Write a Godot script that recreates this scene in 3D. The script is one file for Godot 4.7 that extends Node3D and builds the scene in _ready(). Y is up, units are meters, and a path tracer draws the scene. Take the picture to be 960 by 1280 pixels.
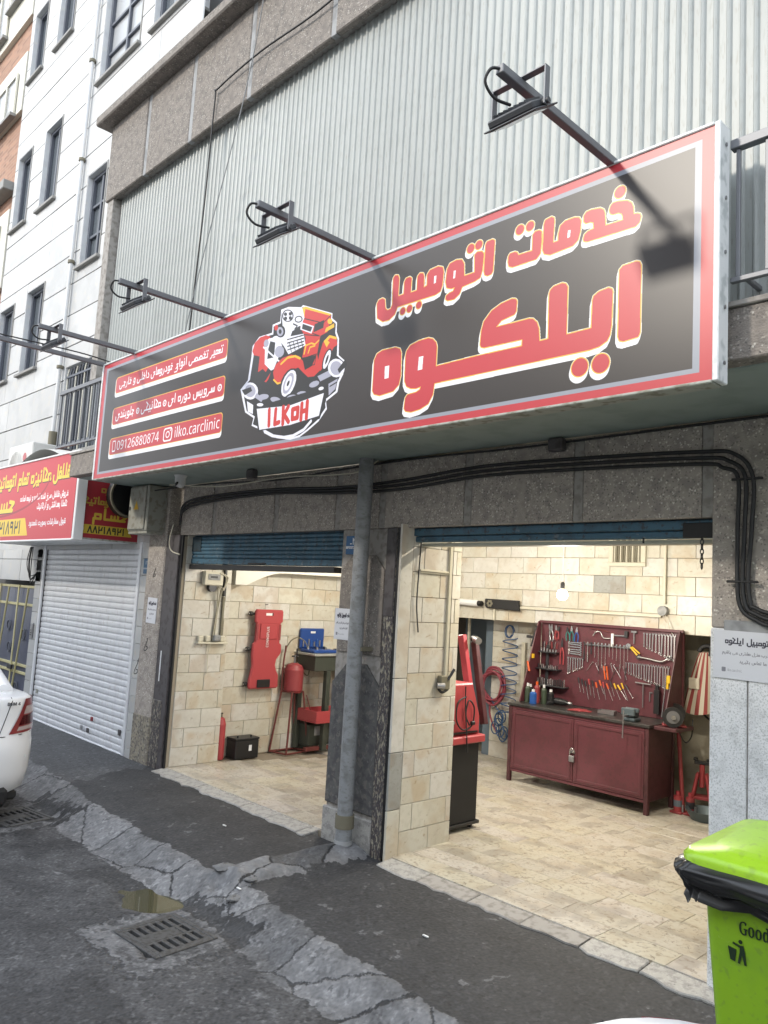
extends Node3D
# A car workshop on a city street: a big printed sign under floodlights, two open bays with tiled walls, tools and a workbench.
# World: x along the facade, y up, facade plane at z = 0, street at +z, metres.

var M := {}
var boxes := {}
var rng := RandomNumberGenerator.new()

# ---------------------------------------------------------------- mesh builder
class MB:
	var v := PackedVector3Array()
	var n := PackedVector3Array()
	var t := PackedVector2Array()
	var c := PackedColorArray()
	var use_c := false
	func tri(a: Vector3, b: Vector3, d: Vector3, na: Vector3, nb := Vector3.INF, nd := Vector3.INF, ta := Vector2.ZERO, tb := Vector2.ZERO, td := Vector2.ZERO):
		if nb == Vector3.INF:
			nb = na
			nd = na
		if (b - a).cross(d - a).dot(na + nb + nd) > 0.0:   # clockwise seen from outside
			v.append_array([a, d, b]); n.append_array([na, nd, nb]); t.append_array([ta, td, tb])
		else:
			v.append_array([a, b, d]); n.append_array([na, nb, nd]); t.append_array([ta, tb, td])
	func quad(a: Vector3, b: Vector3, d: Vector3, e: Vector3, out := Vector3.ZERO, uv := false):
		var m := (b - a).cross(d - a)
		if m.length_squared() < 1e-16:
			m = (d - a).cross(e - a)
		m = m.normalized()
		if out != Vector3.ZERO and m.dot(out) < 0:
			m = -m
		if uv:
			tri(a, b, d, m, m, m, Vector2(0, 1), Vector2(1, 1), Vector2(1, 0)); tri(a, d, e, m, m, m, Vector2(0, 1), Vector2(1, 0), Vector2(0, 0))
		else:
			tri(a, b, d, m); tri(a, d, e, m)
	func box(at: Vector3, s: Vector3, b := 0.003, xf := Transform3D()):
		var h := s * 0.5
		b = minf(b, minf(h.x, minf(h.y, h.z)) * 0.9)
		for ax in 3:
			for sg in [-1.0, 1.0]:
				var u := (ax + 1) % 3
				var w := (ax + 2) % 3
				var p := []
				for k in [[-1, -1], [1, -1], [1, 1], [-1, 1]]:
					var q := Vector3.ZERO
					q[ax] = sg * h[ax]; q[u] = k[0] * (h[u] - b); q[w] = k[1] * (h[w] - b)
					p.append(xf * (at + q))
				var o := Vector3.ZERO
				o[ax] = sg
				quad(p[0], p[1], p[2], p[3], xf.basis * o)
		if b <= 0.0:
			return
		for ax in 3:
			var u := (ax + 1) % 3
			var w := (ax + 2) % 3
			for su in [-1.0, 1.0]:
				for sw in [-1.0, 1.0]:
					var p := []
					for k in [[-1, 0], [1, 0], [1, 1], [-1, 1]]:
						var q := Vector3.ZERO
						q[ax] = k[0] * (h[ax] - b)
						q[u] = su * (h[u] - (b if k[1] else 0.0)); q[w] = sw * (h[w] - (0.0 if k[1] else b))
						p.append(xf * (at + q))
					var o := Vector3.ZERO
					o[u] = su; o[w] = sw
					quad(p[0], p[1], p[2], p[3], xf.basis * o)
		for sx in [-1.0, 1.0]:
			for sy in [-1.0, 1.0]:
				for sz in [-1.0, 1.0]:
					var o := Vector3(sx, sy, sz)
					var a := xf * (at + Vector3(sx * h.x, sy * (h.y - b), sz * (h.z - b)))
					var d := xf * (at + Vector3(sx * (h.x - b), sy * h.y, sz * (h.z - b)))
					var e := xf * (at + Vector3(sx * (h.x - b), sy * (h.y - b), sz * h.z))
					tri(a, d, e, (xf.basis * o).normalized())
	func tube(pts: Array, r, sides := 8, closed := false):
		var k := pts.size()
		var rings := []
		var up := Vector3.UP
		var last := Vector3.ZERO
		for i in k:
			var a: Vector3 = pts[(i - 1 + k) % k] if closed or i > 0 else pts[0]
			var b: Vector3 = pts[(i + 1) % k] if closed or i < k - 1 else pts[k - 1]
			var d := (b - a).normalized()
			if i == 0:
				up = Vector3.UP if absf(d.y) < 0.9 else Vector3.RIGHT
			else:
				up = up - d * up.dot(d)
			var s := d.cross(up).normalized()
			up = s.cross(d).normalized()
			last = d
			var ring := []
			var rad: float = r[i] if r is Array else r
			for j in sides:
				var g := TAU * j / sides
				ring.append([pts[i] + (s * cos(g) + up * sin(g)) * rad, s * cos(g) + up * sin(g)])
			rings.append(ring)
		for i in (k if closed else k - 1):
			var A: Array = rings[i]
			var B: Array = rings[(i + 1) % k]
			for j in sides:
				var j2 := (j + 1) % sides
				tri(A[j][0], A[j2][0], B[j2][0], A[j][1], A[j2][1], B[j2][1])
				tri(A[j][0], B[j2][0], B[j][0], A[j][1], B[j2][1], B[j][1])
		if not closed:
			for e in [0, k - 1]:
				var d2: Vector3 = (pts[0] - pts[1]).normalized() if e == 0 else (pts[k - 1] - pts[k - 2]).normalized()
				for j in range(1, sides - 1):
					tri(rings[e][0][0], rings[e][j][0], rings[e][j + 1][0], d2)
	func lathe(prof: Array, sides := 20, xf := Transform3D()):
		for i in prof.size() - 1:
			var a: Vector2 = prof[i]
			var b: Vector2 = prof[i + 1]
			var d := b - a
			var nn := Vector2(d.y, -d.x).normalized()
			for j in sides:
				var g := TAU * j / sides
				var g2 := TAU * (j + 1) / sides
				var p := func(q: Vector2, ang: float): return xf * Vector3(q.x * cos(ang), q.y, q.x * sin(ang))
				var nm := func(ang: float): return (xf.basis * Vector3(nn.x * cos(ang), nn.y, nn.x * sin(ang))).normalized()
				if a.x > 1e-5:
					tri(p.call(a, g), p.call(a, g2), p.call(b, g2), nm.call(g), nm.call(g2), nm.call(g2))
				if b.x > 1e-5:
					tri(p.call(a, g), p.call(b, g2), p.call(b, g), nm.call(g), nm.call(g2), nm.call(g))
	func prism(poly: PackedVector2Array, z0: float, z1: float, xf := Transform3D(), bevel := 0.0):
		if Geometry2D.is_polygon_clockwise(poly):
			poly = poly.duplicate()
			poly.reverse()
		var inner := poly
		if bevel > 0.0:
			var off := Geometry2D.offset_polygon(poly, -bevel, Geometry2D.JOIN_MITER)
			if off.size() == 1 and off[0].size() == poly.size():
				var o: PackedVector2Array = off[0]
				if Geometry2D.is_polygon_clockwise(o):
					o.reverse()
				var best := 0   # line the inner outline up with the outer one
				for i in o.size():
					if o[i].distance_to(poly[0]) < o[best].distance_to(poly[0]):
						best = i
				inner = PackedVector2Array()
				for i in o.size():
					inner.append(o[(best + i) % o.size()])
			else:
				bevel = 0.0
		var idx := Geometry2D.triangulate_polygon(inner)
		var nz := (xf.basis * Vector3(0, 0, 1)).normalized()
		for i in range(0, idx.size(), 3):
			var p := []
			for j in 3:
				p.append(inner[idx[i + j]])
			tri(xf * Vector3(p[0].x, p[0].y, z1), xf * Vector3(p[1].x, p[1].y, z1), xf * Vector3(p[2].x, p[2].y, z1), nz)
			tri(xf * Vector3(p[0].x, p[0].y, z0), xf * Vector3(p[1].x, p[1].y, z0), xf * Vector3(p[2].x, p[2].y, z0), -nz)
		var k := poly.size()
		for i in k:
			var a := poly[i]
			var b := poly[(i + 1) % k]
			var o2 := Vector2((b - a).y, -(b - a).x).normalized()
			var o3 := (xf.basis * Vector3(o2.x, o2.y, 0)).normalized()
			var ai := inner[i]
			var bi := inner[(i + 1) % k]
			if bevel > 0.0:
				quad(xf * Vector3(a.x, a.y, z0 + bevel), xf * Vector3(b.x, b.y, z0 + bevel), xf * Vector3(b.x, b.y, z1 - bevel), xf * Vector3(a.x, a.y, z1 - bevel), o3)
				quad(xf * Vector3(a.x, a.y, z1 - bevel), xf * Vector3(b.x, b.y, z1 - bevel), xf * Vector3(bi.x, bi.y, z1), xf * Vector3(ai.x, ai.y, z1), o3 + nz)
				quad(xf * Vector3(a.x, a.y, z0 + bevel), xf * Vector3(b.x, b.y, z0 + bevel), xf * Vector3(bi.x, bi.y, z0), xf * Vector3(ai.x, ai.y, z0), o3 - nz)
			else:
				quad(xf * Vector3(a.x, a.y, z0), xf * Vector3(b.x, b.y, z0), xf * Vector3(b.x, b.y, z1), xf * Vector3(a.x, a.y, z1), o3)
	# a smooth sheet through f(i, j); hint tells the outside; col gives a colour per point
	func sheet(nu: int, nv: int, f: Callable, hint: Callable, col = null):
		var p := []
		for i in nu + 1:
			var row := PackedVector3Array()
			for j in nv + 1:
				row.append(f.call(i, j))
			p.append(row)
		var nn := []
		for i in nu + 1:
			var row := PackedVector3Array()
			for j in nv + 1:
				var du: Vector3 = p[mini(i + 1, nu)][j] - p[maxi(i - 1, 0)][j]
				var dv: Vector3 = p[i][mini(j + 1, nv)] - p[i][maxi(j - 1, 0)]
				var m := du.cross(dv).normalized()
				if m.dot(hint.call(p[i][j])) < 0:
					m = -m
				row.append(m)
			nn.append(row)
		use_c = use_c or col != null
		for i in nu:
			for j in nv:
				for q in [[[i, j], [i + 1, j], [i + 1, j + 1]], [[i, j], [i + 1, j + 1], [i, j + 1]]]:
					var P := []
					for w in q:
						P.append([p[w[0]][w[1]], nn[w[0]][w[1]], Vector2(float(w[0]) / nu, float(w[1]) / nv)])
					var before := v.size()
					tri(P[0][0], P[1][0], P[2][0], P[0][1], P[1][1], P[2][1], P[0][2], P[1][2], P[2][2])
					if col != null:
						for e in range(before, v.size()):
							c.append(col.call(v[e]))
	func mesh() -> ArrayMesh:
		var a := []
		a.resize(Mesh.ARRAY_MAX)
		a[Mesh.ARRAY_VERTEX] = v
		a[Mesh.ARRAY_NORMAL] = n
		a[Mesh.ARRAY_TEX_UV] = t
		if use_c:
			a[Mesh.ARRAY_COLOR] = c
		var m := ArrayMesh.new()
		m.add_surface_from_arrays(Mesh.PRIMITIVE_TRIANGLES, a)
		return m

# ---------------------------------------------------------------- nodes
func thing(called: String, label: String, category: String, at := Vector3.ZERO, turn := 0.0, group := "", kind := "") -> Node3D:
	var o := Node3D.new()
	o.name = called
	add_child(o, true)
	o.position = at
	o.rotation.y = turn
	return tag(o, label, category, group, kind)

func tag(o: Node3D, label: String, category: String, group := "", kind := "") -> Node3D:
	if label: o.set_meta("label", label)
	if category: o.set_meta("category", category)
	if group: o.set_meta("group", group)
	if kind: o.set_meta("kind", kind)
	return o

func obj(called: String, what, m: Material, parent: Node3D = self, at := Vector3.ZERO, rot := Vector3.ZERO) -> MeshInstance3D:
	var o := MeshInstance3D.new()
	o.name = called
	o.mesh = what.mesh() if what is MB else what
	o.material_override = m
	o.position = at
	o.rotation = rot
	parent.add_child(o, true)
	return o

func box(s: Vector3, b := 0.003) -> ArrayMesh:
	var k := "%.4f %.4f %.4f %.4f" % [s.x, s.y, s.z, b]
	if not boxes.has(k):
		var m := MB.new()
		m.box(Vector3.ZERO, s, b)
		boxes[k] = m.mesh()
	return boxes[k]

func bar(called: String, from: Vector3, to: Vector3, m: Material, parent: Node3D = self, b := 0.003) -> MeshInstance3D:
	return obj(called, box((to - from).abs(), b), m, parent, (from + to) * 0.5)

func beam(called: String, a: Vector3, b: Vector3, w: float, d: float, m: Material, parent: Node3D) -> MeshInstance3D:
	var y := (b - a).normalized()
	var x := y.cross(Vector3(0, 0, 1)).normalized()
	var o := obj(called, box(Vector3(w, a.distance_to(b), d), 0.004), m, parent)
	o.transform = Transform3D(Basis(x, y, x.cross(y)), (a + b) / 2)
	return o

func rod(called: String, pts: Array, r, m: Material, parent: Node3D = self, sides := 8, closed := false) -> MeshInstance3D:
	var b := MB.new()
	b.tube(pts, r, sides, closed)
	return obj(called, b, m, parent)

func smooth(pts: Array, steps := 6) -> Array:
	var out := []
	for i in pts.size() - 1:
		var p0: Vector3 = pts[maxi(i - 1, 0)]
		var p1: Vector3 = pts[i]
		var p2: Vector3 = pts[i + 1]
		var p3: Vector3 = pts[mini(i + 2, pts.size() - 1)]
		for s in steps:
			out.append(p1.cubic_interpolate(p2, p0, p3, float(s) / steps))
	out.append(pts[-1])
	return out

# ---------------------------------------------------------------- materials
func lin(r: float, g: float, b: float) -> Color:
	return Color(r, g, b).linear_to_srgb()

func mat(key: String, col: Color, rough := 0.7, metal := 0.0, tex: Texture2D = null, scale := 1.0, bump: Texture2D = null, depth := 0.1) -> StandardMaterial3D:
	var m := StandardMaterial3D.new()
	m.resource_name = key
	m.albedo_color = lin(col.r, col.g, col.b)
	m.roughness = rough
	m.metallic = metal
	m.uv1_triplanar = tex != null or bump != null
	m.uv1_world_triplanar = m.uv1_triplanar
	m.uv1_scale = Vector3.ONE * scale
	if tex: m.albedo_texture = tex
	if bump:
		m.heightmap_enabled = true
		m.heightmap_texture = bump
		m.heightmap_scale = depth
	M[key] = m
	return m

func noise_bytes(kind: String, sd: int, freq: float, size: int, oct := 4) -> PackedByteArray:
	var f := FastNoiseLite.new()
	f.seed = sd
	f.frequency = freq
	f.fractal_octaves = oct
	match kind:
		"fbm": f.noise_type = FastNoiseLite.TYPE_SIMPLEX_SMOOTH
		"ridge":
			f.noise_type = FastNoiseLite.TYPE_SIMPLEX_SMOOTH
			f.fractal_type = FastNoiseLite.FRACTAL_RIDGED
			f.domain_warp_enabled = true
			f.domain_warp_amplitude = 28.0
			f.domain_warp_frequency = 0.012
		"cell":
			f.noise_type = FastNoiseLite.TYPE_CELLULAR
			f.cellular_return_type = FastNoiseLite.RETURN_CELL_VALUE
			f.fractal_type = FastNoiseLite.FRACTAL_NONE
		"dist":
			f.noise_type = FastNoiseLite.TYPE_CELLULAR
			f.cellular_return_type = FastNoiseLite.RETURN_DISTANCE
			f.fractal_type = FastNoiseLite.FRACTAL_NONE
	var im := f.get_seamless_image(size, size)
	im.convert(Image.FORMAT_L8)
	return im.get_data()

# layers: [kind, seed, frequency, low, high, linear colour, amount, octaves]
func layered(size: int, base: Color, layers: Array) -> ImageTexture:
	var r := PackedFloat32Array()
	r.resize(size * size)
	var g := r.duplicate()
	var b := r.duplicate()
	r.fill(base.r); g.fill(base.g); b.fill(base.b)
	for L in layers:
		var by := noise_bytes(L[0], L[1], L[2], size, L[7] if L.size() > 7 else 4)
		var lut := PackedFloat32Array()
		for i in 256:
			lut.append(smoothstep(L[3], L[4], i / 255.0) * L[6])
		var col: Color = L[5]
		for i in size * size:
			var k := lut[by[i]]
			if k > 0.003:
				r[i] += (col.r - r[i]) * k
				g[i] += (col.g - g[i]) * k
				b[i] += (col.b - b[i]) * k
	var out := PackedByteArray()
	out.resize(size * size * 3)
	var to8 := PackedByteArray()
	for i in 1025:
		to8.append(int(round(Color(i / 1024.0, 0, 0).linear_to_srgb().r * 255)))
	for i in size * size:
		out[i * 3] = to8[int(clampf(r[i], 0, 1) * 1024)]
		out[i * 3 + 1] = to8[int(clampf(g[i], 0, 1) * 1024)]
		out[i * 3 + 2] = to8[int(clampf(b[i], 0, 1) * 1024)]
	return ImageTexture.create_from_image(Image.create_from_data(size, size, false, Image.FORMAT_RGB8, out))

func grey_tex(kind: String, sd: int, freq: float, size := 512, oct := 4) -> ImageTexture:
	return ImageTexture.create_from_image(Image.create_from_data(size, size, false, Image.FORMAT_L8, noise_bytes(kind, sd, freq, size, oct)))

# ---------------------------------------------------------------- printing: vector shapes filled into an image
class Sheet:
	var im: Image
	var s: float          # pixels per unit
	var h: int
	func _init(w_units: float, h_units: float, px: float, col: Color):
		s = px
		h = int(round(h_units * px))
		im = Image.create(int(round(w_units * px)), h, false, Image.FORMAT_RGB8)
		im.fill(col.linear_to_srgb())
	# even-odd fill of closed outlines, y up
	func fill(outlines: Array, col: Color):
		var c := col.linear_to_srgb()
		var lo := 1e9
		var hi := -1e9
		var polys := []
		for o in outlines:
			var q := PackedVector2Array()
			for p in o:
				q.append(Vector2(p.x * s, h - p.y * s))
				lo = minf(lo, h - p.y * s)
				hi = maxf(hi, h - p.y * s)
			polys.append(q)
		for y in range(maxi(0, int(lo)), mini(h, int(hi) + 1)):
			var yc := y + 0.5
			var xs := []
			for q: PackedVector2Array in polys:
				var k := q.size()
				for i in k:
					var a := q[i]
					var b := q[(i + 1) % k]
					if (a.y <= yc) != (b.y <= yc):
						xs.append(a.x + (yc - a.y) / (b.y - a.y) * (b.x - a.x))
			xs.sort()
			for i in range(0, xs.size() - 1, 2):
				var x0 := int(round(xs[i]))
				var x1 := int(round(xs[i + 1]))
				if x1 > x0:
					im.fill_rect(Rect2i(x0, y, x1 - x0, 1), c)
	func rect(x0: float, y0: float, x1: float, y1: float, col: Color, r := 0.0):
		var p := PackedVector2Array()
		if r <= 0.0:
			p = PackedVector2Array([Vector2(x0, y0), Vector2(x1, y0), Vector2(x1, y1), Vector2(x0, y1)])
		else:
			for k in [[x1 - r, y0 + r, -90.0], [x1 - r, y1 - r, 0.0], [x0 + r, y1 - r, 90.0], [x0 + r, y0 + r, 180.0]]:
				for i in 7:
					p.append(Vector2(k[0], k[1]) + Vector2.from_angle(deg_to_rad(k[2] + i * 15.0)) * r)
		fill([p], col)
	func disc(c: Vector2, r: float, col: Color, ry := -1.0):
		var p := PackedVector2Array()
		for i in 28:
			p.append(c + Vector2(cos(TAU * i / 28), sin(TAU * i / 28)) * Vector2(r, r if ry < 0 else ry))
		fill([p], col)
	func stroke(pts: PackedVector2Array, w: float, col: Color):
		for o in Geometry2D.offset_polyline(PackedVector2Array(Array(pts).map(func(p): return p * 1000.0)), w * 500.0, Geometry2D.JOIN_ROUND, Geometry2D.END_ROUND):
			fill([PackedVector2Array(Array(o).map(func(p): return p / 1000.0))] , col) if not Geometry2D.is_polygon_clockwise(o) else null
	func strokes(list: Array, w: float, col: Color):
		# strokes that cross are filled one by one; a closed stroke keeps its hole
		for pts in list:
			var outs := []
			for o in Geometry2D.offset_polyline(PackedVector2Array(Array(pts).map(func(p): return p * 1000.0)), w * 500.0, Geometry2D.JOIN_ROUND, Geometry2D.END_ROUND):
				outs.append(PackedVector2Array(Array(o).map(func(p): return p / 1000.0)))
			fill(outs, col)
	# Latin lettering, scaled to the width asked for
	func latin(text: String, at: Vector2, height: float, width: float, col: Color, bold := false, serif := false, turn := 0.0):
		var f := SystemFont.new()
		f.font_names = PackedStringArray(["Droid Serif" if serif else "Droid Sans"])
		f.font_weight = 700 if bold else 400
		var tm := TextMesh.new()
		tm.font = f
		tm.text = text
		tm.font_size = 64
		tm.pixel_size = 0.01
		tm.depth = 0.0
		tm.curve_step = 1.0
		tm.horizontal_alignment = HORIZONTAL_ALIGNMENT_LEFT
		tm.vertical_alignment = VERTICAL_ALIGNMENT_BOTTOM
		var a := tm.get_mesh_arrays()
		var v: PackedVector3Array = a[Mesh.ARRAY_VERTEX]
		var ix: PackedInt32Array = a[Mesh.ARRAY_INDEX] if a[Mesh.ARRAY_INDEX] != null else PackedInt32Array(range(v.size()))
		if v.is_empty():
			return
		var lo := Vector3.INF
		var hi := -Vector3.INF
		for p in v:
			lo = lo.min(p)
			hi = hi.max(p)
		var k := Vector2(width / (hi.x - lo.x), height / (hi.y - lo.y))
		for i in range(0, ix.size(), 3):
			var q := PackedVector2Array()
			for j in 3:
				var p := v[ix[i + j]]
				q.append(at + (Vector2(p.x - lo.x, p.y - lo.y) * k).rotated(turn))
			fill([q], col)
	# Persian lettering written with a round pen; at = right end of the baseline, u = height of a tooth letter
	func persian(text: String, at: Vector2, u: float, pen: float, col: Color, width := 0.0):
		var lines := []
		var dots := []
		var x := 0.0
		var k := text.length()
		for i in k:
			var ch := text[i]
			if ch == " ":
				x += 0.55
				continue
			var jp := i > 0 and Pen.joins(text[i - 1]) and Pen.is_letter(ch)
			var jn := Pen.joins(ch) and i < k - 1 and Pen.is_letter(text[i + 1])
			var g := Pen.glyph(ch, jp, jn)
			for st in g[0]:
				var q := PackedVector2Array()
				for p in st:
					q.append(Vector2(-(x + p.x), p.y))
				lines.append(q)
			for d in g[1]:
				dots.append(Vector2(-(x + d.x), d.y))
			x += g[2]
		var sx := u if width <= 0.0 else width / x
		for q in lines:
			var z := PackedVector2Array()
			for p in q:
				z.append(at + Vector2(p.x * sx, p.y * u))
			strokes([z], pen, col)
		for d in dots:
			disc(at + Vector2(d.x * sx, d.y * u), pen * 0.62, col)
	func texture() -> ImageTexture:
		return ImageTexture.create_from_image(im)

class Pen:
	static func is_letter(c: String) -> bool:
		return "ابپتثجچحخدذرزژسشصضطظعغفقکگلمنوهیئ".contains(c)
	static func joins(c: String) -> bool:
		return is_letter(c) and not "ادذرزژو".contains(c)
	static func P(a: Array) -> PackedVector2Array:
		var r := PackedVector2Array()
		for i in range(0, a.size(), 2):
			r.append(Vector2(a[i], a[i + 1]))
		return r
	# strokes and dots, x running leftwards from the letter's right edge; returns [strokes, dots, width]
	static func glyph(c: String, jp: bool, jn: bool) -> Array:
		var s := []
		var d := []
		var w := 0.8
		var up := 1.35
		match c:
			"ا":
				if jp:
					s = [P([0, 0, 0.35, 0, 0.35, 1.7])]; w = 0.65
				else:
					s = [P([0.25, 0, 0.25, 1.7])]; w = 0.55
			"ب", "پ", "ت", "ث", "ن", "ی", "ئ":
				var cx := 0.35
				if jn:
					s = [P([0, 0, 0.7, 0]), P([0.35, 0, 0.35, 0.85])] if jp else [P([0.3, 0.85, 0.3, 0, 0.7, 0])]
					w = 0.7
				elif c == "ن":
					s = [P([0, 0, 0.15, 0, 0.15, -0.25, 0.45, -0.6, 0.9, -0.6, 1.15, -0.3, 1.15, 0.5])] if jp else [P([0.15, 0.6, 0.15, -0.25, 0.45, -0.6, 0.9, -0.6, 1.15, -0.3, 1.15, 0.5])]
					w = 1.35; cx = 0.65; up = 0.6
				elif c == "ی" or c == "ئ":
					s = [P([0, 0, 0.5, 0, 0.55, -0.3, 0.85, -0.6, 1.25, -0.6, 1.45, -0.3, 1.45, 0.3])] if jp else [P([0.15, 0.75, 0.6, 0.75, 0.25, 0.2, 0.55, 0, 0.6, -0.4, 0.9, -0.6, 1.25, -0.6, 1.45, -0.3, 1.45, 0.3])]
					w = 1.6
				else:
					s = [P([0, 0, 1.5, 0, 1.5, 0.75])] if jp else [P([0.15, 0.75, 0.15, 0, 1.5, 0, 1.5, 0.75])]
					w = 1.7; cx = 0.8; up = 0.85
				match c:
					"ب": d = [Vector2(cx, -0.5)]
					"پ": d = [Vector2(cx - 0.22, -0.45), Vector2(cx + 0.22, -0.45), Vector2(cx, -0.8)]
					"ت": d = [Vector2(cx - 0.2, up), Vector2(cx + 0.2, up)]
					"ث": d = [Vector2(cx - 0.2, up), Vector2(cx + 0.2, up), Vector2(cx, up + 0.35)]
					"ن": d = [Vector2(cx, up)]
					"ی": d = [Vector2(cx - 0.2, -0.5), Vector2(cx + 0.2, -0.5)] if jn else []
					"ئ": d = [Vector2(cx, up)]
			"د", "ذ":
				s = [P([0.5, 1.05, 0.2, 0.55, 0.2, 0, 0.8, 0])]
				if jp: s.append(P([0, 0, 0.3, 0]))
				if c == "ذ": d = [Vector2(0.4, 1.5)]
				w = 0.95
			"ر", "ز", "ژ":
				s = [P([0, 0, 0.25, 0, 0.4, -0.4, 0.75, -0.6])] if jp else [P([0.2, 0.6, 0.25, 0, 0.4, -0.4, 0.75, -0.6])]
				if c == "ز": d = [Vector2(0.3, 1.1)]
				w = 0.8
			"و":
				s = [P([0.15, 0.4, 0.2, 0.85, 0.65, 0.85, 0.7, 0, 0.2, 0.0, 0.15, 0.4]), P([0.15, 0.4, 0.18, -0.25, 0.45, -0.6, 0.85, -0.6])]
				w = 0.95
			"م":
				s = [P([0.12, 0, 0.12, 0.75, 0.68, 0.75, 0.68, 0, 0.12, 0])]
				s.append(P([0, 0, 0.8, 0]) if jn else P([0 if jp else 0.12, 0, 0.82, 0, 0.82, -0.9]))
				w = 0.8 if jn else 1.0
			"ه":
				s = [P([0.12, 0, 0.12, 0.85, 0.72, 0.85, 0.72, 0, 0.12, 0])]
				if jn:
					s.append(P([0.42, 0, 0.42, 0.85])); s.append(P([0, 0, 0.9, 0]))
				elif jp:
					s.append(P([0, 0, 0.3, 0]))
				w = 0.9
			"ل":
				if jn:
					s = [P([0 if jp else 0.25, 0, 0.6, 0]), P([0.25, 0, 0.25, 1.7])]; w = 0.6
				else:
					s = [P([0.2, 1.7, 0.2, -0.25, 0.5, -0.6, 0.9, -0.6, 1.15, -0.3, 1.15, 0.35])]
					if jp: s.append(P([0, 0, 0.2, 0]))
					w = 1.35
			"س", "ش":
				s = [P([0 if jp else 0.15, 0, 1.2 if jn else 1.0, 0]), P([0.15, 0.75, 0.15, 0]), P([0.5, 0.65, 0.5, 0]), P([0.85, 0.65, 0.85, 0])]
				w = 1.2
				if not jn:
					s.append(P([0.95, 0.65, 0.95, -0.3, 1.2, -0.6, 1.6, -0.6, 1.8, -0.3, 1.8, 0.4])); w = 2.0
				if c == "ش": d = [Vector2(0.3, 1.2), Vector2(0.7, 1.2), Vector2(0.5, 1.55)]
			"ص", "ض":
				s = [P([0.1, 0, 0.35, 0.65, 0.8, 0.75, 0.95, 0.35, 0.85, 0, 0.1, 0])]
				s.append(P([0.85, 0, 1.15, 0, 1.15, 0.5, 1.15, 0, 1.4, 0]) if jn else P([0.85, 0, 1.1, 0.4, 1.1, -0.3, 1.4, -0.6, 1.8, -0.3, 1.8, 0.4]))
				if jp: s.append(P([0, 0, 0.2, 0]))
				w = 1.4 if jn else 2.0
			"ط", "ظ":
				s = [P([0, 0, 1.0, 0]), P([0.15, 0, 0.4, 0.65, 0.75, 0.65, 0.85, 0]), P([0.2, 0, 0.2, 1.6])]; w = 1.0
			"ع", "غ":
				if jn and jp:
					s = [P([0, 0, 0.75, 0]), P([0.35, 0, 0.12, 0.65, 0.62, 0.65, 0.35, 0])]; w = 0.75
				elif jn:
					s = [P([0.3, 0.95, 0.65, 0.95, 0.75, 0.55, 0.5, 0.3]), P([0.6, 0.42, 0.2, 0.0, 0.95, 0])]; w = 0.95
				else:
					s = [P([0.15, 0.75, 0.6, 0.75, 0.3, 0.1, 0.85, -0.2]), P([0.5, 0.2, 0.15, -0.4, 0.45, -0.9, 1.2, -0.9])]; w = 1.3
				if c == "غ": d = [Vector2(0.4, 1.35)]
			"ح", "خ", "ج", "چ":
				if jn:
					s = [P([0.75, 0.9, 0.2, 0.75, 0.75, 0.0, 0.95, 0])]
					s.append(P([0 if jp else 0.35, 0, 0.8, 0])); w = 0.95
				else:
					s = [P([0.9, 0.65, 0.15, 0.65, 0.8, 0.25, 0.35, -0.3, 0.5, -0.8, 1.15, -0.8])]; w = 1.25
					if jp: s.append(P([0, 0, 0.5, 0]))
				match c:
					"خ": d = [Vector2(0.5, 1.3)]
					"ج": d = [Vector2(0.55, -0.42)]
					"چ": d = [Vector2(0.4, -0.4), Vector2(0.75, -0.4), Vector2(0.57, -0.75)]
			"ف", "ق":
				s = [P([0.12, 0.1, 0.12, 0.8, 0.6, 0.8, 0.6, 0.1, 0.12, 0.1])]
				if jn:
					s.append(P([0, 0, 0.8, 0])); w = 0.8
				elif c == "ق":
					s.append(P([0.15, 0.1, 0.2, -0.4, 0.5, -0.6, 0.9, -0.6, 1.1, -0.2, 1.1, 0.4])); w = 1.3
				else:
					s.append(P([0.12, 0.0, 1.6, 0, 1.6, 0.5])); w = 1.8
				d = [Vector2(0.36, 1.3)] if c == "ف" else [Vector2(0.2, 1.3), Vector2(0.55, 1.3)]
			"ک", "گ":
				s = [P([0.8, 1.65, 0.25, 1.1, 0.6, 0.55, 0.6, 0]), P([0 if jp else 0.2, 0, 0.85, 0])]; w = 0.85
				if not jn:
					s.append(P([0.6, 0, 1.5, 0, 1.5, 0.6])); w = 1.7
			# digits, already in reading order from the right
			"۱": s = [P([0.3, 0, 0.35, 1.5])]; w = 0.6
			"۲": s = [P([0.45, 0, 0.55, 1.5, 0.3, 0.95, 0.1, 1.4])]; w = 0.75
			"۴": s = [P([0.6, 0, 0.65, 1.5]), P([0.6, 0.7, 0.15, 0.75, 0.2, 1.1, 0.1, 1.4])]; w = 0.85
			"۸": s = [P([0.1, 0, 0.4, 1.5, 0.7, 0])]; w = 0.85
			"۹": s = [P([0.2, 0, 0.25, 1.4, 0.65, 1.4, 0.65, 0.8, 0.25, 0.85])]; w = 0.85
			"•":
				var ring := PackedVector2Array()
				for i in 13: ring.append(Vector2(0.5 + 0.42 * cos(TAU * i / 12), 0.35 + 0.55 * sin(TAU * i / 12)))
				s = [ring]; d = [Vector2(0.5, 0.35)]; w = 1.1
			_: s = [P([0.2, 0.1, 0.5, 0.1])]; w = 0.7
		return [s, d, w]

func print_mat(key: String, sh: Sheet, rough := 0.5) -> StandardMaterial3D:
	var m := StandardMaterial3D.new()
	m.resource_name = key
	m.albedo_texture = sh.texture()
	m.roughness = rough
	M[key] = m
	return m

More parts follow.
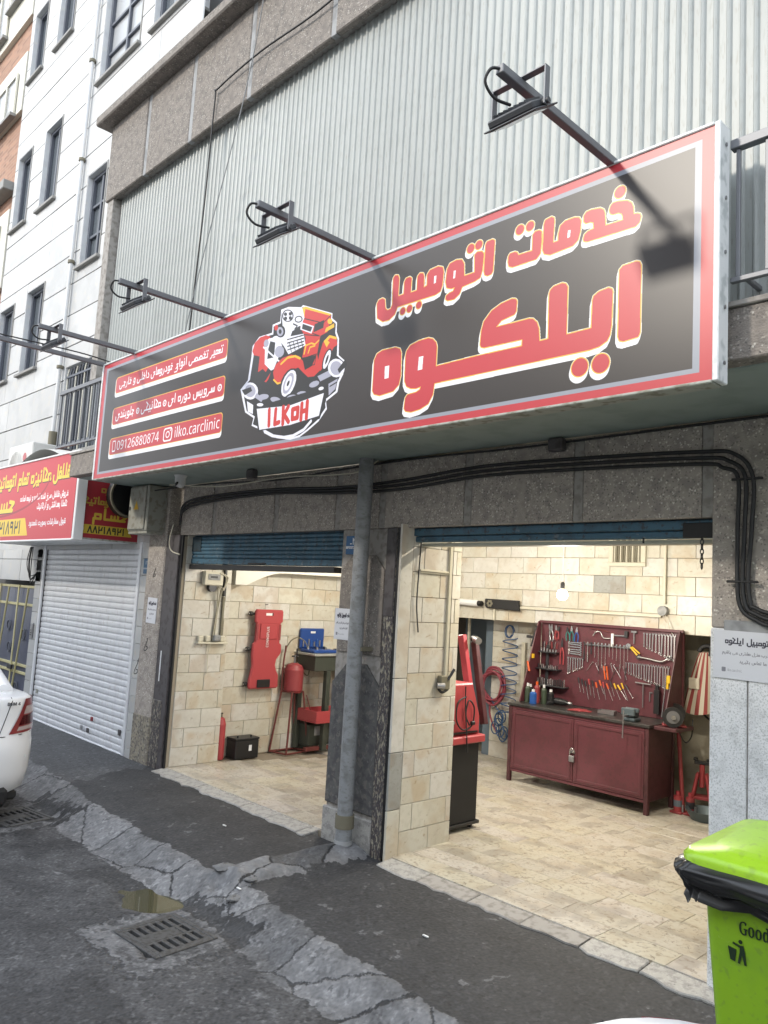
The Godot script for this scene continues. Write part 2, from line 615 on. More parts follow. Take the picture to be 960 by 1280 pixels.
# a flat printed panel in the plane of its parent, uv from left to right and top to bottom
func printed(w: float, h: float) -> MB:
	var b := MB.new()
	b.quad(Vector3(-w / 2, -h / 2, 0), Vector3(w / 2, -h / 2, 0), Vector3(w / 2, h / 2, 0), Vector3(-w / 2, h / 2, 0), Vector3(0, 0, 1), true)
	return b

const LETTERS := {
	"alef_big": [5153,552,5168,566,5230,569,5245,563,5252,546,5254,253,5246,236,5179,230,5161,237,5154,255],
	"body_big": [5056,479,5102,485,5119,476,5123,463,5121,312,5115,271,5102,248,5065,230,5019,224,4417,223,4104,222,4097,162,4068,118,4011,97,3945,90,3903,100,3891,116,3896,174,3911,189,3976,193,4002,204,4008,220,3974,215,3933,221,3901,237,3884,269,3880,409,3887,438,3912,463,3976,476,4043,478,4076,466,4100,443,4109,417,4109,312,4354,316,4655,313,4656,346,4426,350,4407,357,4400,370,4404,439,4417,485,4463,530,4521,553,4585,562,4606,556,4615,544,4613,492,4602,480,4527,467,4495,440,4616,439,4689,439,4712,433,4735,411,4747,379,4753,317,4801,318,4798,534,4804,551,4821,563,4866,568,4885,560,4896,542,4897,318,5024,321,5026,445,5031,465],
	"heh_big": [3630,432,3649,465,3693,478,3796,475,3833,460,3845,435,3851,304,3839,256,3800,227,3691,218,3645,233,3630,255],
	"xd": [5097,841,5102,858,5113,869,5136,868,5182,856,5202,839,5210,818,5213,785,5229,783,5243,775,5247,763,5241,740,5223,727,4991,729,4974,735,4970,746,4976,767,4993,777,5023,780,5019,810,5004,817,4981,818,4970,829,4969,856,4981,871,5006,873,5050,866,5067,854,5074,837,5079,776,5164,774,5163,792,5157,806,5142,815,5115,816,5102,824],
	"ma": [4755,885,4761,904,4795,909,4809,900,4812,883,4808,778,4837,778,4837,813,4846,849,4872,864,4919,865,4944,857,4955,838,4952,786,4942,751,4916,732,4795,724,4763,737,4753,759],
	"teh": [4553,784,4562,797,4591,797,4606,789,4612,775,4693,773,4693,853,4706,865,4729,864,4743,853,4744,801,4740,747,4718,725,4581,723,4559,733,4552,755],
	"alef_small": [4406,889,4414,902,4448,904,4463,895,4464,881,4460,735,4452,723,4427,720,4409,730,4404,749],
	"tv": [4154,830,4171,855,4215,862,4252,854,4269,828,4274,760,4343,761,4338,856,4353,866,4383,861,4398,844,4392,757,4381,723,4347,713,4264,705,4248,671,4213,651,4169,654,4153,665,4156,684,4178,693,4203,696,4214,716,4189,714,4157,727,4147,763],
	"mbil": [3624,767,3638,786,3668,789,3688,777,3697,724,3713,708,3740,710,3752,733,3747,886,3760,901,3785,895,3795,874,3795,770,3838,772,3838,842,3850,859,3879,860,3894,848,3892,767,3939,768,3939,847,3955,861,3980,854,3988,834,3990,771,4013,777,4011,838,4029,858,4088,863,4121,849,4130,822,4125,749,4113,718,4075,708,3794,708,3776,670,3734,648,3682,649,3634,680],
	"counters": [[3982,386,4014,386,4011,313,3978,312],[3721,380,3756,380,3755,309,3723,309],[4887,813,4902,812,4899,779,4885,777],[4200,808,4214,807,4212,766,4199,765],[4063,815,4079,815,4077,776,4063,773]],
	"dots": [[4971, 154, 41], [5074, 153, 42], [5146, 908, 26], [4616, 902, 24], [4675, 902, 23], [4309, 897, 24], [4362, 901, 23], [3838, 674, 20], [3889, 676, 20], [3960, 680, 20]],
}
const EMBLEM := [
	["w", 0, [2689,951,2771,951,2905,917,2924,927,3227,803,3227,772,3276,734,3279,675,3305,629,3312,523,3380,472,3365,395,3334,352,3323,294,3222,252,3235,203,3161,135,3063,89,2986,59,2890,51,2743,78,2581,145,2447,195,2462,247,2356,300,2303,413,2276,472,2358,525,2380,688,2384,762,2456,813,2605,811,2604,866,2687,871]],
	["k", 0, [2696,936,2775,936,2904,905,2923,914,3218,794,3217,764,3265,728,3265,670,3291,625,3295,523,3362,473,3346,399,3316,359,3306,303,3208,263,3222,214,3152,147,3058,101,2983,72,2890,64,2747,90,2591,156,2460,204,2477,256,2374,307,2325,416,2299,474,2383,524,2404,680,2406,751,2475,800,2619,796,2616,851,2695,856]],
	["r", 0, [2387,724,2406,777,2465,807,2536,808,2586,788,2593,741,2546,668,2596,578,2565,547,2526,576,2473,562,2479,671,2408,693]],
	["w", 0, [2531,762,2572,777,2634,774,2698,748,2728,697,2707,639,2654,551,2624,547,2545,605]],
	["k", 0, [2591,755,2648,735,2649,676,2644,633,2571,636,2575,708]],
	["w", 12, [2517,728,2707,595]],
	["g", 0, [2574,742,2570,732,2563,726,2553,723,2541,724,2530,729,2522,737,2517,748,2516,758,2520,768,2527,775,2538,777,2549,776,2560,771,2568,763,2573,752]],
	["w", 0, [2706,746,2704,738,2695,732,2681,730,2663,731,2645,736,2629,744,2618,754,2612,764,2615,773,2624,779,2638,781,2656,779,2674,774,2690,766,2701,756]],
	["g", 0, [2756,647,2750,634,2737,625,2718,621,2698,624,2679,632,2663,645,2653,661,2651,677,2658,690,2671,700,2689,703,2710,700,2729,692,2745,679,2754,663]],
	["r", 0, [2935,902,3218,795,3193,692,3124,681,3103,564,2954,574,2977,697,2910,782,2947,837]],
	["y", 0, [2909,908,2950,911,3215,801,3211,790,2950,895,2947,837,2920,860]],
	["k", 6, [2947,832,3143,759,3213,794]],
	["k", 6, [3043,714,3114,683,2946,727]],
	["w", 0, [2919,815,3053,759,3032,715,2912,768]],
	["k", 0, [2935,800,3037,756,3022,729,2930,768]],
	["k", 0, [3059,770,3151,778,3147,728,3052,719]],
	["y", 0, [3174,721,3249,735,3252,709,3164,694]],
	["y", 0, [3231,751,3230,744,3226,739,3219,736,3210,737,3201,740,3193,746,3187,753,3184,761,3185,767,3189,772,3196,775,3205,774,3215,771,3223,765,3229,758]],
	["w", 0, [2696,936,2773,939,2920,905,2948,837,2912,785,2829,775,2813,743,2952,731,2980,650,2805,624,2752,686,2669,762,2639,838,2718,833]],
	["k", 0, [2831,878,2829,862,2817,851,2798,846,2775,848,2750,856,2728,870,2711,888,2704,906,2706,922,2718,933,2737,938,2761,936,2786,927,2808,913,2824,896]],
	["w", 0, [2819,880,2817,867,2808,858,2793,854,2773,855,2753,862,2735,874,2722,888,2716,903,2718,916,2728,926,2743,930,2763,928,2783,921,2800,910,2813,895]],
	["k", 0, [2759,904,2758,900,2755,896,2749,895,2742,895,2735,898,2729,902,2724,907,2722,912,2723,917,2726,920,2732,922,2739,921,2746,919,2752,915,2757,910]],
	["k", 0, [2811,895,2811,890,2807,887,2802,885,2795,886,2788,888,2782,892,2777,897,2775,903,2776,907,2779,910,2785,912,2791,911,2798,909,2805,905,2809,900]],
	["k", 0, [2763,875,2763,870,2759,867,2754,865,2747,866,2740,868,2733,872,2729,878,2727,883,2727,887,2731,891,2736,892,2743,892,2750,889,2757,885,2761,880]],
	["k", 0, [2815,865,2815,861,2812,857,2806,856,2799,856,2792,859,2786,863,2782,868,2780,873,2780,878,2783,881,2789,883,2796,882,2803,880,2809,876,2813,871]],
	["k", 0, [2927,841,2930,832,2927,824,2917,818,2904,816,2887,818,2871,823,2857,831,2848,841,2844,850,2848,858,2857,864,2871,866,2888,864,2904,859,2918,851]],
	["w", 0, [2916,841,2918,835,2916,829,2909,825,2899,824,2887,825,2875,829,2865,834,2858,841,2856,847,2859,853,2866,857,2876,858,2888,857,2900,853,2910,848]],
	["k", 0, [2752,790,2751,774,2741,762,2725,756,2704,757,2682,765,2663,778,2648,795,2641,813,2643,829,2653,841,2670,847,2691,846,2712,838,2732,825,2746,808]],
	["g", 0, [2731,793,2731,781,2724,771,2713,767,2700,767,2685,772,2672,782,2662,794,2657,808,2658,820,2665,829,2676,834,2690,833,2704,828,2717,818,2727,806]],
	["k", 0, [2712,797,2711,791,2708,786,2703,783,2697,783,2690,786,2684,791,2680,797,2678,804,2678,810,2681,814,2686,817,2692,817,2699,814,2705,809,2709,803]],
	["k", 8, [2782,727,2953,722]],
	["k", 8, [2786,703,2956,701]],
	["k", 8, [2789,680,2959,680]],
	["k", 8, [2793,656,2962,659]],
	["k", 6, [2808,700,2835,634]],
	["k", 6, [2848,699,2874,639]],
	["k", 6, [2888,698,2913,644]],
	["k", 6, [2928,698,2951,649]],
	["k", 9, [2833,822,2879,799,2853,783,2909,789]],
	["r", 0, [2669,830,2666,823,2660,819,2653,817,2644,818,2636,822,2629,828,2625,836,2625,844,2628,850,2633,855,2641,857,2650,856,2658,852,2664,845,2668,838]],
	["r", 0, [2649,529,2672,579,2741,611,2835,616,2916,593,2964,551,2991,487,3059,501,3103,569,3150,462,3088,430,3028,435,2975,473,2920,516,2851,510,2792,467,2738,443,2676,459]],
	["y", 12, [2662,479,2708,445,2752,446,2806,474]],
	["y", 15, [2732,573,2801,603,2880,598,2933,573]],
	["k", 6, [2955,565,3096,572,3085,505,3004,510]],
	["r", 0, [3124,557,3153,634,3214,659,3280,636,3294,591,3262,581,3229,542,3191,487,3147,454,3114,484]],
	["y", 0, [3159,640,3213,668,3279,643,3285,625,3219,650,3198,634,3219,622,3193,594]],
	["y", 13, [2971,596,2984,649]],
	["y", 10, [2991,648,3038,652,3074,637,3111,655]],
	["y", 10, [3012,593,3028,628,3075,628]],
	["k", 0, [2924,395,2900,363,2867,340,2829,330,2791,334,2760,353,2741,383,2737,420,2748,458,2773,491,2808,514,2846,523,2883,517,2913,498,2931,468,2935,432]],
	["w", 0, [2896,404,2876,375,2849,353,2819,343,2791,345,2768,360,2756,386,2755,417,2765,450,2786,480,2814,501,2844,511,2872,508,2894,493,2906,468,2907,436]],
	["g", 0, [2872,412,2857,388,2836,371,2815,362,2795,363,2779,374,2772,393,2772,418,2781,444,2797,468,2818,485,2840,494,2860,492,2874,481,2882,462,2881,437]],
	["w", 0, [2854,418,2843,401,2830,389,2816,382,2803,383,2794,390,2789,403,2791,420,2797,438,2808,455,2822,467,2836,473,2848,473,2857,466,2862,452,2860,436]],
	["k", 0, [2837,424,2833,417,2827,412,2822,410,2817,410,2813,413,2811,418,2812,425,2814,432,2819,439,2824,443,2830,446,2835,446,2838,443,2840,438,2840,431]],
	["k", 0, [3238,503,3226,480,3210,462,3192,452,3177,453,3165,462,3159,480,3160,504,3167,530,3180,553,3196,571,3214,580,3229,580,3241,570,3247,552,3246,529]],
	["w", 0, [3228,507,3218,487,3205,471,3192,462,3180,461,3172,469,3169,484,3171,504,3177,526,3188,546,3201,562,3214,571,3226,571,3234,564,3237,549,3235,529]],
	["k", 0, [3212,513,3207,502,3201,494,3195,488,3191,487,3188,491,3188,498,3190,508,3194,520,3199,531,3205,539,3211,544,3215,545,3217,542,3218,535,3216,524]],
	["r", 0, [2625,538,2574,492,2557,484,2577,474,2602,492]],
	["k", 0, [2638,375,2637,364,2625,354,2602,348,2573,346,2541,350,2512,358,2490,368,2478,381,2478,393,2491,403,2515,409,2544,410,2576,406,2605,399,2627,388]],
	["g", 0, [2620,376,2619,368,2608,362,2591,358,2568,358,2544,360,2522,365,2505,372,2497,380,2498,388,2508,394,2526,398,2549,399,2574,396,2596,391,2612,384]],
	["k", 0, [3043,334,3043,323,3033,313,3013,307,2988,305,2960,307,2934,314,2914,323,2903,335,2903,346,2914,356,2934,362,2960,364,2988,362,3013,355,3033,345]],
	["g", 0, [3027,334,3027,327,3018,321,3003,317,2983,315,2962,317,2942,321,2927,327,2920,335,2920,342,2929,348,2945,353,2965,354,2986,352,3005,348,3020,341]],
	["k", 0, [3156,388,3160,377,3154,366,3140,357,3118,351,3093,349,3068,353,3048,360,3034,370,3030,382,3036,393,3051,403,3072,408,3098,410,3122,406,3143,399]],
	["g", 0, [3142,386,3144,379,3139,371,3127,365,3110,361,3091,360,3073,361,3058,366,3048,372,3046,380,3051,388,3064,394,3081,398,3100,399,3118,398,3133,393]],
	["k", 0, [2779,315,2770,306,2751,302,2724,303,2693,309,2664,320,2640,333,2626,347,2623,359,2633,368,2653,372,2680,371,2711,364,2740,354,2763,341,2777,327]],
	["g", 0, [2762,320,2755,315,2740,312,2720,314,2697,319,2674,327,2655,336,2644,346,2641,354,2648,360,2663,362,2684,360,2708,355,2730,347,2748,337,2759,328]],
	["k", 0, [2950,324,2949,313,2938,304,2917,298,2891,296,2862,299,2835,306,2815,317,2804,329,2805,340,2817,349,2838,355,2865,357,2894,353,2920,346,2939,336]],
	["g", 0, [2933,325,2932,318,2923,312,2907,308,2886,307,2864,309,2844,314,2829,320,2821,328,2823,335,2832,341,2849,345,2869,346,2891,344,2911,339,2926,332]],
	["w", 0, [2492,431,2489,408,2472,391,2443,382,2407,382,2369,392,2335,410,2310,433,2299,458,2302,481,2320,498,2350,507,2386,506,2424,496,2457,478,2481,455]],
	["g", 0, [2463,435,2461,418,2449,406,2429,399,2404,399,2378,406,2355,419,2338,435,2329,454,2332,470,2344,483,2364,490,2389,489,2415,482,2438,469,2455,452]],
	["k", 0, [2294,465,2400,471,2422,441,2335,422]],
	["w", 0, [3375,433,3372,412,3357,395,3334,387,3305,387,3274,396,3247,413,3227,435,3218,459,3221,480,3236,497,3260,505,3290,505,3321,495,3347,478,3366,456]],
	["g", 0, [3353,437,3351,420,3340,408,3324,401,3303,401,3281,408,3262,421,3248,437,3241,455,3244,471,3254,484,3271,490,3292,490,3314,483,3333,470,3346,454]],
	["k", 0, [3311,435,3378,488,3397,445,3327,409]],
	["g", 0, [3122,425,3223,442,3253,404,3153,387]],
	["g", 0, [2474,417,2560,369,2541,345,2454,392]],
	["g", 0, [3234,359,3318,378,3301,317,3243,285]],
	["w", 0, [2367,377,2447,339,2450,275,2389,301]],
	["k", 9, [3249,341,3309,356]],
	["k", 15, [2531,212,2688,143]],
	["k", 0, [2470,322,3210,346,3222,256,3172,150,2527,146]],
	["w", 0, [2492,306,2857,277,3196,308,3163,171,2876,149,2541,156]],
	["k", 0, [2582,322,2579,315,2568,310,2552,308,2531,309,2510,313,2492,319,2479,327,2473,336,2476,343,2487,348,2504,350,2525,349,2546,345,2564,338,2577,330]],
	["w", 0, [2566,324,2564,320,2556,317,2544,316,2530,317,2515,320,2502,324,2493,329,2489,334,2491,338,2499,341,2511,342,2526,341,2541,338,2554,334,2562,329]],
	["k", 0, [3204,344,3206,336,3202,329,3193,323,3179,320,3163,321,3148,324,3135,330,3127,337,3125,345,3129,353,3139,358,3153,361,3168,361,3184,357,3196,351]],
	["w", 0, [3190,343,3191,338,3188,334,3182,331,3173,330,3163,330,3154,331,3146,334,3142,338,3141,343,3144,347,3150,350,3159,352,3168,352,3178,350,3185,347]],
	["r", 32, [2639,279,2647,174]],
	["r", 32, [2712,272,2710,175,2756,181]],
	["r", 32, [2792,276,2799,166]],
	["r", 32, [2846,273,2807,225,2858,172]],
	["r", 32, [2892,247,2948,250,2948,187,2896,185,2892,247]],
	["r", 32, [2986,270,2986,171]],
	["r", 32, [3039,278,3040,174]],
	["r", 32, [2985,219,3038,224]],
	["w", 20, [2606,136,2695,99,2816,75,2915,74,3021,101,3088,147]],]

func pts2(a: Array) -> PackedVector2Array:
	var p := PackedVector2Array()
	for i in range(0, a.size(), 2):
		p.append(Vector2(a[i], a[i + 1]) * 0.001)
	return p

# the workshop's sign, 5.56 x 1.05 m, printed in two halves (offset x0)
func sign_half(x0: float, w: float) -> Sheet:
	var sh := Sheet.new(w, 1.05, 700.0, Color(0.030, 0.025, 0.024))
	var red := Color(0.47, 0.040, 0.052)
	var white := Color(0.78, 0.78, 0.80)
	var grey := Color(0.27, 0.285, 0.33)
	var gold := Color(0.72, 0.42, 0.06)
	var mv := func(a: PackedVector2Array, d := Vector2.ZERO) -> PackedVector2Array:
		var q := PackedVector2Array()
		for p in a: q.append(p - Vector2(x0, 0) + d)
		return q
	for k in [[0.0, red], [0.056, grey], [0.086, Color(0.030, 0.025, 0.024)]]:
		var e: float = k[0]
		sh.rect(e * 1.15 - x0, e * 0.68, 5.56 - e * 0.95 - x0, 1.05 - e * 0.78, k[1])
	# the two lines of large lettering: white depth, gold edge, red face
	var names := ["alef_big", "body_big", "heh_big", "xd", "ma", "teh", "alef_small", "tv", "mbil"]
	var shapes := []
	for nm in names:
		var p := pts2(LETTERS[nm])
		var o := Geometry2D.offset_polygon(PackedVector2Array(Array(p).map(func(q): return q * 1000.0)), -5.0, Geometry2D.JOIN_MITER)
		var best := p
		if o.size():
			var o2 := Geometry2D.offset_polygon(o[0], 5.0, Geometry2D.JOIN_ROUND)
			if o2.size(): best = PackedVector2Array(Array(o2[0]).map(func(q): return q / 1000.0))
		shapes.append([best, 0.024 if nm.ends_with("big") else 0.021])
	for d in LETTERS["dots"]:
		var q := PackedVector2Array()
		for i in 24: q.append(Vector2(d[0], d[1]) * 0.001 + Vector2.from_angle(TAU * i / 24) * d[2] * 0.001)
		shapes.append([q, 0.024 if d[2] > 30 else 0.021])
	var grown := func(p: PackedVector2Array, e: float) -> Array:
		return Geometry2D.offset_polygon(PackedVector2Array(Array(p).map(func(q): return q * 1000.0)), e * 1000.0, Geometry2D.JOIN_ROUND).map(func(z): return PackedVector2Array(Array(z).map(func(q): return q / 1000.0)))
	for S in shapes:
		for i in range(10, -1, -1):
			for g in grown.call(S[0], 0.007):
				sh.fill([mv.call(g, Vector2(-0.25, -1.0) * S[1] * i / 10.0)], white)
	for S in shapes:
		for g in grown.call(S[0], 0.005):
			sh.fill([mv.call(g)], gold)
	for S in shapes:
		sh.fill([mv.call(S[0])], red)
	for cnt in LETTERS["counters"]:
		sh.fill([mv.call(pts2(cnt))], white)
	# the three red bars
	var bars := [[0.285, 0.745, 2.06, 0.882], [0.280, 0.462, 2.063, 0.606], [0.275, 0.195, 2.068, 0.335]]
	for b in bars:
		sh.rect(b[0] - x0 - 0.012, b[1] - 0.038, b[2] - x0 + 0.006, b[3], white, 0.03)
		sh.rect(b[0] - x0 - 0.004, b[1] - 0.004, b[2] - x0 + 0.006, b[3] + 0.006, gold, 0.03)
		sh.rect(b[0] - x0, b[1], b[2] - x0, b[3], red, 0.03)
	sh.persian("تعمیر تخصصی انواع خودروهای داخلی و خارجی", Vector2(2.01 - x0, 0.795), 0.036, 0.0105, white, 1.66)
	sh.persian("• سرویس دوره ای • مکانیکی • جلوبندی", Vector2(2.03 - x0, 0.515), 0.040, 0.0115, white, 1.70)
	sh.latin("09126880874", Vector2(0.415 - x0, 0.225), 0.082, 0.74, white)
	sh.latin("ilko.carclinic", Vector2(1.405 - x0, 0.227), 0.088, 0.635, white)
	sh.rect(0.325 - x0, 0.215, 0.385 - x0, 0.315, white, 0.012); sh.rect(0.333 - x0, 0.229, 0.377 - x0, 0.306, red, 0.006)
	sh.rect(1.225 - x0, 0.210, 1.365 - x0, 0.320, white, 0.03); sh.rect(1.238 - x0, 0.222, 1.352 - x0, 0.308, red, 0.022)
	sh.disc(Vector2(1.295 - x0, 0.265), 0.032, white, 0.028); sh.disc(Vector2(1.295 - x0, 0.265), 0.021, red, 0.018); sh.disc(Vector2(1.333 - x0, 0.295), 0.007, white)
	# the emblem: a hot rod over wrenches and a ribbon
	var ink := {"w": Color(0.72, 0.72, 0.80), "k": Color(0.018, 0.017, 0.018), "r": Color(0.52, 0.035, 0.030), "y": Color(0.76, 0.42, 0.03), "g": Color(0.34, 0.34, 0.42)}
	if true:
		for e in EMBLEM:
			var q: PackedVector2Array = mv.call(pts2(e[2]))
			if e[1] == 0:
				sh.fill([q], ink[e[0]])
			else:
				sh.strokes([q], e[1] * 0.001, ink[e[0]])
	return sh

# ---------------------------------------------------------------- scene
func _ready():
	rng.seed = 7
	var cam := Camera3D.new()
	cam.name = "camera"
	cam.fov = 66.775
	cam.near = 0.05
	cam.far = 500.0
	cam.position = Vector3(0, 1.75, 3.954)
	cam.rotation_degrees = Vector3(6.299, 46.124, 3.326)
	add_child(cam)
	cam.current = true
	var env := Environment.new()
	var sky := Sky.new()
	var sm := ProceduralSkyMaterial.new()
	sm.sky_top_color = Color(0.76, 0.79, 0.83)
	sm.sky_horizon_color = Color(0.86, 0.87, 0.88)
	sm.sky_curve = 0.2
	sm.ground_bottom_color = Color(0.30, 0.30, 0.30)
	sm.ground_horizon_color = Color(0.55, 0.55, 0.55)
	sm.energy_multiplier = 1.0
	sky.sky_material = sm
	env.background_mode = Environment.BG_SKY
	env.sky = sky
	env.background_energy_multiplier = 2.15
	env.tonemap_mode = Environment.TONE_MAPPER_LINEAR
	env.tonemap_exposure = 1.9
	env.sdfgi_enabled = true
	env.ssao_enabled = true
	env.ssil_enabled = true
	var we := WorldEnvironment.new()
	we.name = "environment"
	we.environment = env
	add_child(we)
	var sun := DirectionalLight3D.new()
	sun.name = "sun"
	sun.light_energy = 0.40
	sun.light_color = Color(1.0, 0.965, 0.91)
	sun.light_angular_distance = 5.0
	sun.shadow_enabled = true
	sun.basis = Basis.looking_at(Vector3(0.28, -0.41, -0.70).normalized(), Vector3.UP)
	add_child(sun)
	materials()
	ground()
	garage()
	interior()
	white_building()
	brick_building()
	opposite_building()
	main_sign()
	facade_things()
	neighbour_shop()
	bench_area()
	left_bay_things()
	right_bay_things()
	street_things()
	cars()

func materials():
	var W := Color(1, 1, 1)
	# stone tiles: cream marble with thin brown veins
	var veins := func(sd: int, base: Color, tone: Color, vein: Color, amt: float) -> ImageTexture:
		return layered(512, base, [["fbm", sd, 0.006, 0.35, 0.75, tone, 0.55], ["fbm", sd + 1, 0.03, 0.45, 0.8, tone * 0.9, 0.35], ["fbm", sd + 5, 0.004, 0.6, 0.85, vein * 1.6, 0.35], ["ridge", sd + 2, 0.006, 0.86, 0.97, vein, amt, 3], ["ridge", sd + 3, 0.014, 0.92, 0.99, vein * 0.7, amt * 0.8, 2]])
	var stone_a: ImageTexture = veins.call(11, Color(0.62, 0.60, 0.53), Color(0.55, 0.50, 0.41), Color(0.30, 0.20, 0.10), 0.55)
	var stone_b: ImageTexture = veins.call(37, Color(0.635, 0.62, 0.565), Color(0.56, 0.53, 0.47), Color(0.27, 0.20, 0.13), 0.45)
	var relief := grey_tex("fbm", 5, 0.05)
	for i in 6:
		var m := mat("wall_tile_%d" % i, Color(0.92, 0.92, 0.92) * [1.0, 0.975, 1.01, 0.955, 0.985, 1.0][i] * Color(1, [1, 1, 1, 0.99, 0.99, 1.005][i], [1, 0.98, 1.02, 0.96, 0.93, 1.04][i]), 0.38, 0.0, stone_a if i % 2 else stone_b, 0.9)
		m.uv1_offset = Vector3(i * 0.37, i * 0.23, i * 0.61)
	mat("wall_tile_grey", Color(0.5, 0.52, 0.54), 0.5, 0.0, stone_b, 1.4)
	mat("grout", Color(0.30, 0.26, 0.20), 0.9)
	var floor_tex := layered(512, Color(0.55, 0.515, 0.45), [["fbm", 91, 0.008, 0.35, 0.75, Color(0.47, 0.41, 0.325), 0.6], ["fbm", 92, 0.05, 0.5, 0.85, Color(0.40, 0.32, 0.22), 0.4], ["ridge", 93, 0.007, 0.86, 0.97, Color(0.22, 0.15, 0.10), 0.55, 3], ["ridge", 94, 0.020, 0.86, 0.97, Color(0.10, 0.075, 0.06), 0.75, 2], ["ridge", 96, 0.011, 0.90, 0.985, Color(0.09, 0.07, 0.055), 0.8, 3], ["fbm", 95, 0.005, 0.58, 0.78, Color(0.30, 0.27, 0.24), 0.55], ["fbm", 97, 0.03, 0.68, 0.8, Color(0.24, 0.19, 0.14), 0.6, 5]])
	for i in 5:
		var m := mat("floor_tile_%d" % i, W * [0.93, 0.91, 0.95, 0.89, 0.92][i] * Color(1, 1, [1, 0.97, 1.03, 0.98, 0.94][i]), 0.33, 0.0, floor_tex, [0.8, 0.8, 0.8, 1.1, 0.8][i])
		m.uv1_offset = Vector3(i * 0.41, 0, i * 0.27)
	mat("floor_joint", Color(0.25, 0.21, 0.16), 0.9)
	var thr := layered(512, Color(0.40, 0.385, 0.36), [["fbm", 71, 0.02, 0.4, 0.75, Color(0.24, 0.23, 0.22), 0.7], ["fbm", 72, 0.09, 0.5, 0.9, Color(0.55, 0.54, 0.52), 0.6], ["ridge", 73, 0.012, 0.9, 0.98, Color(0.10, 0.09, 0.09), 0.7, 2]])
	mat("threshold_stone", W * 0.95, 0.6, 0.0, thr, 1.3, relief, 0.12)
	# exposed aggregate: dark cement with pale and black chips
	var agg := layered(1024, Color(0.25, 0.222, 0.198), [["fbm", 21, 0.012, 0.35, 0.8, Color(0.155, 0.14, 0.128), 0.6], ["cell", 22, 0.13, 0.90, 0.93, Color(0.36, 0.33, 0.29), 0.7], ["cell", 23, 0.16, 0.93, 0.95, Color(0.085, 0.08, 0.075), 0.7], ["cell", 24, 0.14, 0.965, 0.975, Color(0.48, 0.46, 0.42), 0.8]])
	var agg_bump := grey_tex("dist", 25, 0.13, 1024)
	mat("aggregate", Color(1.6, 1.6, 1.6), 0.85, 0.0, agg, 0.85, agg_bump, 0.25)
	mat("aggregate_smooth", Color(0.34, 0.32, 0.298), 0.8, 0.0, layered(256, W, [["fbm", 26, 0.05, 0.4, 0.8, Color(0.6, 0.58, 0.56), 0.8]]), 1.0)
	mat("aggregate_pale", Color(0.95, 0.95, 0.95), 0.85, 0.0, agg, 0.85, agg_bump, 0.25)
	var burnt := layered(512, Color(0.11, 0.107, 0.105), [["fbm", 31, 0.02, 0.45, 0.7, Color(0.075, 0.072, 0.075), 0.8], ["cell", 32, 0.14, 0.93, 0.95, Color(0.17, 0.165, 0.16), 0.6], ["fbm", 33, 0.025, 0.58, 0.72, Color(0.17, 0.155, 0.14), 0.7, 6]])
	mat("burnt_aggregate", W, 0.85, 0.0, burnt, 0.9, agg_bump, 0.25)
	var peel := layered(512, Color(0.052, 0.046, 0.050), [["fbm", 41, 0.015, 0.4, 0.75, Color(0.085, 0.078, 0.080), 0.7], ["fbm", 42, 0.045, 0.63, 0.66, Color(0.40, 0.37, 0.28), 0.8, 6], ["fbm", 43, 0.09, 0.62, 0.68, Color(0.16, 0.12, 0.09), 0.7, 5], ["fbm", 44, 0.10, 0.68, 0.72, Color(0.30, 0.285, 0.25), 0.7, 5]])
	mat("peeling_steel", W, 0.6, 0.0, peel, 0.9, grey_tex("fbm", 42, 0.045), 0.08).uv1_scale = Vector3(1.6, 0.55, 1.6)
	mat("stained_plaster", W, 0.85, 0.0, layered(512, Color(0.30, 0.265, 0.205), [["fbm", 46, 0.015, 0.4, 0.7, Color(0.20, 0.18, 0.15), 0.8], ["fbm", 47, 0.05, 0.55, 0.7, Color(0.09, 0.085, 0.08), 0.8, 5], ["cell", 48, 0.14, 0.93, 0.95, Color(0.38, 0.36, 0.31), 0.7]]), 0.9, relief, 0.15)
	mat("dark_steel", Color(0.085, 0.077, 0.080), 0.55, 0.0, layered(256, W, [["fbm", 45, 0.03, 0.45, 0.8, Color(0.55, 0.5, 0.48), 0.8]]), 1.2)
	mat("black_steel", Color(0.012, 0.012, 0.013), 0.5)
	var wash := layered(1024, Color(0.82, 0.825, 0.83), [["fbm", 51, 0.01, 0.4, 0.75, Color(0.66, 0.665, 0.67), 0.7], ["fbm", 52, 0.09, 0.52, 0.72, Color(0.38, 0.385, 0.39), 0.55, 5], ["cell", 53, 0.10, 0.93, 0.95, Color(0.3, 0.3, 0.3), 0.3], ["cell", 54, 0.14, 0.95, 0.97, Color(0.74, 0.75, 0.77), 0.8]])
	mat("whitewashed", W, 0.8, 0.0, wash, 0.9, relief, 0.15)
	mat("plaster_patch", Color(0.33, 0.335, 0.34), 0.85, 0.0, layered(256, W, [["fbm", 56, 0.03, 0.4, 0.8, Color(0.6, 0.6, 0.6), 0.7]]), 1.0, relief, 0.15)
	mat("soffit", Color(0.30, 0.36, 0.34), 0.6, 0.0, layered(256, W, [["fbm", 57, 0.02, 0.4, 0.8, Color(0.8, 0.82, 0.8), 0.8]]), 0.6)
	var corr := layered(512, Color(0.360, 0.382, 0.372), [["fbm", 61, 0.01, 0.4, 0.8, Color(0.315, 0.335, 0.327), 0.6], ["fbm", 62, 0.05, 0.6, 0.9, Color(0.25, 0.27, 0.25), 0.4], ["fbm", 63, 0.09, 0.66, 0.82, Color(0.22, 0.20, 0.16), 0.4]])
	for i in 3:
		var m := mat("corrugated_%d" % i, W * [1.0, 0.94, 1.05][i], 0.42, 0.0, corr, 0.5)
		m.uv1_scale = Vector3(1.3, 0.22, 1.3)
		m.uv1_offset = Vector3(i * 0.3, i * 0.17, 0)
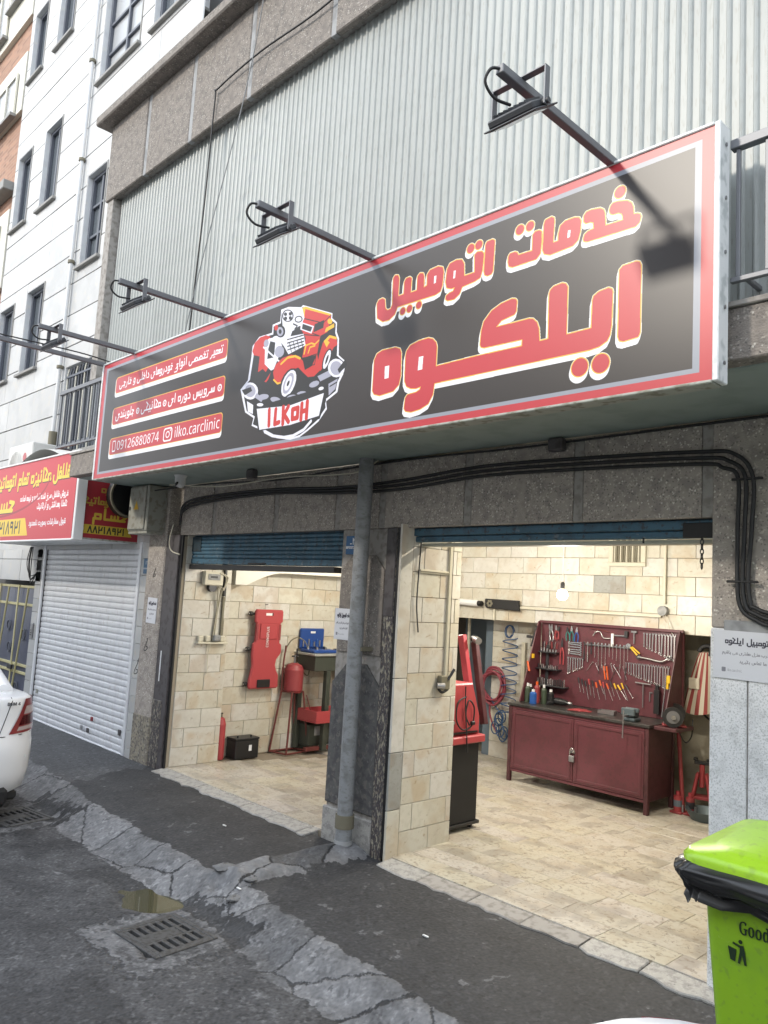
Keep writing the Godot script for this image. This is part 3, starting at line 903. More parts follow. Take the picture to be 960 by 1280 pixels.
	var clad := layered(512, Color(0.50, 0.502, 0.498), [["fbm", 81, 0.008, 0.4, 0.8, Color(0.43, 0.432, 0.43), 0.6], ["ridge", 82, 0.006, 0.84, 0.97, Color(0.42, 0.43, 0.44), 0.45, 3], ["fbm", 83, 0.02, 0.62, 0.9, Color(0.60, 0.55, 0.46), 0.35]])
	for i in 5:
		var m := mat("cladding_%d" % i, W * [1.0, 0.95, 1.03, 0.91, 0.98][i], 0.5, 0.0, clad, 0.45)
		m.uv1_offset = Vector3(i * 0.31, i * 0.47, i * 0.13)
	mat("cladding_joint", Color(0.17, 0.17, 0.17), 0.9)
	mat("sill_stone", Color(0.48, 0.47, 0.45), 0.6, 0.0, clad, 0.6)
	mat("reveal_stone", Color(1.25, 1.27, 1.3), 0.5, 0.0, clad, 0.6)
	mat("window_frame", Color(0.10, 0.11, 0.135), 0.5)
	mat("frame_cream", Color(0.62, 0.60, 0.52), 0.5)
	var gl := mat("window_glass", Color(0.10, 0.115, 0.13), 0.06)
	gl.metallic_specular = 0.9
	mat("curtain_light", Color(0.36, 0.37, 0.38), 0.25)
	# fine brick far up the street
	var bi := Image.create(256, 256, false, Image.FORMAT_RGB8)
	var brk := RandomNumberGenerator.new(); brk.seed = 3
	bi.fill(Color(0.62, 0.52, 0.45))
	for row in 16:
		for k in range(-1, 5):
			var f := brk.randf_range(0.86, 1.08)
			bi.fill_rect(Rect2i(k * 64 + (32 if row % 2 else 0), row * 16, 61, 13).intersection(Rect2i(0, 0, 256, 256)), Color(0.60 * f, 0.455 * f, 0.375 * f))
	mat("street_brick", W, 0.8, 0.0, ImageTexture.create_from_image(bi), 0.9)
	# ground
	var asp := layered(1024, Color(0.46, 0.46, 0.46), [["fbm", 101, 0.012, 0.35, 0.8, Color(0.33, 0.33, 0.33), 0.7], ["fbm", 102, 0.07, 0.50, 0.75, Color(0.22, 0.22, 0.22), 0.75, 4], ["cell", 103, 0.085, 0.86, 0.90, Color(0.78, 0.78, 0.78), 0.55], ["cell", 110, 0.11, 0.90, 0.94, Color(0.10, 0.10, 0.10), 0.6], ["ridge", 105, 0.006, 0.94, 0.99, Color(0.22, 0.22, 0.22), 0.5, 3]])
	var ab := grey_tex("fbm", 104, 0.075, 1024, 4)
	mat("ground_far", Color(0.06, 0.06, 0.062), 0.9, 0.0, asp, 0.5)
	mat("cement", Color(0.175, 0.175, 0.178), 0.85, 0.0, layered(512, W, [["fbm", 107, 0.02, 0.35, 0.75, Color(0.62, 0.62, 0.62), 0.7], ["fbm", 108, 0.10, 0.5, 0.8, Color(1.25, 1.25, 1.25), 0.5], ["ridge", 109, 0.012, 0.90, 0.99, Color(0.35, 0.35, 0.35), 0.7, 2]]), 1.1, ab, 0.4)
	mat("cast_iron", Color(0.085, 0.085, 0.086), 0.55, 0.2, layered(256, W, [["fbm", 106, 0.05, 0.4, 0.8, Color(0.5, 0.45, 0.42), 0.8]]), 2.0)
	mat("drain_dark", Color(0.008, 0.008, 0.008), 0.9)
	var wat := mat("muddy_water", Color(0.070, 0.066, 0.038), 0.03)
	wat.metallic_specular = 0.5
	# paints, plastics, metals
	mat("lamp_grey", Color(0.17, 0.175, 0.19), 0.45, 0.3)
	mat("lamp_black", Color(0.055, 0.058, 0.065), 0.5)
	mat("lamp_glass", Color(0.35, 0.37, 0.38), 0.15)
	mat("sign_frame", Color(0.72, 0.74, 0.74), 0.4, 0.0, layered(256, W, [["fbm", 111, 0.03, 0.5, 0.85, Color(0.55, 0.58, 0.58), 0.8]]), 1.2)
	mat("sign_under", Color(0.36, 0.37, 0.33), 0.6, 0.0, layered(256, W, [["fbm", 112, 0.03, 0.5, 0.8, Color(0.45, 0.42, 0.33), 0.8]]), 1.5)
	var bl := layered(512, Color(0.055, 0.135, 0.20), [["fbm", 121, 0.012, 0.4, 0.8, Color(0.045, 0.095, 0.135), 0.8], ["fbm", 122, 0.04, 0.66, 0.76, Color(0.05, 0.045, 0.045), 0.8], ["fbm", 123, 0.02, 0.72, 0.8, Color(0.20, 0.24, 0.26), 0.6]])
	mat("blue_shutter", W, 0.5, 0.1, bl, 0.9)
	mat("blue_shutter_worn", Color(0.30, 0.30, 0.29), 0.6, 0.0, bl, 1.3)
	var sh := layered(512, Color(0.74, 0.75, 0.78), [["fbm", 131, 0.01, 0.45, 0.85, Color(0.64, 0.65, 0.68), 0.7], ["fbm", 132, 0.035, 0.7, 0.82, Color(0.50, 0.45, 0.42), 0.4]])
	mat("white_shutter", W, 0.42, 0.0, sh, 0.6).uv1_scale = Vector3(0.9, 0.3, 0.9)
	mat("pvc_grey", Color(0.25, 0.26, 0.27), 0.5, 0.0, layered(512, W, [["fbm", 141, 0.02, 0.45, 0.8, Color(0.62, 0.60, 0.56), 0.7], ["fbm", 142, 0.08, 0.62, 0.8, Color(0.45, 0.42, 0.38), 0.5]]), 1.0)
	mat("pvc_clamp", Color(0.17, 0.155, 0.11), 0.7)
	mat("cream_plastic", Color(0.56, 0.53, 0.43), 0.45)
	mat("white_plastic", Color(0.72, 0.72, 0.72), 0.4)
	mat("box_enamel", Color(0.33, 0.33, 0.29), 0.5, 0.0, layered(256, W, [["fbm", 144, 0.03, 0.5, 0.8, Color(0.6, 0.55, 0.48), 0.7]]), 1.4)
	mat("warning_yellow", Color(0.62, 0.38, 0.03), 0.5)
	mat("rubber", Color(0.016, 0.016, 0.017), 0.6)
	mat("cable_black", Color(0.018, 0.018, 0.019), 0.55)
	mat("black_plastic", Color(0.014, 0.014, 0.015), 0.4)
	mat("black_cabinet", Color(0.010, 0.010, 0.011), 0.65)
	var mar := layered(512, Color(0.112, 0.032, 0.040), [["fbm", 151, 0.012, 0.4, 0.8, Color(0.088, 0.027, 0.033), 0.8], ["fbm", 152, 0.06, 0.66, 0.8, Color(0.07, 0.03, 0.03), 0.6]])
	mat("maroon_paint", W, 0.42, 0.0, mar, 0.9)
	mat("maroon_dark", Color(0.070, 0.022, 0.026), 0.5, 0.0, layered(256, W, [["fbm", 153, 0.03, 0.4, 0.8, Color(0.6, 0.6, 0.6), 0.7]]), 1.2)
	mat("red_plastic", Color(0.38, 0.055, 0.062), 0.4)
	mat("red_enamel", Color(0.33, 0.042, 0.052), 0.35)
	mat("red_dull", Color(0.26, 0.040, 0.045), 0.5)
	mat("red_rust", Color(0.135, 0.032, 0.028), 0.6)
	mat("steel_green", Color(0.055, 0.062, 0.050), 0.55, 0.2)
	mat("steel_top", Color(0.46, 0.47, 0.45), 0.35, 0.5)
	mat("bench_top", Color(0.075, 0.072, 0.070), 0.35, 0.5, layered(256, W, [["fbm", 154, 0.03, 0.4, 0.8, Color(0.45, 0.42, 0.4), 0.8]]), 1.2)
	mat("chrome", Color(0.62, 0.62, 0.62), 0.24, 0.95)
	mat("tool_steel", Color(0.36, 0.36, 0.37), 0.32, 0.85)
	mat("tool_dark", Color(0.06, 0.06, 0.065), 0.4, 0.6)
	mat("orange_grip", Color(0.62, 0.10, 0.02), 0.4)
	mat("yellow_grip", Color(0.70, 0.42, 0.02), 0.4)
	mat("green_grip", Color(0.02, 0.16, 0.15), 0.4)
	mat("blue_grip", Color(0.02, 0.09, 0.32), 0.4)
	mat("blue_case", Color(0.018, 0.06, 0.24), 0.4)
	mat("hose_red", Color(0.24, 0.045, 0.065), 0.4)
	mat("hose_blue", Color(0.030, 0.085, 0.20), 0.35)
	mat("grind_stone", Color(0.13, 0.13, 0.135), 0.9)
	mat("grey_blue_paint", Color(0.13, 0.17, 0.21), 0.5)
	mat("door_blue", Color(0.085, 0.095, 0.145), 0.35)
	mat("lattice_cream", Color(0.55, 0.50, 0.27), 0.5)
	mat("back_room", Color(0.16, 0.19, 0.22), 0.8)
	mat("ceiling_white", Color(0.74, 0.72, 0.66), 0.8)
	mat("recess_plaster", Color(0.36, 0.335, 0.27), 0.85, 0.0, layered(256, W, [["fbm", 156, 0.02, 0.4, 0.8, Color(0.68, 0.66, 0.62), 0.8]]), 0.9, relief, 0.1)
	mat("paper", Color(0.70, 0.71, 0.74), 0.7)
	var lime := layered(512, Color(0.265, 0.48, 0.022), [["fbm", 161, 0.012, 0.45, 0.85, Color(0.215, 0.40, 0.03), 0.6], ["fbm", 162, 0.05, 0.64, 0.85, Color(0.17, 0.27, 0.05), 0.5], ["ridge", 163, 0.02, 0.95, 0.99, Color(0.33, 0.5, 0.12), 0.5, 2]])
	mat("lime_plastic", W, 0.33, 0.0, lime, 0.9)
	mat("lime_lid", Color(1.25, 1.2, 0.9), 0.3, 0.0, lime, 0.9)
	mat("bin_bag", Color(0.018, 0.018, 0.019), 0.33, 0.0, null, 1.0)
	var carp := mat("car_white", Color(0.78, 0.79, 0.81), 0.35)
	carp.clearcoat_enabled = true
	carp.clearcoat = 0.8
	carp.clearcoat_roughness = 0.05
	mat("car_glass", Color(0.012, 0.013, 0.014), 0.05)
	var tl := mat("tail_red", Color(0.20, 0.008, 0.012), 0.12)
	tl.clearcoat_enabled = true
	mat("tail_dark", Color(0.06, 0.006, 0.008), 0.1)
	mat("tail_clear", Color(0.55, 0.45, 0.44), 0.12, 0.3)
	mat("stripe_red", Color(0.26, 0.05, 0.045), 0.7)
	mat("stripe_cream", Color(0.50, 0.45, 0.36), 0.7)
	mat("spray_green", Color(0.05, 0.07, 0.045), 0.4)
	mat("grey_cast", Color(0.10, 0.13, 0.145), 0.45, 0.4)
	mat("ac_white", Color(0.58, 0.58, 0.56), 0.5)
	var bulb := StandardMaterial3D.new()
	bulb.resource_name = "bulb_glow"
	bulb.albedo_color = Color(1, 1, 0.95)
	bulb.emission_enabled = true
	bulb.emission = Color(1.0, 0.93, 0.74)
	bulb.emission_energy_multiplier = 6.0
	M["bulb_glow"] = bulb

# ---------------------------------------------------------------- ground
var gn := FastNoiseLite.new()
var gm := FastNoiseLite.new()

func kerb_z(x: float) -> float:
	var z := lerpf(0.95, 1.09, clampf((x + 7.8) / 1.8, 0, 1))
	z = lerpf(z, 1.20, clampf((x + 4.0) / 1.5, 0, 1))
	return lerpf(z, 1.42, clampf((x + 2.4) / 3.0, 0, 1)) + gn.get_noise_2d(x * 60.0, 7.0) * 0.05

func ground_y(x: float, z: float) -> float:
	var k := kerb_z(x)
	var walk := -0.022 - 0.066 * z
	var road := -0.205 - 0.012 * (z - k)
	var t := smoothstep(k - 0.14, k + 0.20, z)
	var y := lerpf(walk, road, t)
	y += gn.get_noise_2d(x * 55.0, z * 55.0) * lerpf(0.006, 0.014, t) + gm.get_noise_2d(x * 160.0, z * 160.0) * 0.004
	if t > 0.05 and t < 0.95:
		y += gm.get_noise_2d(x * 120.0, z * 120.0) * 0.010 + gn.get_noise_2d(x * 190.0, z * 190.0) * 0.007
	# the low ridge of cement over the drain from the downpipe to the kerb
	var a := Vector2(-4.16, 0.14)
	var b := Vector2(-4.34, 0.90)
	var p := Vector2(x, z)
	var q := Geometry2D.get_closest_point_to_segment(p, a, b)
	var d := p.distance_to(q)
	y += 0.055 * (1.0 - smoothstep(0.05, 0.2, d)) * (1.0 + gm.get_noise_2d(x * 150.0, z * 150.0) * 0.7)
	# the gully mouth in the kerb and the hollow where water stands
	y -= 0.09 * (1.0 - smoothstep(0.02, 0.10, p.distance_to(Vector2(-4.36, 1.00))))
	y -= 0.03 * (1.0 - smoothstep(0.10, 0.34, ((p - Vector2(-4.53, 1.33)) * Vector2(0.8, 1.3)).length() + 0.16 * gm.get_noise_2d(x * 90.0, z * 90.0)))
	for g in [Vector2(-4.10, 1.53), Vector2(-6.78, 1.42)]:   # level beds for the gratings
		var e := maxf(absf(x - g.x), absf(z - g.y))
		y = lerpf(-0.213, y, smoothstep(0.24, 0.34, e))
		if e < 0.19: y = -0.275
	return y

# plan texture of the ground, x -11..0.8, z 0..4: asphalt grain, worn cement, cracks and patches, with a height map
const GX0 := -11.0
const GW := 11.8
const GD := 4.0
func bake_ground():
	var w := 2048
	var h := 694
	var layer := func(kind: int, sd: int, freq: float, oct: int, ret := 0) -> PackedByteArray:
		var f := FastNoiseLite.new()
		f.seed = sd; f.frequency = freq; f.fractal_octaves = oct
		f.noise_type = kind
		if kind == FastNoiseLite.TYPE_CELLULAR:
			f.cellular_return_type = ret
			f.fractal_type = FastNoiseLite.FRACTAL_NONE
			f.domain_warp_enabled = true; f.domain_warp_amplitude = 9.0; f.domain_warp_frequency = 0.06; f.domain_warp_fractal_octaves = 3
		var im := f.get_image(w, h)
		im.convert(Image.FORMAT_L8)
		return im.get_data()
	var big: PackedByteArray = layer.call(FastNoiseLite.TYPE_SIMPLEX_SMOOTH, 61, 0.012, 5)
	var mid: PackedByteArray = layer.call(FastNoiseLite.TYPE_SIMPLEX_SMOOTH, 62, 0.05, 5)
	var grain: PackedByteArray = layer.call(FastNoiseLite.TYPE_SIMPLEX_SMOOTH, 63, 0.22, 3)
	var stone: PackedByteArray = layer.call(FastNoiseLite.TYPE_CELLULAR, 64, 0.30, 1, FastNoiseLite.RETURN_CELL_VALUE)
	var slab: PackedByteArray = layer.call(FastNoiseLite.TYPE_CELLULAR, 65, 0.0105, 1, FastNoiseLite.RETURN_CELL_VALUE)
	var seam: PackedByteArray = layer.call(FastNoiseLite.TYPE_CELLULAR, 65, 0.0105, 1, FastNoiseLite.RETURN_DISTANCE2_SUB)
	var lo: PackedByteArray = layer.call(FastNoiseLite.TYPE_SIMPLEX_SMOOTH, 66, 0.004, 3)
	var col := PackedByteArray(); col.resize(w * h * 3)
	var hgt := PackedByteArray(); hgt.resize(w * h)
	var to8 := PackedByteArray()
	for i in 1025: to8.append(int(round(Color(i / 1024.0, 0, 0).linear_to_srgb().r * 255)))
	var kz := PackedFloat32Array()
	for i in w: kz.append(kerb_z(GX0 + GW * (i + 0.5) / w))
	for j in h:
		var z := GD * (j + 0.5) / h
		for i in w:
			var q := j * w + i
			var x := GX0 + GW * (i + 0.5) / w
			var B := big[q] / 127.5 - 1.0
			var N := mid[q] / 127.5 - 1.0
			var G := grain[q] / 127.5 - 1.0
			var L := lo[q] / 127.5 - 1.0
			var d := z - kz[i] + N * 0.028 + B * 0.02
			var c := 0.0
			var hh := 0.5
			var cement := 0.0
			if d < -0.10:      # pavement
				c = 0.034 + 0.008 * B
				if x < -7.2 + B * 0.4: c += 0.035
				if N + B * 0.6 > 0.80: cement = 0.40
			else:              # road and kerb
				c = 0.064 + 0.020 * B + 0.025 * L
				c = lerpf(c, 0.035, smoothstep(0.05, 0.4, L + 0.5 * B))
				if N * 0.6 + B > 0.78 and d < 0.9: cement = 0.3
			if absf(d - 0.03) < 0.165:
				cement = (0.85 + 0.2 * B) if slab[q] > 30 else 0.5
				if N + B * 0.7 > 0.62: cement *= 0.4
				if seam[q] < 4 + 4.0 * N: cement = -0.8
			# ridge of cement over the drain from the downpipe
			if x > -4.75 and x < -3.9 and z < 1.0:
				var t := clampf((z - 0.14) / 0.76, 0.0, 1.0)
				if absf(x - lerpf(-4.14, -4.34, t)) + N * 0.07 < 0.15:
					cement = 1.0 if slab[q] > 60 else 0.3
					if seam[q] < 6: cement = -0.8
			# worn cement beds round the gratings
			for g in 2:
				var gx := -4.10 if g == 0 else -6.78
				var gz := 1.53 if g == 0 else 1.42
				var e := maxf(absf(x - gx), absf(z - gz)) + N * 0.08
				if e < 0.36 and cement < 0.5:
					cement = 0.55 if N + B * 0.5 > -0.15 else 0.1
				elif e < 0.385: cement = -0.6
			if cement > 0.0:
				c = lerpf(c, 0.165 + 0.055 * N + 0.045 * B, cement)
				hh += 0.22 * cement
			elif cement < 0.0:
				c *= 0.62
				hh -= 0.35
			var rough := (0.7 if d < -0.10 else 1.0) * (1.0 - 0.55 * maxf(cement, 0.0))
			c *= 1.0 + 0.55 * G * rough
			if stone[q] > 225: c *= 1.0 + 0.7 * rough
			elif stone[q] < 24: c *= 1.0 - 0.45 * rough
			hh += 0.26 * G * rough + 0.10 * N
			var k := int(clampf(c, 0.004, 1.0) * 1024)
			col[q * 3] = to8[k]
			col[q * 3 + 1] = to8[k]
			col[q * 3 + 2] = mini(255, to8[k] + 2)
			hgt[q] = int(clampf(hh, 0, 1) * 255)
	var m := StandardMaterial3D.new()
	m.resource_name = "asphalt"
	m.albedo_texture = ImageTexture.create_from_image(Image.create_from_data(w, h, false, Image.FORMAT_RGB8, col))
	m.texture_repeat = false
	m.roughness = 0.72
	m.heightmap_enabled = true
	m.heightmap_texture = ImageTexture.create_from_image(Image.create_from_data(w, h, false, Image.FORMAT_L8, hgt))
	m.heightmap_scale = 0.9
	M["asphalt"] = m

func ground():
	gn.seed = 4; gn.frequency = 0.02; gn.fractal_octaves = 4
	gm.seed = 9; gm.frequency = 0.02; gm.fractal_octaves = 3
	bake_ground()
	var up := func(_p): return Vector3.UP
	# x spacing grows towards the left, where the ground is seen from afar
	var X := []
	var x := 1.6
	while x > -12.0:
		X.append(x)
		x -= 0.030 if x > -6.0 else 0.05
	for part in [["pavement", -0.30, 0.0, 30, "asphalt", "dark fresh asphalt pavement in front of the workshop"], ["kerb", -0.30, 0.34, 34, "asphalt", "broken grey cement kerb along the gutter"], ["road", 0.34, 2.7, 60, "asphalt", "worn grey asphalt road with patches"]]:
		var b := MB.new()
		var nz: int = part[3]
		var f := func(i: int, j: int) -> Vector3:
			var xx: float = X[i]
			var k := kerb_z(xx)
			var z := 0.0
			if part[0] == "pavement":
				z = lerpf(0.06, k - 0.30, float(j) / nz)
			else:
				z = k + lerpf(part[1], part[2], float(j) / nz)
			return Vector3(xx, ground_y(xx, z), z)
		b.sheet(X.size() - 1, nz, f, up)
		for q in b.v.size(): b.t[q] = Vector2((b.v[q].x - GX0) / GW, b.v[q].z / GD)
		var o := obj(part[0], b, M[part[4]])
		tag(o, part[5], "ground", "", "structure")
	var far := MB.new()
	far.quad(Vector3(-150, -0.33, -150), Vector3(150, -0.33, -150), Vector3(150, -0.33, 150), Vector3(-150, -0.33, 150), Vector3.UP)
	tag(obj("ground", far, M.ground_far), "grey street ground beyond the near road", "ground", "", "structure")
	# threshold stones between the pavement and the shop floors
	var t := thing("threshold", "row of worn pale stones along the two shop openings", "threshold", Vector3.ZERO, 0, "", "structure")
	for seg in [[-6.98, -4.62], [-3.86, -1.30]]:
		var sx: float = seg[0]
		while sx < seg[1] - 0.05:
			var w := minf(rng.randf_range(0.34, 0.42), seg[1] - sx)
			var poly := PackedVector2Array()
			poly.append_array([Vector2(sx + 0.004, 0.015), Vector2(sx + w - 0.004, 0.015)])
			for i in 6:
				poly.append(Vector2(sx + w - 0.004 - (w - 0.008) * i / 5.0, -0.135 + gm.get_noise_2d((sx + w * (1 - i / 5.0)) * 260.0, 3.0) * 0.05))
			var b := MB.new()
			b.prism(poly, -0.10, 0.0, Transform3D(Basis(Vector3.RIGHT, -PI / 2 + 0.09 + rng.randf_range(-0.012, 0.012)), Vector3(0, -0.008, 0)), 0.006)
			var dark: bool = rng.randf() < 0.15
			obj("stone", b, M["aggregate_smooth" if dark else "threshold_stone"], t)
			sx += w

# ---------------------------------------------------------------- tiled surfaces
# tiles in running bond on a plane: origin at the lower left corner, x along, y up, z out of the surface
func tiled(parent: Node3D, xf: Transform3D, W: float, H: float, tw: float, th: float, key: String, kinds: int, called := "tile", skip = null, shift := 0.0, v0 := 0.0):
	var row := 0
	var y := -v0
	while y < H - 0.01:
		var y0 := maxf(y, 0.0)
		var y1 := minf(y + th, H)
		var x := -tw * (0.5 if row % 2 else 0.0) - shift
		while x < W - 0.005:
			var x0 := maxf(x, 0.0)
			var x1 := minf(x + tw, W)
			x += tw
			if x1 - x0 < 0.02 or y1 - y0 < 0.02:
				continue
			if skip != null and skip.call(x0, y0, x1, y1):
				continue
			var o := MeshInstance3D.new()
			o.name = called
			o.mesh = box(Vector3(snappedf(x1 - x0, 0.002) - 0.004, snappedf(y1 - y0, 0.002) - 0.004, 0.016), 0.0022)
			var k := rng.randi() % kinds
			o.material_override = M["%s_%d" % [key, k]] if not (key == "wall_tile" and rng.randf() < 0.012) else M.wall_tile_grey
			var tilt := Basis.from_euler(Vector3(rng.randf_range(-1, 1), rng.randf_range(-1, 1), 0) * 0.0035)
			o.transform = xf * Transform3D(tilt, Vector3((x0 + x1) / 2, (y0 + y1) / 2, rng.randf_range(-0.0012, 0.0012)))
			parent.add_child(o, true)
		y += th
		row += 1

func face(origin: Vector3, along: Vector3) -> Transform3D:
	return Transform3D(Basis(along, Vector3.UP, along.cross(Vector3.UP)), origin)

# ---------------------------------------------------------------- the workshop's building
func garage():
	var g := thing("garage_building", "two-storey workshop building with corrugated upper wall and two open bays", "building")
	var solid := func(called: String, a: Vector3, b: Vector3, m: String, bev := 0.004): return bar(called, a, b, M[m], g, bev)
	# body above the shops
	solid.call("upper_wall", Vector3(-7.40, 2.86, -5.0), Vector3(6.0, 6.3, 0.775), "aggregate_smooth")
	solid.call("soffit", Vector3(-7.74, 2.765, 0.004), Vector3(6.0, 2.855, 0.80), "soffit")
	solid.call("floor_slab", Vector3(-7.74, 2.80, -5.0), Vector3(6.0, 2.858, 0.0), "ceiling_white")
	# parapet beam under the corrugated wall
	solid.call("plinth_beam", Vector3(-7.74, 2.768, 0.80), Vector3(6.0, 2.985, 0.90), "aggregate_pale", 0.006)
	solid.call("plinth_cap", Vector3(-7.75, 2.986, 0.78), Vector3(6.0, 3.01, 0.915), "aggregate_smooth")
	# corrugated sheets, each 0.92 m wide
	var prof := []   # one rib of trapezoid section: pitch 57 mm
	for q in [[0.0, 0.0], [0.024, 0.0], [0.031, 0.009], [0.038, 0.0115], [0.045, 0.009], [0.052, 0.0]]:
		prof.append(Vector2(q[0], q[1]))
	var sheet_mb := MB.new()
	var ribs := 16
	var line := []
	for r in ribs:
		for q in prof: line.append(Vector2(r * 0.0575 + q.x, q.y))
	line.append(Vector2(ribs * 0.0575 + 0.03, 0.0))
	for i in line.size() - 1:
		var a: Vector2 = line[i]
		var b: Vector2 = line[i + 1]
		sheet_mb.quad(Vector3(a.x, 0, a.y), Vector3(b.x, 0, b.y), Vector3(b.x, 2.62, b.y), Vector3(a.x, 2.62, a.y), Vector3(0, 0, 1))
	var sheet_mesh := sheet_mb.mesh()
	for i in 12:
		obj("corrugated_sheet", sheet_mesh, M["corrugated_%d" % (i % 3)], g, Vector3(-7.37 + i * 0.9204, 2.99, 0.80 + (0.0015 if i % 2 else 0.0)))
	solid.call("corner_post", Vector3(-7.51, 3.72, 0.60), Vector3(-7.378, 5.60, 0.885), "aggregate_smooth")
	# the band of aggregate panels and the coping
	var px := [-7.56, -6.72, -5.89, -4.99, -3.96, -2.95, -1.95, -0.95, 0.05, 1.05, 2.05, 3.05, 4.05, 5.05, 6.0]
	solid.call("band_wall", Vector3(-7.55, 5.60, -0.2), Vector3(6.0, 6.40, 0.855), "aggregate_smooth", 0.0)
	for i in px.size() - 1:
		solid.call("band_panel", Vector3(px[i] + 0.03, 5.58, 0.850), Vector3(px[i + 1] - 0.03, 6.40, 0.90 + rng.randf_range(-0.004, 0.004)), "aggregate_pale", 0.008)
		if i > 0:
			solid.call("band_joint", Vector3(px[i] - 0.028, 5.585, 0.85), Vector3(px[i] + 0.028, 6.40, 0.893), "plaster_patch", 0.003)
	solid.call("coping", Vector3(-7.66, 6.402, -0.4), Vector3(6.0, 6.50, 1.03), "aggregate_pale", 0.012)
	solid.call("parapet_side", Vector3(-7.56, 5.58, -5.0), Vector3(-7.40, 6.40, -0.2), "aggregate_smooth")
	# lintel over the bays: aggregate panels with smooth joints
	solid.call("lintel", Vector3(-7.05, 2.262, -0.25), Vector3(1.6, 2.76, -0.022), "aggregate_smooth", 0.002)
	var lx := [-7.08, -6.45, -5.46, -4.64, -4.14, -3.32, -2.48, -1.71]
	for i in lx.size() - 1:
		solid.call("lintel_panel", Vector3(lx[i] + 0.035, 2.258, -0.03), Vector3(lx[i + 1] - 0.035, 2.762, rng.randf_range(-0.003, 0.003)), "aggregate", 0.006)
		solid.call("lintel_joint", Vector3(lx[i + 1] - 0.032, 2.26, -0.03), Vector3(lx[i + 1] + 0.032, 2.761, -0.008), "aggregate_smooth", 0.003)
	# left column
	solid.call("tile_backing", Vector3(-7.86, -0.12, -0.2), Vector3(-7.60, 2.76, -0.02), "grout", 0.0)
	for i in 14:
		obj("column_tile", box(Vector3(0.215, 0.176, 0.02), 0.003), M["cladding_%d" % (i % 5)], g, Vector3(-7.71, -0.05 + i * 0.18, -0.008))
	solid.call("column", Vector3(-7.60, -0.12, -0.25), Vector3(-7.24, 2.76, 0.05), "aggregate", 0.012)
	solid.call("column_plinth", Vector3(-7.605, -0.12, -0.20), Vector3(-7.238, 0.44, 0.056), "stained_plaster", 0.012)
	solid.call("column_steel", Vector3(-7.238, -0.10, -0.22), Vector3(-6.985, 2.258, 0.04), "dark_steel", 0.006)
	solid.call("column_steel_foot", Vector3(-7.236, -0.10, -0.2), Vector3(-7.06, 0.62, 0.047), "peeling_steel", 0.006)
	solid.call("paint_streak", Vector3(-7.165, 0.80, 0.03), Vector3(-7.145, 1.10, 0.0425), "whitewashed", 0.003)
	solid.call("shutter_channel", Vector3(-6.983, -0.02, -0.20), Vector3(-6.955, 2.258, 0.02), "black_steel", 0.003)
	# black scribbles sprayed on the tiles and the column
	for q in [[-7.72, 0.86, 0.0045, 1.0], [-7.66, 0.98, 0.0045, 0.7], [-7.46, 1.12, 0.0525, 0.9], [-7.42, 1.86, 0.0525, 0.6]]:
		var sc := []
		for i in 26:
			var t := i / 25.0
			sc.append(Vector3(q[0] + 0.045 * q[3] * sin(t * 9.0) * (1.0 - 0.4 * t), q[1] + q[3] * (0.10 * (t - 0.5) + 0.045 * cos(t * 7.0)), q[2]))
		var gr := rod("spray_scribble", sc, 0.005, M.cable_black, g, 6)
		gr.scale.z = 0.3
		gr.position.z = q[2] * 0.7
	# middle column: aggregate panel in a smooth border above, burnt black below, steel channel on the right
	solid.call("column", Vector3(-4.56, -0.06, -0.25), Vector3(-4.03, 2.256, -0.005), "aggregate_smooth", 0.006)
	var oct := func(a: Vector2, b: Vector2, cut: float) -> PackedVector2Array:
		return PackedVector2Array([Vector2(a.x, a.y), Vector2(b.x, a.y), Vector2(b.x, b.y - cut), Vector2(b.x - cut, b.y), Vector2(a.x + cut, b.y), Vector2(a.x, b.y - cut)])
	var mb1 := MB.new(); mb1.prism(oct.call(Vector2(-4.53, 1.33), Vector2(-4.06, 2.06), 0.11), -0.02, 0.012, Transform3D(), 0.004)
	obj("column_panel", mb1, M.aggregate_pale, g)
	var mb2 := MB.new(); mb2.prism(oct.call(Vector2(-4.56, 0.22), Vector2(-4.04, 1.26), 0.16), -0.02, 0.016, Transform3D(), 0.006)
	obj("column_panel", mb2, M.burnt_aggregate, g)
	solid.call("column_foot", Vector3(-4.575, -0.06, -0.25), Vector3(-4.04, 0.19, 0.02), "threshold_stone", 0.008)
	solid.call("column_steel", Vector3(-4.028, -0.06, -0.22), Vector3(-3.925, 2.258, 0.035), "peeling_steel", 0.006)
	solid.call("column_steel_head", Vector3(-4.026, 1.62, -0.2), Vector3(-3.928, 2.255, 0.040), "dark_steel", 0.005)
	solid.call("shutter_channel", Vector3(-3.923, -0.02, -0.20), Vector3(-3.885, 2.258, 0.03), "black_steel", 0.003)
	# right pier: brown aggregate above, whitewashed below with a scored line
	solid.call("right_pier", Vector3(-1.68, -0.15, -0.30), Vector3(1.6, 2.762, -0.01), "aggregate_smooth", 0.004)
	solid.call("pier_panel", Vector3(-1.684, 1.70, -0.28), Vector3(1.58, 2.764, 0.0), "aggregate", 0.006)
	solid.call("pier_patch", Vector3(-1.62, 1.66, -0.05), Vector3(1.5, 1.74, 0.006), "plaster_patch", 0.006)
	solid.call("pier_panel", Vector3(-1.686, -0.15, -0.28), Vector3(-1.508, 1.697, 0.003), "whitewashed", 0.006)
	solid.call("pier_panel", Vector3(-1.500, -0.15, -0.28), Vector3(-0.86, 1.697, 0.004), "whitewashed", 0.006)
	solid.call("pier_panel", Vector3(-0.852, -0.15, -0.28), Vector3(1.58, 1.697, 0.002), "whitewashed", 0.006)

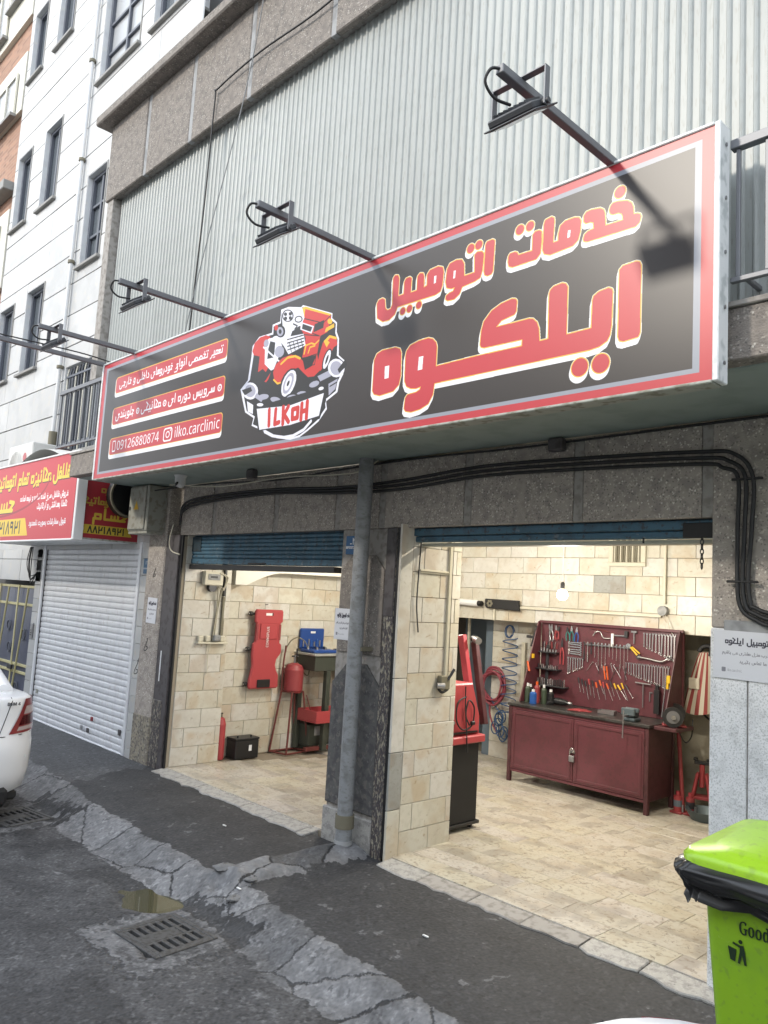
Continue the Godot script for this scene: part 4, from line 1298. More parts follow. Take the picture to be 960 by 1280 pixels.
func interior():
	# closed shell: side walls, back, ceiling
	var shell := func(called: String, a: Vector3, b: Vector3, m: String, lab: String):
		var o := bar(called, a, b, M[m], self, 0.0)
		tag(o, lab, "wall" if not called.contains("ceiling") else "ceiling", "", "structure")
		return o
	shell.call("ceiling", Vector3(-7.3, 2.775, -3.16), Vector3(-1.1, 2.80, -0.255), "ceiling_white", "white ceiling of the workshop")
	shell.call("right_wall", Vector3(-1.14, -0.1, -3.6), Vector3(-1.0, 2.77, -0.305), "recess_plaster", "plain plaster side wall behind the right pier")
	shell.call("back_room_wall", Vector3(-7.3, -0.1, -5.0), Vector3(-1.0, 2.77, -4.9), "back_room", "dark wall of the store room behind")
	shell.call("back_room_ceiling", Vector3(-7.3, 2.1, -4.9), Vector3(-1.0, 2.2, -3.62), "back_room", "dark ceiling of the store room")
	# tiled left wall
	var lw := shell.call("tiled_left_wall", Vector3(-7.3, -0.1, -4.9), Vector3(-7.112, 2.77, -0.25), "grout", "cream stone tiled wall with the red creeper") as MeshInstance3D
	var inv := lw.transform.affine_inverse()
	tiled(lw, inv * face(Vector3(-7.108, 0.0, -0.56), Vector3(0, 0, -1)), 2.60, 2.16, 0.34, 0.18, "wall_tile", 6, "tile", null, 0.1)
	# tiled pier at the left opening
	var lp := shell.call("tiled_left_pier", Vector3(-7.11, -0.1, -0.57), Vector3(-6.957, 2.5, -0.205), "grout", "cream stone tiled pier with the electricity meter") as MeshInstance3D
	bar("pier_front", Vector3(-7.11, -0.1, -0.20), Vector3(-6.957, 2.25, 0.0), M.grout, lp, 0.0).transform = lp.transform.affine_inverse() * Transform3D(Basis(), Vector3(-7.03, 1.07, -0.10))
	tiled(lp, lp.transform.affine_inverse() * face(Vector3(-6.952, 0.0, -0.03), Vector3(0, 0, -1)), 0.55, 2.34, 0.36, 0.18, "wall_tile", 6, "tile", null, 0.05)
	# the pier between the bays, tiled towards both
	var mp := shell.call("tiled_middle_pier", Vector3(-4.54, -0.1, -0.60), Vector3(-3.868, 2.77, -0.255), "grout", "cream stone tiled pier between the two bays") as MeshInstance3D
	var mi := mp.transform.affine_inverse()
	bar("pier_front", Vector3.ZERO, Vector3(0.12, 2.35, 0.24), M.grout, mp, 0.0).transform = mi * Transform3D(Basis(), Vector3(-3.93, 1.08, -0.13))
	bar("edge_strip", Vector3.ZERO, Vector3(0.02, 1.08, 0.125), M.wall_tile_0, mp, 0.003).transform = mi * Transform3D(Basis(), Vector3(-3.862, 1.74, -0.005))
	bar("edge_strip", Vector3.ZERO, Vector3(0.02, 0.50, 0.125), M.wall_tile_2, mp, 0.003).transform = mi * Transform3D(Basis(), Vector3(-3.862, 0.945, -0.005))
	bar("edge_strip", Vector3.ZERO, Vector3(0.02, 0.38, 0.125), M.wall_tile_grey, mp, 0.003).transform = mi * Transform3D(Basis(), Vector3(-3.862, 0.50, -0.005))
	bar("edge_strip", Vector3.ZERO, Vector3(0.02, 0.33, 0.125), M.wall_tile_1, mp, 0.003).transform = mi * Transform3D(Basis(), Vector3(-3.862, 0.14, -0.005))
	tiled(mp, mi * face(Vector3(-3.864, -0.03, -0.072), Vector3(0, 0, -1)), 0.535, 2.52, 0.36, 0.18, "wall_tile", 6, "tile", null, 0.06)
	tiled(mp, mi * face(Vector3(-3.87, -0.03, -0.604), Vector3(-1, 0, 0)), 0.66, 2.7, 0.36, 0.18, "wall_tile", 6)
	# upper back wall (a deep beam) and the recess under it
	var bw := shell.call("tiled_back_wall", Vector3(-7.11, 1.57, -3.61), Vector3(-1.0, 2.77, -3.182), "grout", "cream stone tiled upper back wall over the workbench") as MeshInstance3D
	var bi := bw.transform.affine_inverse()
	tiled(bw, bi * face(Vector3(-6.6, 1.572, -3.176), Vector3(1, 0, 0)), 5.4, 1.18, 0.354, 0.178, "wall_tile", 6, "tile", func(a, b, c, d): return a > 2.46 and c < 3.02 and b > 0.68 and d < 0.92, 0.12)
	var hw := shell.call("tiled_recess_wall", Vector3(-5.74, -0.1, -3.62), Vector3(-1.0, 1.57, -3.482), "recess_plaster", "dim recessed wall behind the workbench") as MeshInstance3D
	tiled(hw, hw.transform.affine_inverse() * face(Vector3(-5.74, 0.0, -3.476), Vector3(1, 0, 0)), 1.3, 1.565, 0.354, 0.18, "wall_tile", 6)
	# door frame of the store room
	var df := thing("store_door_frame", "grey-blue steel door frame left of the coiled hoses", "door frame", Vector3(-5.80, 0, -3.55))
	bar("post", Vector3(-0.06, 0, -0.06), Vector3(0.055, 1.565, 0.06), M.grey_blue_paint, df)
	bar("post", Vector3(-0.95, 0, -0.06), Vector3(-0.86, 1.565, 0.06), M.grey_blue_paint, df)
	bar("door_leaf", Vector3(-0.85, 0.02, -0.55), Vector3(-0.45, 1.56, -0.50), M.grey_blue_paint, df)
	bar("rail", Vector3(-0.40, 0.2, -0.03), Vector3(-0.37, 1.565, 0.0), M.cream_plastic, df)
	# floor
	var fl := thing("shop_floor", "polished cream stone tile floor of the workshop", "floor", Vector3.ZERO, 0, "", "structure")
	bar("floor_bed", Vector3(-7.3, -0.2, -5.0), Vector3(-1.0, -0.0125, 0.0), M.floor_joint, fl, 0.0)
	var count := 0
	for r in 18:
		var z := -0.01 - r * 0.2
		var x := -7.1 + (0.2 if r % 2 else 0.0) - 0.13 * (r % 3)
		while x < -1.3:
			# only where the two openings let one see
			if not (z < -0.7 and x < -6.95) and not (x > -1.75 and z < -0.35):
				var o := obj("tile", box(Vector3(0.3982, 0.02, 0.1982), 0.002), M["floor_tile_%d" % (rng.randi() % 5)], fl, Vector3(x + 0.2, -0.010 + rng.randf_range(-0.0004, 0.0004), z - 0.1))
				o.rotation = Vector3(rng.randf_range(-1, 1), 0, rng.randf_range(-1, 1)) * 0.0012
				count += 1
			x += 0.4
	# plaster arch piece at the head of the left bay
	var ar := MB.new()
	var poly := PackedVector2Array([Vector2(-0.62, 2.3), Vector2(-0.62, 1.80)])
	for i in 7:
		var a := i / 6.0
		poly.append(Vector2(-0.76 - 0.50 * a, 1.80 + 0.155 * sin(a * PI / 2)))
	poly.append_array([Vector2(-2.6, 1.975), Vector2(-2.6, 2.3)])
	for i in poly.size(): poly[i] = Vector2(-poly[i].x, poly[i].y)
	ar.prism(poly, -0.16, 0.0, Transform3D(Basis(Vector3(0, 0, -1), Vector3.UP, Vector3(1, 0, 0)), Vector3(-6.93, 0, 0)))
	tag(obj("plaster_arch", ar, M.ceiling_white), "white plaster arch above the tiles in the left bay", "arch")
	# shutters rolled up in the two bays
	var s1 := thing("rolled_shutter", "faded blue roller shutter hanging a little below the lintel of the left bay", "shutter", Vector3(-5.78, 2.25, -0.10))
	bar("curtain_back", Vector3(-1.17, -0.24, -0.03), Vector3(1.2, 0.012, -0.008), M.blue_shutter, s1, 0.0)
	for i in 6:
		var b := MB.new()
		b.tube([Vector3(-1.17, 0, 0), Vector3(1.2, 0, 0)], 0.024, 8)
		var o := obj("slat", b, M.blue_shutter, s1, Vector3(0, -0.018 - i * 0.036, 0)); o.scale = Vector3(1, 0.78, 0.5)
	bar("worn_end", Vector3(-1.17, -0.15, -0.004), Vector3(-1.00, -0.005, 0.0165), M.blue_shutter_worn, s1)
	bar("bottom_bar", Vector3(-1.17, -0.275, -0.012), Vector3(1.2, -0.218, 0.015), M.blue_shutter, s1, 0.006)
	bar("bottom_angle", Vector3(-1.17, -0.325, -0.06), Vector3(1.06, -0.278, 0.03), M.black_steel, s1)
	bar("handle", Vector3(-0.15, -0.27, 0.015), Vector3(0.12, -0.255, 0.03), M.black_steel, s1)
	var s2 := thing("rolled_shutter", "dark blue roller shutter rolled up under the lintel of the right bay", "shutter", Vector3(-2.80, 2.25, -0.10))
	bar("housing", Vector3(-1.08, -0.045, -0.06), Vector3(1.11, 0.008, 0.03), M.blue_shutter, s2, 0.006)
	bar("bottom_bar", Vector3(-1.08, -0.088, -0.05), Vector3(1.11, -0.048, 0.012), M.blue_shutter, s2, 0.006)
	bar("soffit_strip", Vector3(-1.08, -0.115, -0.13), Vector3(1.11, -0.090, -0.06), M.cream_plastic, s2)
	bar("end_bracket", Vector3(0.93, -0.09, 0.013), Vector3(1.11, -0.01, 0.035), M.black_steel, s2)
	var ho := MB.new(); ho.tube([Vector3(0, 0, 0), Vector3(0, -0.03, 0)], 0.006); obj("hook", ho, M.black_steel, s2, Vector3(0.70, -0.085, 0.02))
	# bulb on its cord, with the light it gives
	var bp := Vector3(-3.695, 1.873, -1.75)
	var lb := thing("light_bulb", "bright bare light bulb hanging on a white cord in the right bay", "light bulb", bp)
	var g2 := MB.new()
	g2.lathe([Vector2(0, -0.058), Vector2(0.026, -0.052), Vector2(0.045, -0.030), Vector2(0.048, -0.004), Vector2(0.036, 0.022), Vector2(0.018, 0.038)], 20)
	obj("bulb", g2, M.bulb_glow, lb)
	var g3 := MB.new()
	g3.lathe([Vector2(0.018, 0.036), Vector2(0.019, 0.085), Vector2(0.008, 0.10), Vector2(0, 0.10)], 14)
	obj("socket", g3, M.black_plastic, lb)
	rod("cord", [Vector3(0, 0.10, 0), Vector3(0, 0.905, 0)], 0.0035, M.white_plastic, lb, 6)
	var l := OmniLight3D.new()
	l.name = "bulb_light"
	l.light_color = Color(1.0, 0.975, 0.925)
	l.light_energy = 0.95
	l.light_size = 0.035
	l.omni_range = 14.0
	l.omni_attenuation = 2.0
	l.shadow_enabled = true
	l.position = Vector3(0, -0.01, 0)
	lb.add_child(l)
	# the same bulb in the left bay, up behind its shutter
	var lb2 := lb.duplicate() as Node3D
	lb2.name = "light_bulb"
	add_child(lb2, true)
	lb2.position = Vector3(-5.6, 2.35, -1.5)
	(lb2.get_node("bulb_light") as OmniLight3D).light_energy = 1.05
	lb2.get_node("cord").scale.y = 0.42
	lb2.get_node("cord").position.y = 0.058
	tag(lb2, "bare light bulb high behind the shutter of the left bay", "light bulb")
	# a batten light on the ceiling just inside the right bay, above the lintel's edge
	var bt := thing("batten_light", "long batten light on the ceiling inside the right bay", "lamp", Vector3(-2.75, 2.70, -1.0))
	bar("casing", Vector3(-0.62, 0.0, -0.05), Vector3(0.62, 0.07, 0.05), M.white_plastic, bt, 0.01)
	rod("light_tube", [Vector3(-0.58, -0.03, 0), Vector3(0.58, -0.03, 0)], 0.016, M.bulb_glow, bt, 10)
	var al := AreaLight3D.new()
	al.name = "batten_lamp"
	al.light_color = Color(1.0, 0.96, 0.88)
	al.light_energy = 2.5
	al.area_size = Vector2(1.16, 0.06)
	al.area_normalize_energy = true
	al.shadow_enabled = true
	al.position = Vector3(0, -0.06, 0)
	al.rotation.x = -PI / 2
	bt.add_child(al)

# ---------------------------------------------------------------- neighbouring buildings
func white_building():
	var g := thing("white_stone_building", "white stone-clad apartment building left of the workshop with deep narrow windows", "building")
	bar("wall", Vector3(-13.66, 2.1, -6.0), Vector3(-7.56, 14.0, -0.30), M.cladding_joint, g, 0.0)
	bar("wall", Vector3(-13.66, -0.4, -6.0), Vector3(-7.86, 2.1, -0.30), M.cladding_joint, g, 0.0)
	# openings: x0, x1, y0, y1, kind
	var W := [[-12.33, -11.65, 7.45, 8.78, 1], [-13.52, -12.88, 7.47, 8.76, 1], [-13.50, -12.88, 10.15, 11.40, 1], [-12.33, -11.65, 10.18, 11.42, 1], [-10.42, -9.19, 8.71, 10.55, 3], [-8.83, -8.0, 8.69, 10.5, 2], [-10.44, -9.80, 6.01, 7.33, 2], [-12.38, -11.66, 4.82, 6.13, 1], [-13.60, -12.9, 4.82, 6.09, 1], [-10.52, -9.05, 3.40, 4.61, 0], [-8.9, -8.0, 6.0, 7.3, 2], [-13.5, -12.88, 12.8, 13.8, 1], [-12.33, -11.65, 12.8, 13.8, 1], [-10.42, -9.19, 11.4, 13.2, 3]]
	# cladding courses, cut round the openings
	var y := 2.12
	var row := 0
	while y < 14.0:
		var y1 := y + 0.462
		# break the course at openings
		var cuts := [-13.66, -10.60, -7.56]
		for w in W:
			if w[2] < y1 - 0.02 and w[3] > y + 0.02:
				cuts.append(w[0]); cuts.append(w[1])
		cuts.sort()
		for i in cuts.size() - 1:
			var a: float = cuts[i]
			var b: float = cuts[i + 1]
			if b - a < 0.03:
				continue
			# slabs of up to 1.3 m
			var k := int(ceil((b - a) / 1.35))
			for j in k:
				var p0 := a + (b - a) * j / k
				var p1 := a + (b - a) * (j + 1) / k
				var spans := [[y, y1]]
				for w in W:
					if p0 > w[0] - 0.01 and p1 < w[1] + 0.01:
						var nx := []
						for s in spans:
							if w[2] > s[0] and w[2] < s[1]: nx.append([s[0], w[2]])
							if w[3] > s[0] and w[3] < s[1]: nx.append([w[3], s[1]])
							if w[2] >= s[1] or w[3] <= s[0]: nx.append(s)
						spans = nx
				for s in spans:
					if s[1] - s[0] < 0.03: continue
					bar("cladding_panel", Vector3(p0 + 0.0015, s[0] + 0.008, -0.02), Vector3(p1 - 0.0015, s[1] - 0.004, 0.0 + rng.randf_range(-0.002, 0.002)), M["cladding_%d" % (rng.randi() % 5)], g, 0.003)
		y = y1
		row += 1
	bar("backing", Vector3(-13.66, 2.1, -0.30), Vector3(-13.62, 14.0, -0.025), M.cladding_joint, g, 0.0)
	for w in W:
		var x0: float = w[0]; var x1: float = w[1]; var y0: float = w[2]; var yy: float = w[3]
		var wn := Node3D.new(); wn.name = "window"; g.add_child(wn, true); wn.position = Vector3((x0 + x1) / 2, y0, 0)
		var hw := (x1 - x0) / 2; var hh := yy - y0
		bar("reveal", Vector3(-hw - 0.02, 0, -0.299), Vector3(-hw + 0.004, hh, -0.004), M.reveal_stone, wn, 0.0)
		bar("reveal", Vector3(hw - 0.004, 0, -0.299), Vector3(hw + 0.02, hh, -0.004), M.reveal_stone, wn, 0.0)
		bar("reveal", Vector3(-hw, hh, -0.299), Vector3(hw, hh + 0.02, -0.004), M.reveal_stone, wn, 0.0)
		bar("edge_trim", Vector3(hw + 0.002, 0.0, -0.002), Vector3(hw + 0.028, hh, 0.012), M.sill_stone, wn, 0.004)
		bar("sill", Vector3(-hw - 0.04, -0.045, -0.299), Vector3(hw + 0.05, 0.0, 0.055), M.sill_stone, wn, 0.006)
		var zf := -0.125 if w[4] != 0 else -0.2
		bar("pane", Vector3(-hw + 0.01, 0.01, zf - 0.004), Vector3(hw - 0.01, hh - 0.01, zf), M.window_glass if w[4] != 3 else M.curtain_light, wn, 0.0)
		var fr := func(a: Vector3, b: Vector3): bar("frame", a, b, M.window_frame, wn, 0.004)
		fr.call(Vector3(-hw + 0.006, 0.004, zf), Vector3(-hw + 0.05, hh - 0.004, zf + 0.05))
		fr.call(Vector3(hw - 0.05, 0.004, zf), Vector3(hw - 0.006, hh - 0.004, zf + 0.05))
		fr.call(Vector3(-hw + 0.052, 0.004, zf), Vector3(hw - 0.052, 0.05, zf + 0.05))
		fr.call(Vector3(-hw + 0.052, hh - 0.05, zf), Vector3(hw - 0.052, hh - 0.004, zf + 0.05))
		if w[4] >= 1:
			fr.call(Vector3(-0.022, 0.052, zf), Vector3(0.022, hh - 0.052, zf + 0.04))
		for k in range(1, maxi(2, w[4] + 1)):
			if w[4] >= 2: fr.call(Vector3(-hw + 0.052, hh * k / (w[4] + 1.0) - 0.02, zf), Vector3(hw - 0.052, hh * k / (w[4] + 1.0) + 0.02, zf + 0.036))
		if w[4] == 0:   # barred window over the small shop
			for k in 16:
				rod("grille_bar", [Vector3(-hw + 0.04 + k * (2 * hw - 0.08) / 15.0, 0.0, -0.03), Vector3(-hw + 0.04 + k * (2 * hw - 0.08) / 15.0, hh - 0.1, -0.03), Vector3(-hw + 0.075 + k * (2 * hw - 0.08) / 15.0, hh - 0.03, -0.03)], 0.011, M.frame_cream if k % 3 == 0 else M.window_frame, wn, 6)
			bar("grille_rail", Vector3(-hw + 0.02, 0.12, -0.045), Vector3(hw - 0.02, 0.15, -0.015), M.window_frame, wn)
			bar("grille_rail", Vector3(-hw + 0.02, hh - 0.16, -0.045), Vector3(hw - 0.02, hh - 0.13, -0.015), M.window_frame, wn)
	rod("rainwater_pipe", [Vector3(-10.60, 3.7, 0.045), Vector3(-10.60, 14.0, 0.045)], 0.028, M.reveal_stone, g, 10)
	rod("pipe_shoe", [Vector3(-10.60, 3.25, 0.045), Vector3(-10.60, 3.72, 0.045)], 0.055, M.pvc_clamp, g, 10)
	for k in 6:
		rod("pipe_clip", [Vector3(-10.60, 4.6 + k * 1.5, 0.045), Vector3(-10.60, 4.64 + k * 1.5, 0.045)], 0.046, M.pvc_clamp, g, 10)
	# ground floor by the lattice door
	for i in 5:
		for j in 3:
			if -12.9 + j * 0.75 > -11.0: continue
			bar("cladding_panel", Vector3(-12.95 + j * 0.78, 1.70 + i * 0.30, -0.02), Vector3(-12.18 + j * 0.78, 1.993 + i * 0.30, 0.0), M["cladding_%d" % ((i + j) % 5)], g, 0.003)
	for i in 13:
		bar("pier_tile", Vector3(-10.80, -0.14 + i * 0.18, -0.02), Vector3(-10.60, 0.034 + i * 0.18, 0.0), M["cladding_%d" % (i % 5)], g, 0.003)
	# lattice door
	var d := thing("lattice_door", "grey-blue metal door with cream diagonal lattice beside the white shutter", "door", Vector3(-11.6, -0.2, -0.12))
	bar("door_leaf", Vector3(-0.76, 0, -0.04), Vector3(0.76, 1.84, 0.0), M.door_blue, d)
	for q in [[-0.76, 0.80], [-0.02, 0.80], [-0.40, 0.80], [0.36, 0.80]]:
		pass
	for yv in [1.80, 1.55, 0.72, 0.62]:
		bar("rail", Vector3(-0.78, yv, 0.002), Vector3(0.78, yv + 0.035, 0.03), M.lattice_cream, d)
	for xv in [-0.78, -0.02, 0.74]:
		bar("stile", Vector3(xv, 0, 0.031), Vector3(xv + 0.04, 1.84, 0.045), M.lattice_cream, d)
	for q in [[0.10, 0.0, 0.42, 1.8], [-0.66, 0.0, -0.34, 1.8]]:
		rod("diagonal_bar", [Vector3(q[0], q[1], 0.055), Vector3(q[2], q[3], 0.055)], 0.014, M.lattice_cream, d, 6)
	for q in [[-0.30, 1.25], [0.30, 1.15], [-0.2, 0.95], [0.2, 0.42]]:
		var ring := []
		for i in 14: ring.append(Vector3(q[0] + 0.07 * cos(TAU * i / 14), q[1] + 0.07 * sin(TAU * i / 14), 0.02))
		rod("scroll", ring, 0.009, M.window_frame, d, 6, true)
	bar("lock", Vector3(-0.06, 0.66, 0.046), Vector3(0.10, 0.72, 0.07), M.black_steel, d)

func brick_building():
	var g := thing("brick_building", "orange brick building with cream stone bands beyond the white building", "building")
	bar("wall", Vector3(-24.0, -0.4, -7.0), Vector3(-13.68, 15.0, -0.06), M.street_brick, g, 0.0)
	for q in [[11.55, 13.1], [9.75, 10.85], [6.55, 7.95]]:
		bar("stone_band", Vector3(-24.0, q[0], -0.06), Vector3(-13.70, q[1], 0.02), M.frame_cream, g, 0.006)
	bar("cornice", Vector3(-24.0, 8.28, -0.06), Vector3(-13.70, 8.44, 0.16), M.sill_stone, g, 0.01)
	bar("cornice", Vector3(-24.0, 4.9, -0.06), Vector3(-13.70, 5.05, 0.16), M.sill_stone, g, 0.01)
	for q in [[-14.5, 9.78, 10.55], [-16.4, 9.78, 10.55], [-14.55, 6.75, 7.75], [-16.4, 6.75, 7.75], [-15.5, 11.75, 12.9], [-14.4, 12.2, 13.0]]:
		var wn := Node3D.new(); wn.name = "window"; g.add_child(wn, true); wn.position = Vector3(q[0], q[1], 0.02)
		var hh: float = q[2] - q[1]
		bar("pane", Vector3(-0.5, 0, -0.01), Vector3(0.5, hh, 0.012), M.curtain_light, wn, 0.0)
		for a in [-0.52, -0.02, 0.48]:
			bar("frame", Vector3(a, 0, 0.012), Vector3(a + 0.045, hh, 0.045), M.frame_cream, wn)
		bar("frame", Vector3(-0.475, hh - 0.045, 0.012), Vector3(0.475, hh, 0.04), M.frame_cream, wn)
		bar("sill", Vector3(-0.56, -0.06, 0.0), Vector3(0.56, 0.0, 0.10), M.sill_stone, wn)

func opposite_building():
	# the houses across the street, behind the camera: they shade the road and the shop floors from the low sun
	var g := thing("apartment_building", "plain apartment building across the street behind the viewer", "building", Vector3(-6, -0.33, 11.3))
	bar("wall", Vector3(-28, 0, 0), Vector3(26, 8.55, 9.0), M.ceiling_white, g, 0.0)
	bar("parapet", Vector3(-28.1, 8.2, -0.12), Vector3(26.1, 8.62, -0.002), M.reveal_stone, g, 0.01)
	for i in 16:
		for j in 2:
			bar("window", Vector3(-26 + i * 3.2, 3.6 + j * 2.6, -0.05), Vector3(-24.6 + i * 3.2, 5.0 + j * 2.6, -0.003), M.window_frame, g)

# ---------------------------------------------------------------- the big sign and its floodlights
func main_sign():
	var s := thing("shop_sign", "long black shop sign with red border, big red Persian lettering and hot rod emblem", "sign", Vector3(-4.02, 3.18, 1.05))
	var hw := 2.79; var hh := 0.53
	bar("sign_box", Vector3(-hw + 0.01, -hh + 0.01, -0.08), Vector3(hw - 0.01, hh - 0.01, -0.006), M.sign_under, s, 0.0)
	bar("frame_side", Vector3(hw - 0.012, -hh, -0.085), Vector3(hw + 0.012, hh + 0.004, 0.008), M.sign_frame, s, 0.004)
	bar("frame_side", Vector3(-hw - 0.012, -hh, -0.085), Vector3(-hw + 0.012, hh + 0.004, 0.008), M.sign_frame, s, 0.004)
	bar("frame_top", Vector3(-hw + 0.013, hh - 0.010, -0.085), Vector3(hw - 0.013, hh + 0.006, 0.010), M.sign_frame, s, 0.004)
	bar("frame_bottom", Vector3(-hw + 0.013, -hh - 0.006, -0.085), Vector3(hw - 0.013, -hh + 0.008, 0.006), M.sign_under, s, 0.004)
	for k in 5:
		rod("rivet", [Vector3(hw + 0.012, -0.45 + k * 0.225, -0.045), Vector3(hw + 0.017, -0.45 + k * 0.225, -0.045)], 0.008, M.tool_steel, s, 8)
	for q in [[0.0, 2.78], [2.78, 2.78]]:
		var pm := print_mat("sign_print_%d" % int(q[0]), sign_half(q[0], q[1]), 0.35)
		pm.metallic_specular = 0.48
		obj("printed_face", printed(q[1], 1.05), pm, s, Vector3(-2.78 + q[0] + q[1] / 2, 0, 0.002))
	# brackets to the wall
	for k in 6:
		bar("bracket", Vector3(-2.6 + k * 1.04, -0.40, -0.24), Vector3(-2.56 + k * 1.04, -0.36, -0.086), M.lamp_grey, s)
	var xs := [-1.70, -3.25, -4.82, -6.22, -6.83]
	var says := ["rightmost floodlight, on the arm over the sign's right end", "floodlight on the second arm from the sign's right end", "floodlight on the middle arm, above the hot rod emblem", "floodlight on the fourth arm, before the white stone building", "floodlight arm at the sign's left end, reaching out of the picture"]
	for i in 5:
		var f := thing("floodlight", says[i], "floodlight", Vector3(xs[i], 3.72, 0.93), 0, "floodlights on arms over the shop sign")
		var L := 0.93 if i < 4 else 1.5
		bar("arm", Vector3(-0.018, -0.018, -0.02), Vector3(0.018, 0.018, L), M.lamp_grey, f, 0.003)
		bar("foot_plate", Vector3(-0.05, -0.06, -0.03), Vector3(0.05, 0.05, -0.018), M.lamp_grey, f)
		var h := Node3D.new(); h.name = "lamp_head"; f.add_child(h, true); h.position = Vector3(0, -0.115, L - 0.13); h.rotation.x = 0.60
		bar("housing", Vector3(-0.105, -0.012, -0.066), Vector3(0.105, 0.018, 0.066), M.lamp_black, h, 0.006)
		for k in 7: bar("fin", Vector3(-0.078 + k * 0.024, 0.0185, -0.055), Vector3(-0.073 + k * 0.024, 0.031, 0.055), M.lamp_black, h, 0.001)
		bar("front_rim", Vector3(-0.122, -0.019, -0.082), Vector3(0.122, -0.0125, 0.082), M.lamp_black, h, 0.003)
		bar("glass", Vector3(-0.10, -0.0215, -0.062), Vector3(0.10, -0.0195, 0.062), M.lamp_glass, h, 0.0)
		for sx in [-1, 1]:
			bar("bracket_arm", Vector3(sx * 0.122 - 0.003, -0.13, L - 0.145), Vector3(sx * 0.122 + 0.003, 0.026, L - 0.115), M.lamp_grey, f, 0.001)
			rod("pivot", [Vector3(sx * 0.11, -0.115, L - 0.13), Vector3(sx * 0.135, -0.115, L - 0.13)], 0.012, M.lamp_black, f, 8)
		bar("bracket_bridge", Vector3(-0.125, 0.020, L - 0.145), Vector3(0.125, 0.026, L - 0.115), M.lamp_grey, f, 0.001)
		rod("cable", smooth([Vector3(0.0, 0.0, L), Vector3(-0.02, -0.005, L + 0.025), Vector3(-0.04, -0.05, L + 0.03), Vector3(-0.035, -0.09, L - 0.02), Vector3(-0.02, -0.085, L - 0.10)], 5), 0.006, M.cable_black, f, 6)
		if i == 4:
			rod("cable", smooth([Vector3(0.03, 0.025, 0.0), Vector3(0.01, 0.05, 0.3), Vector3(0, 0.045, 0.7), Vector3(0, 0.02, L)], 4), 0.006, M.cable_black, f, 6)

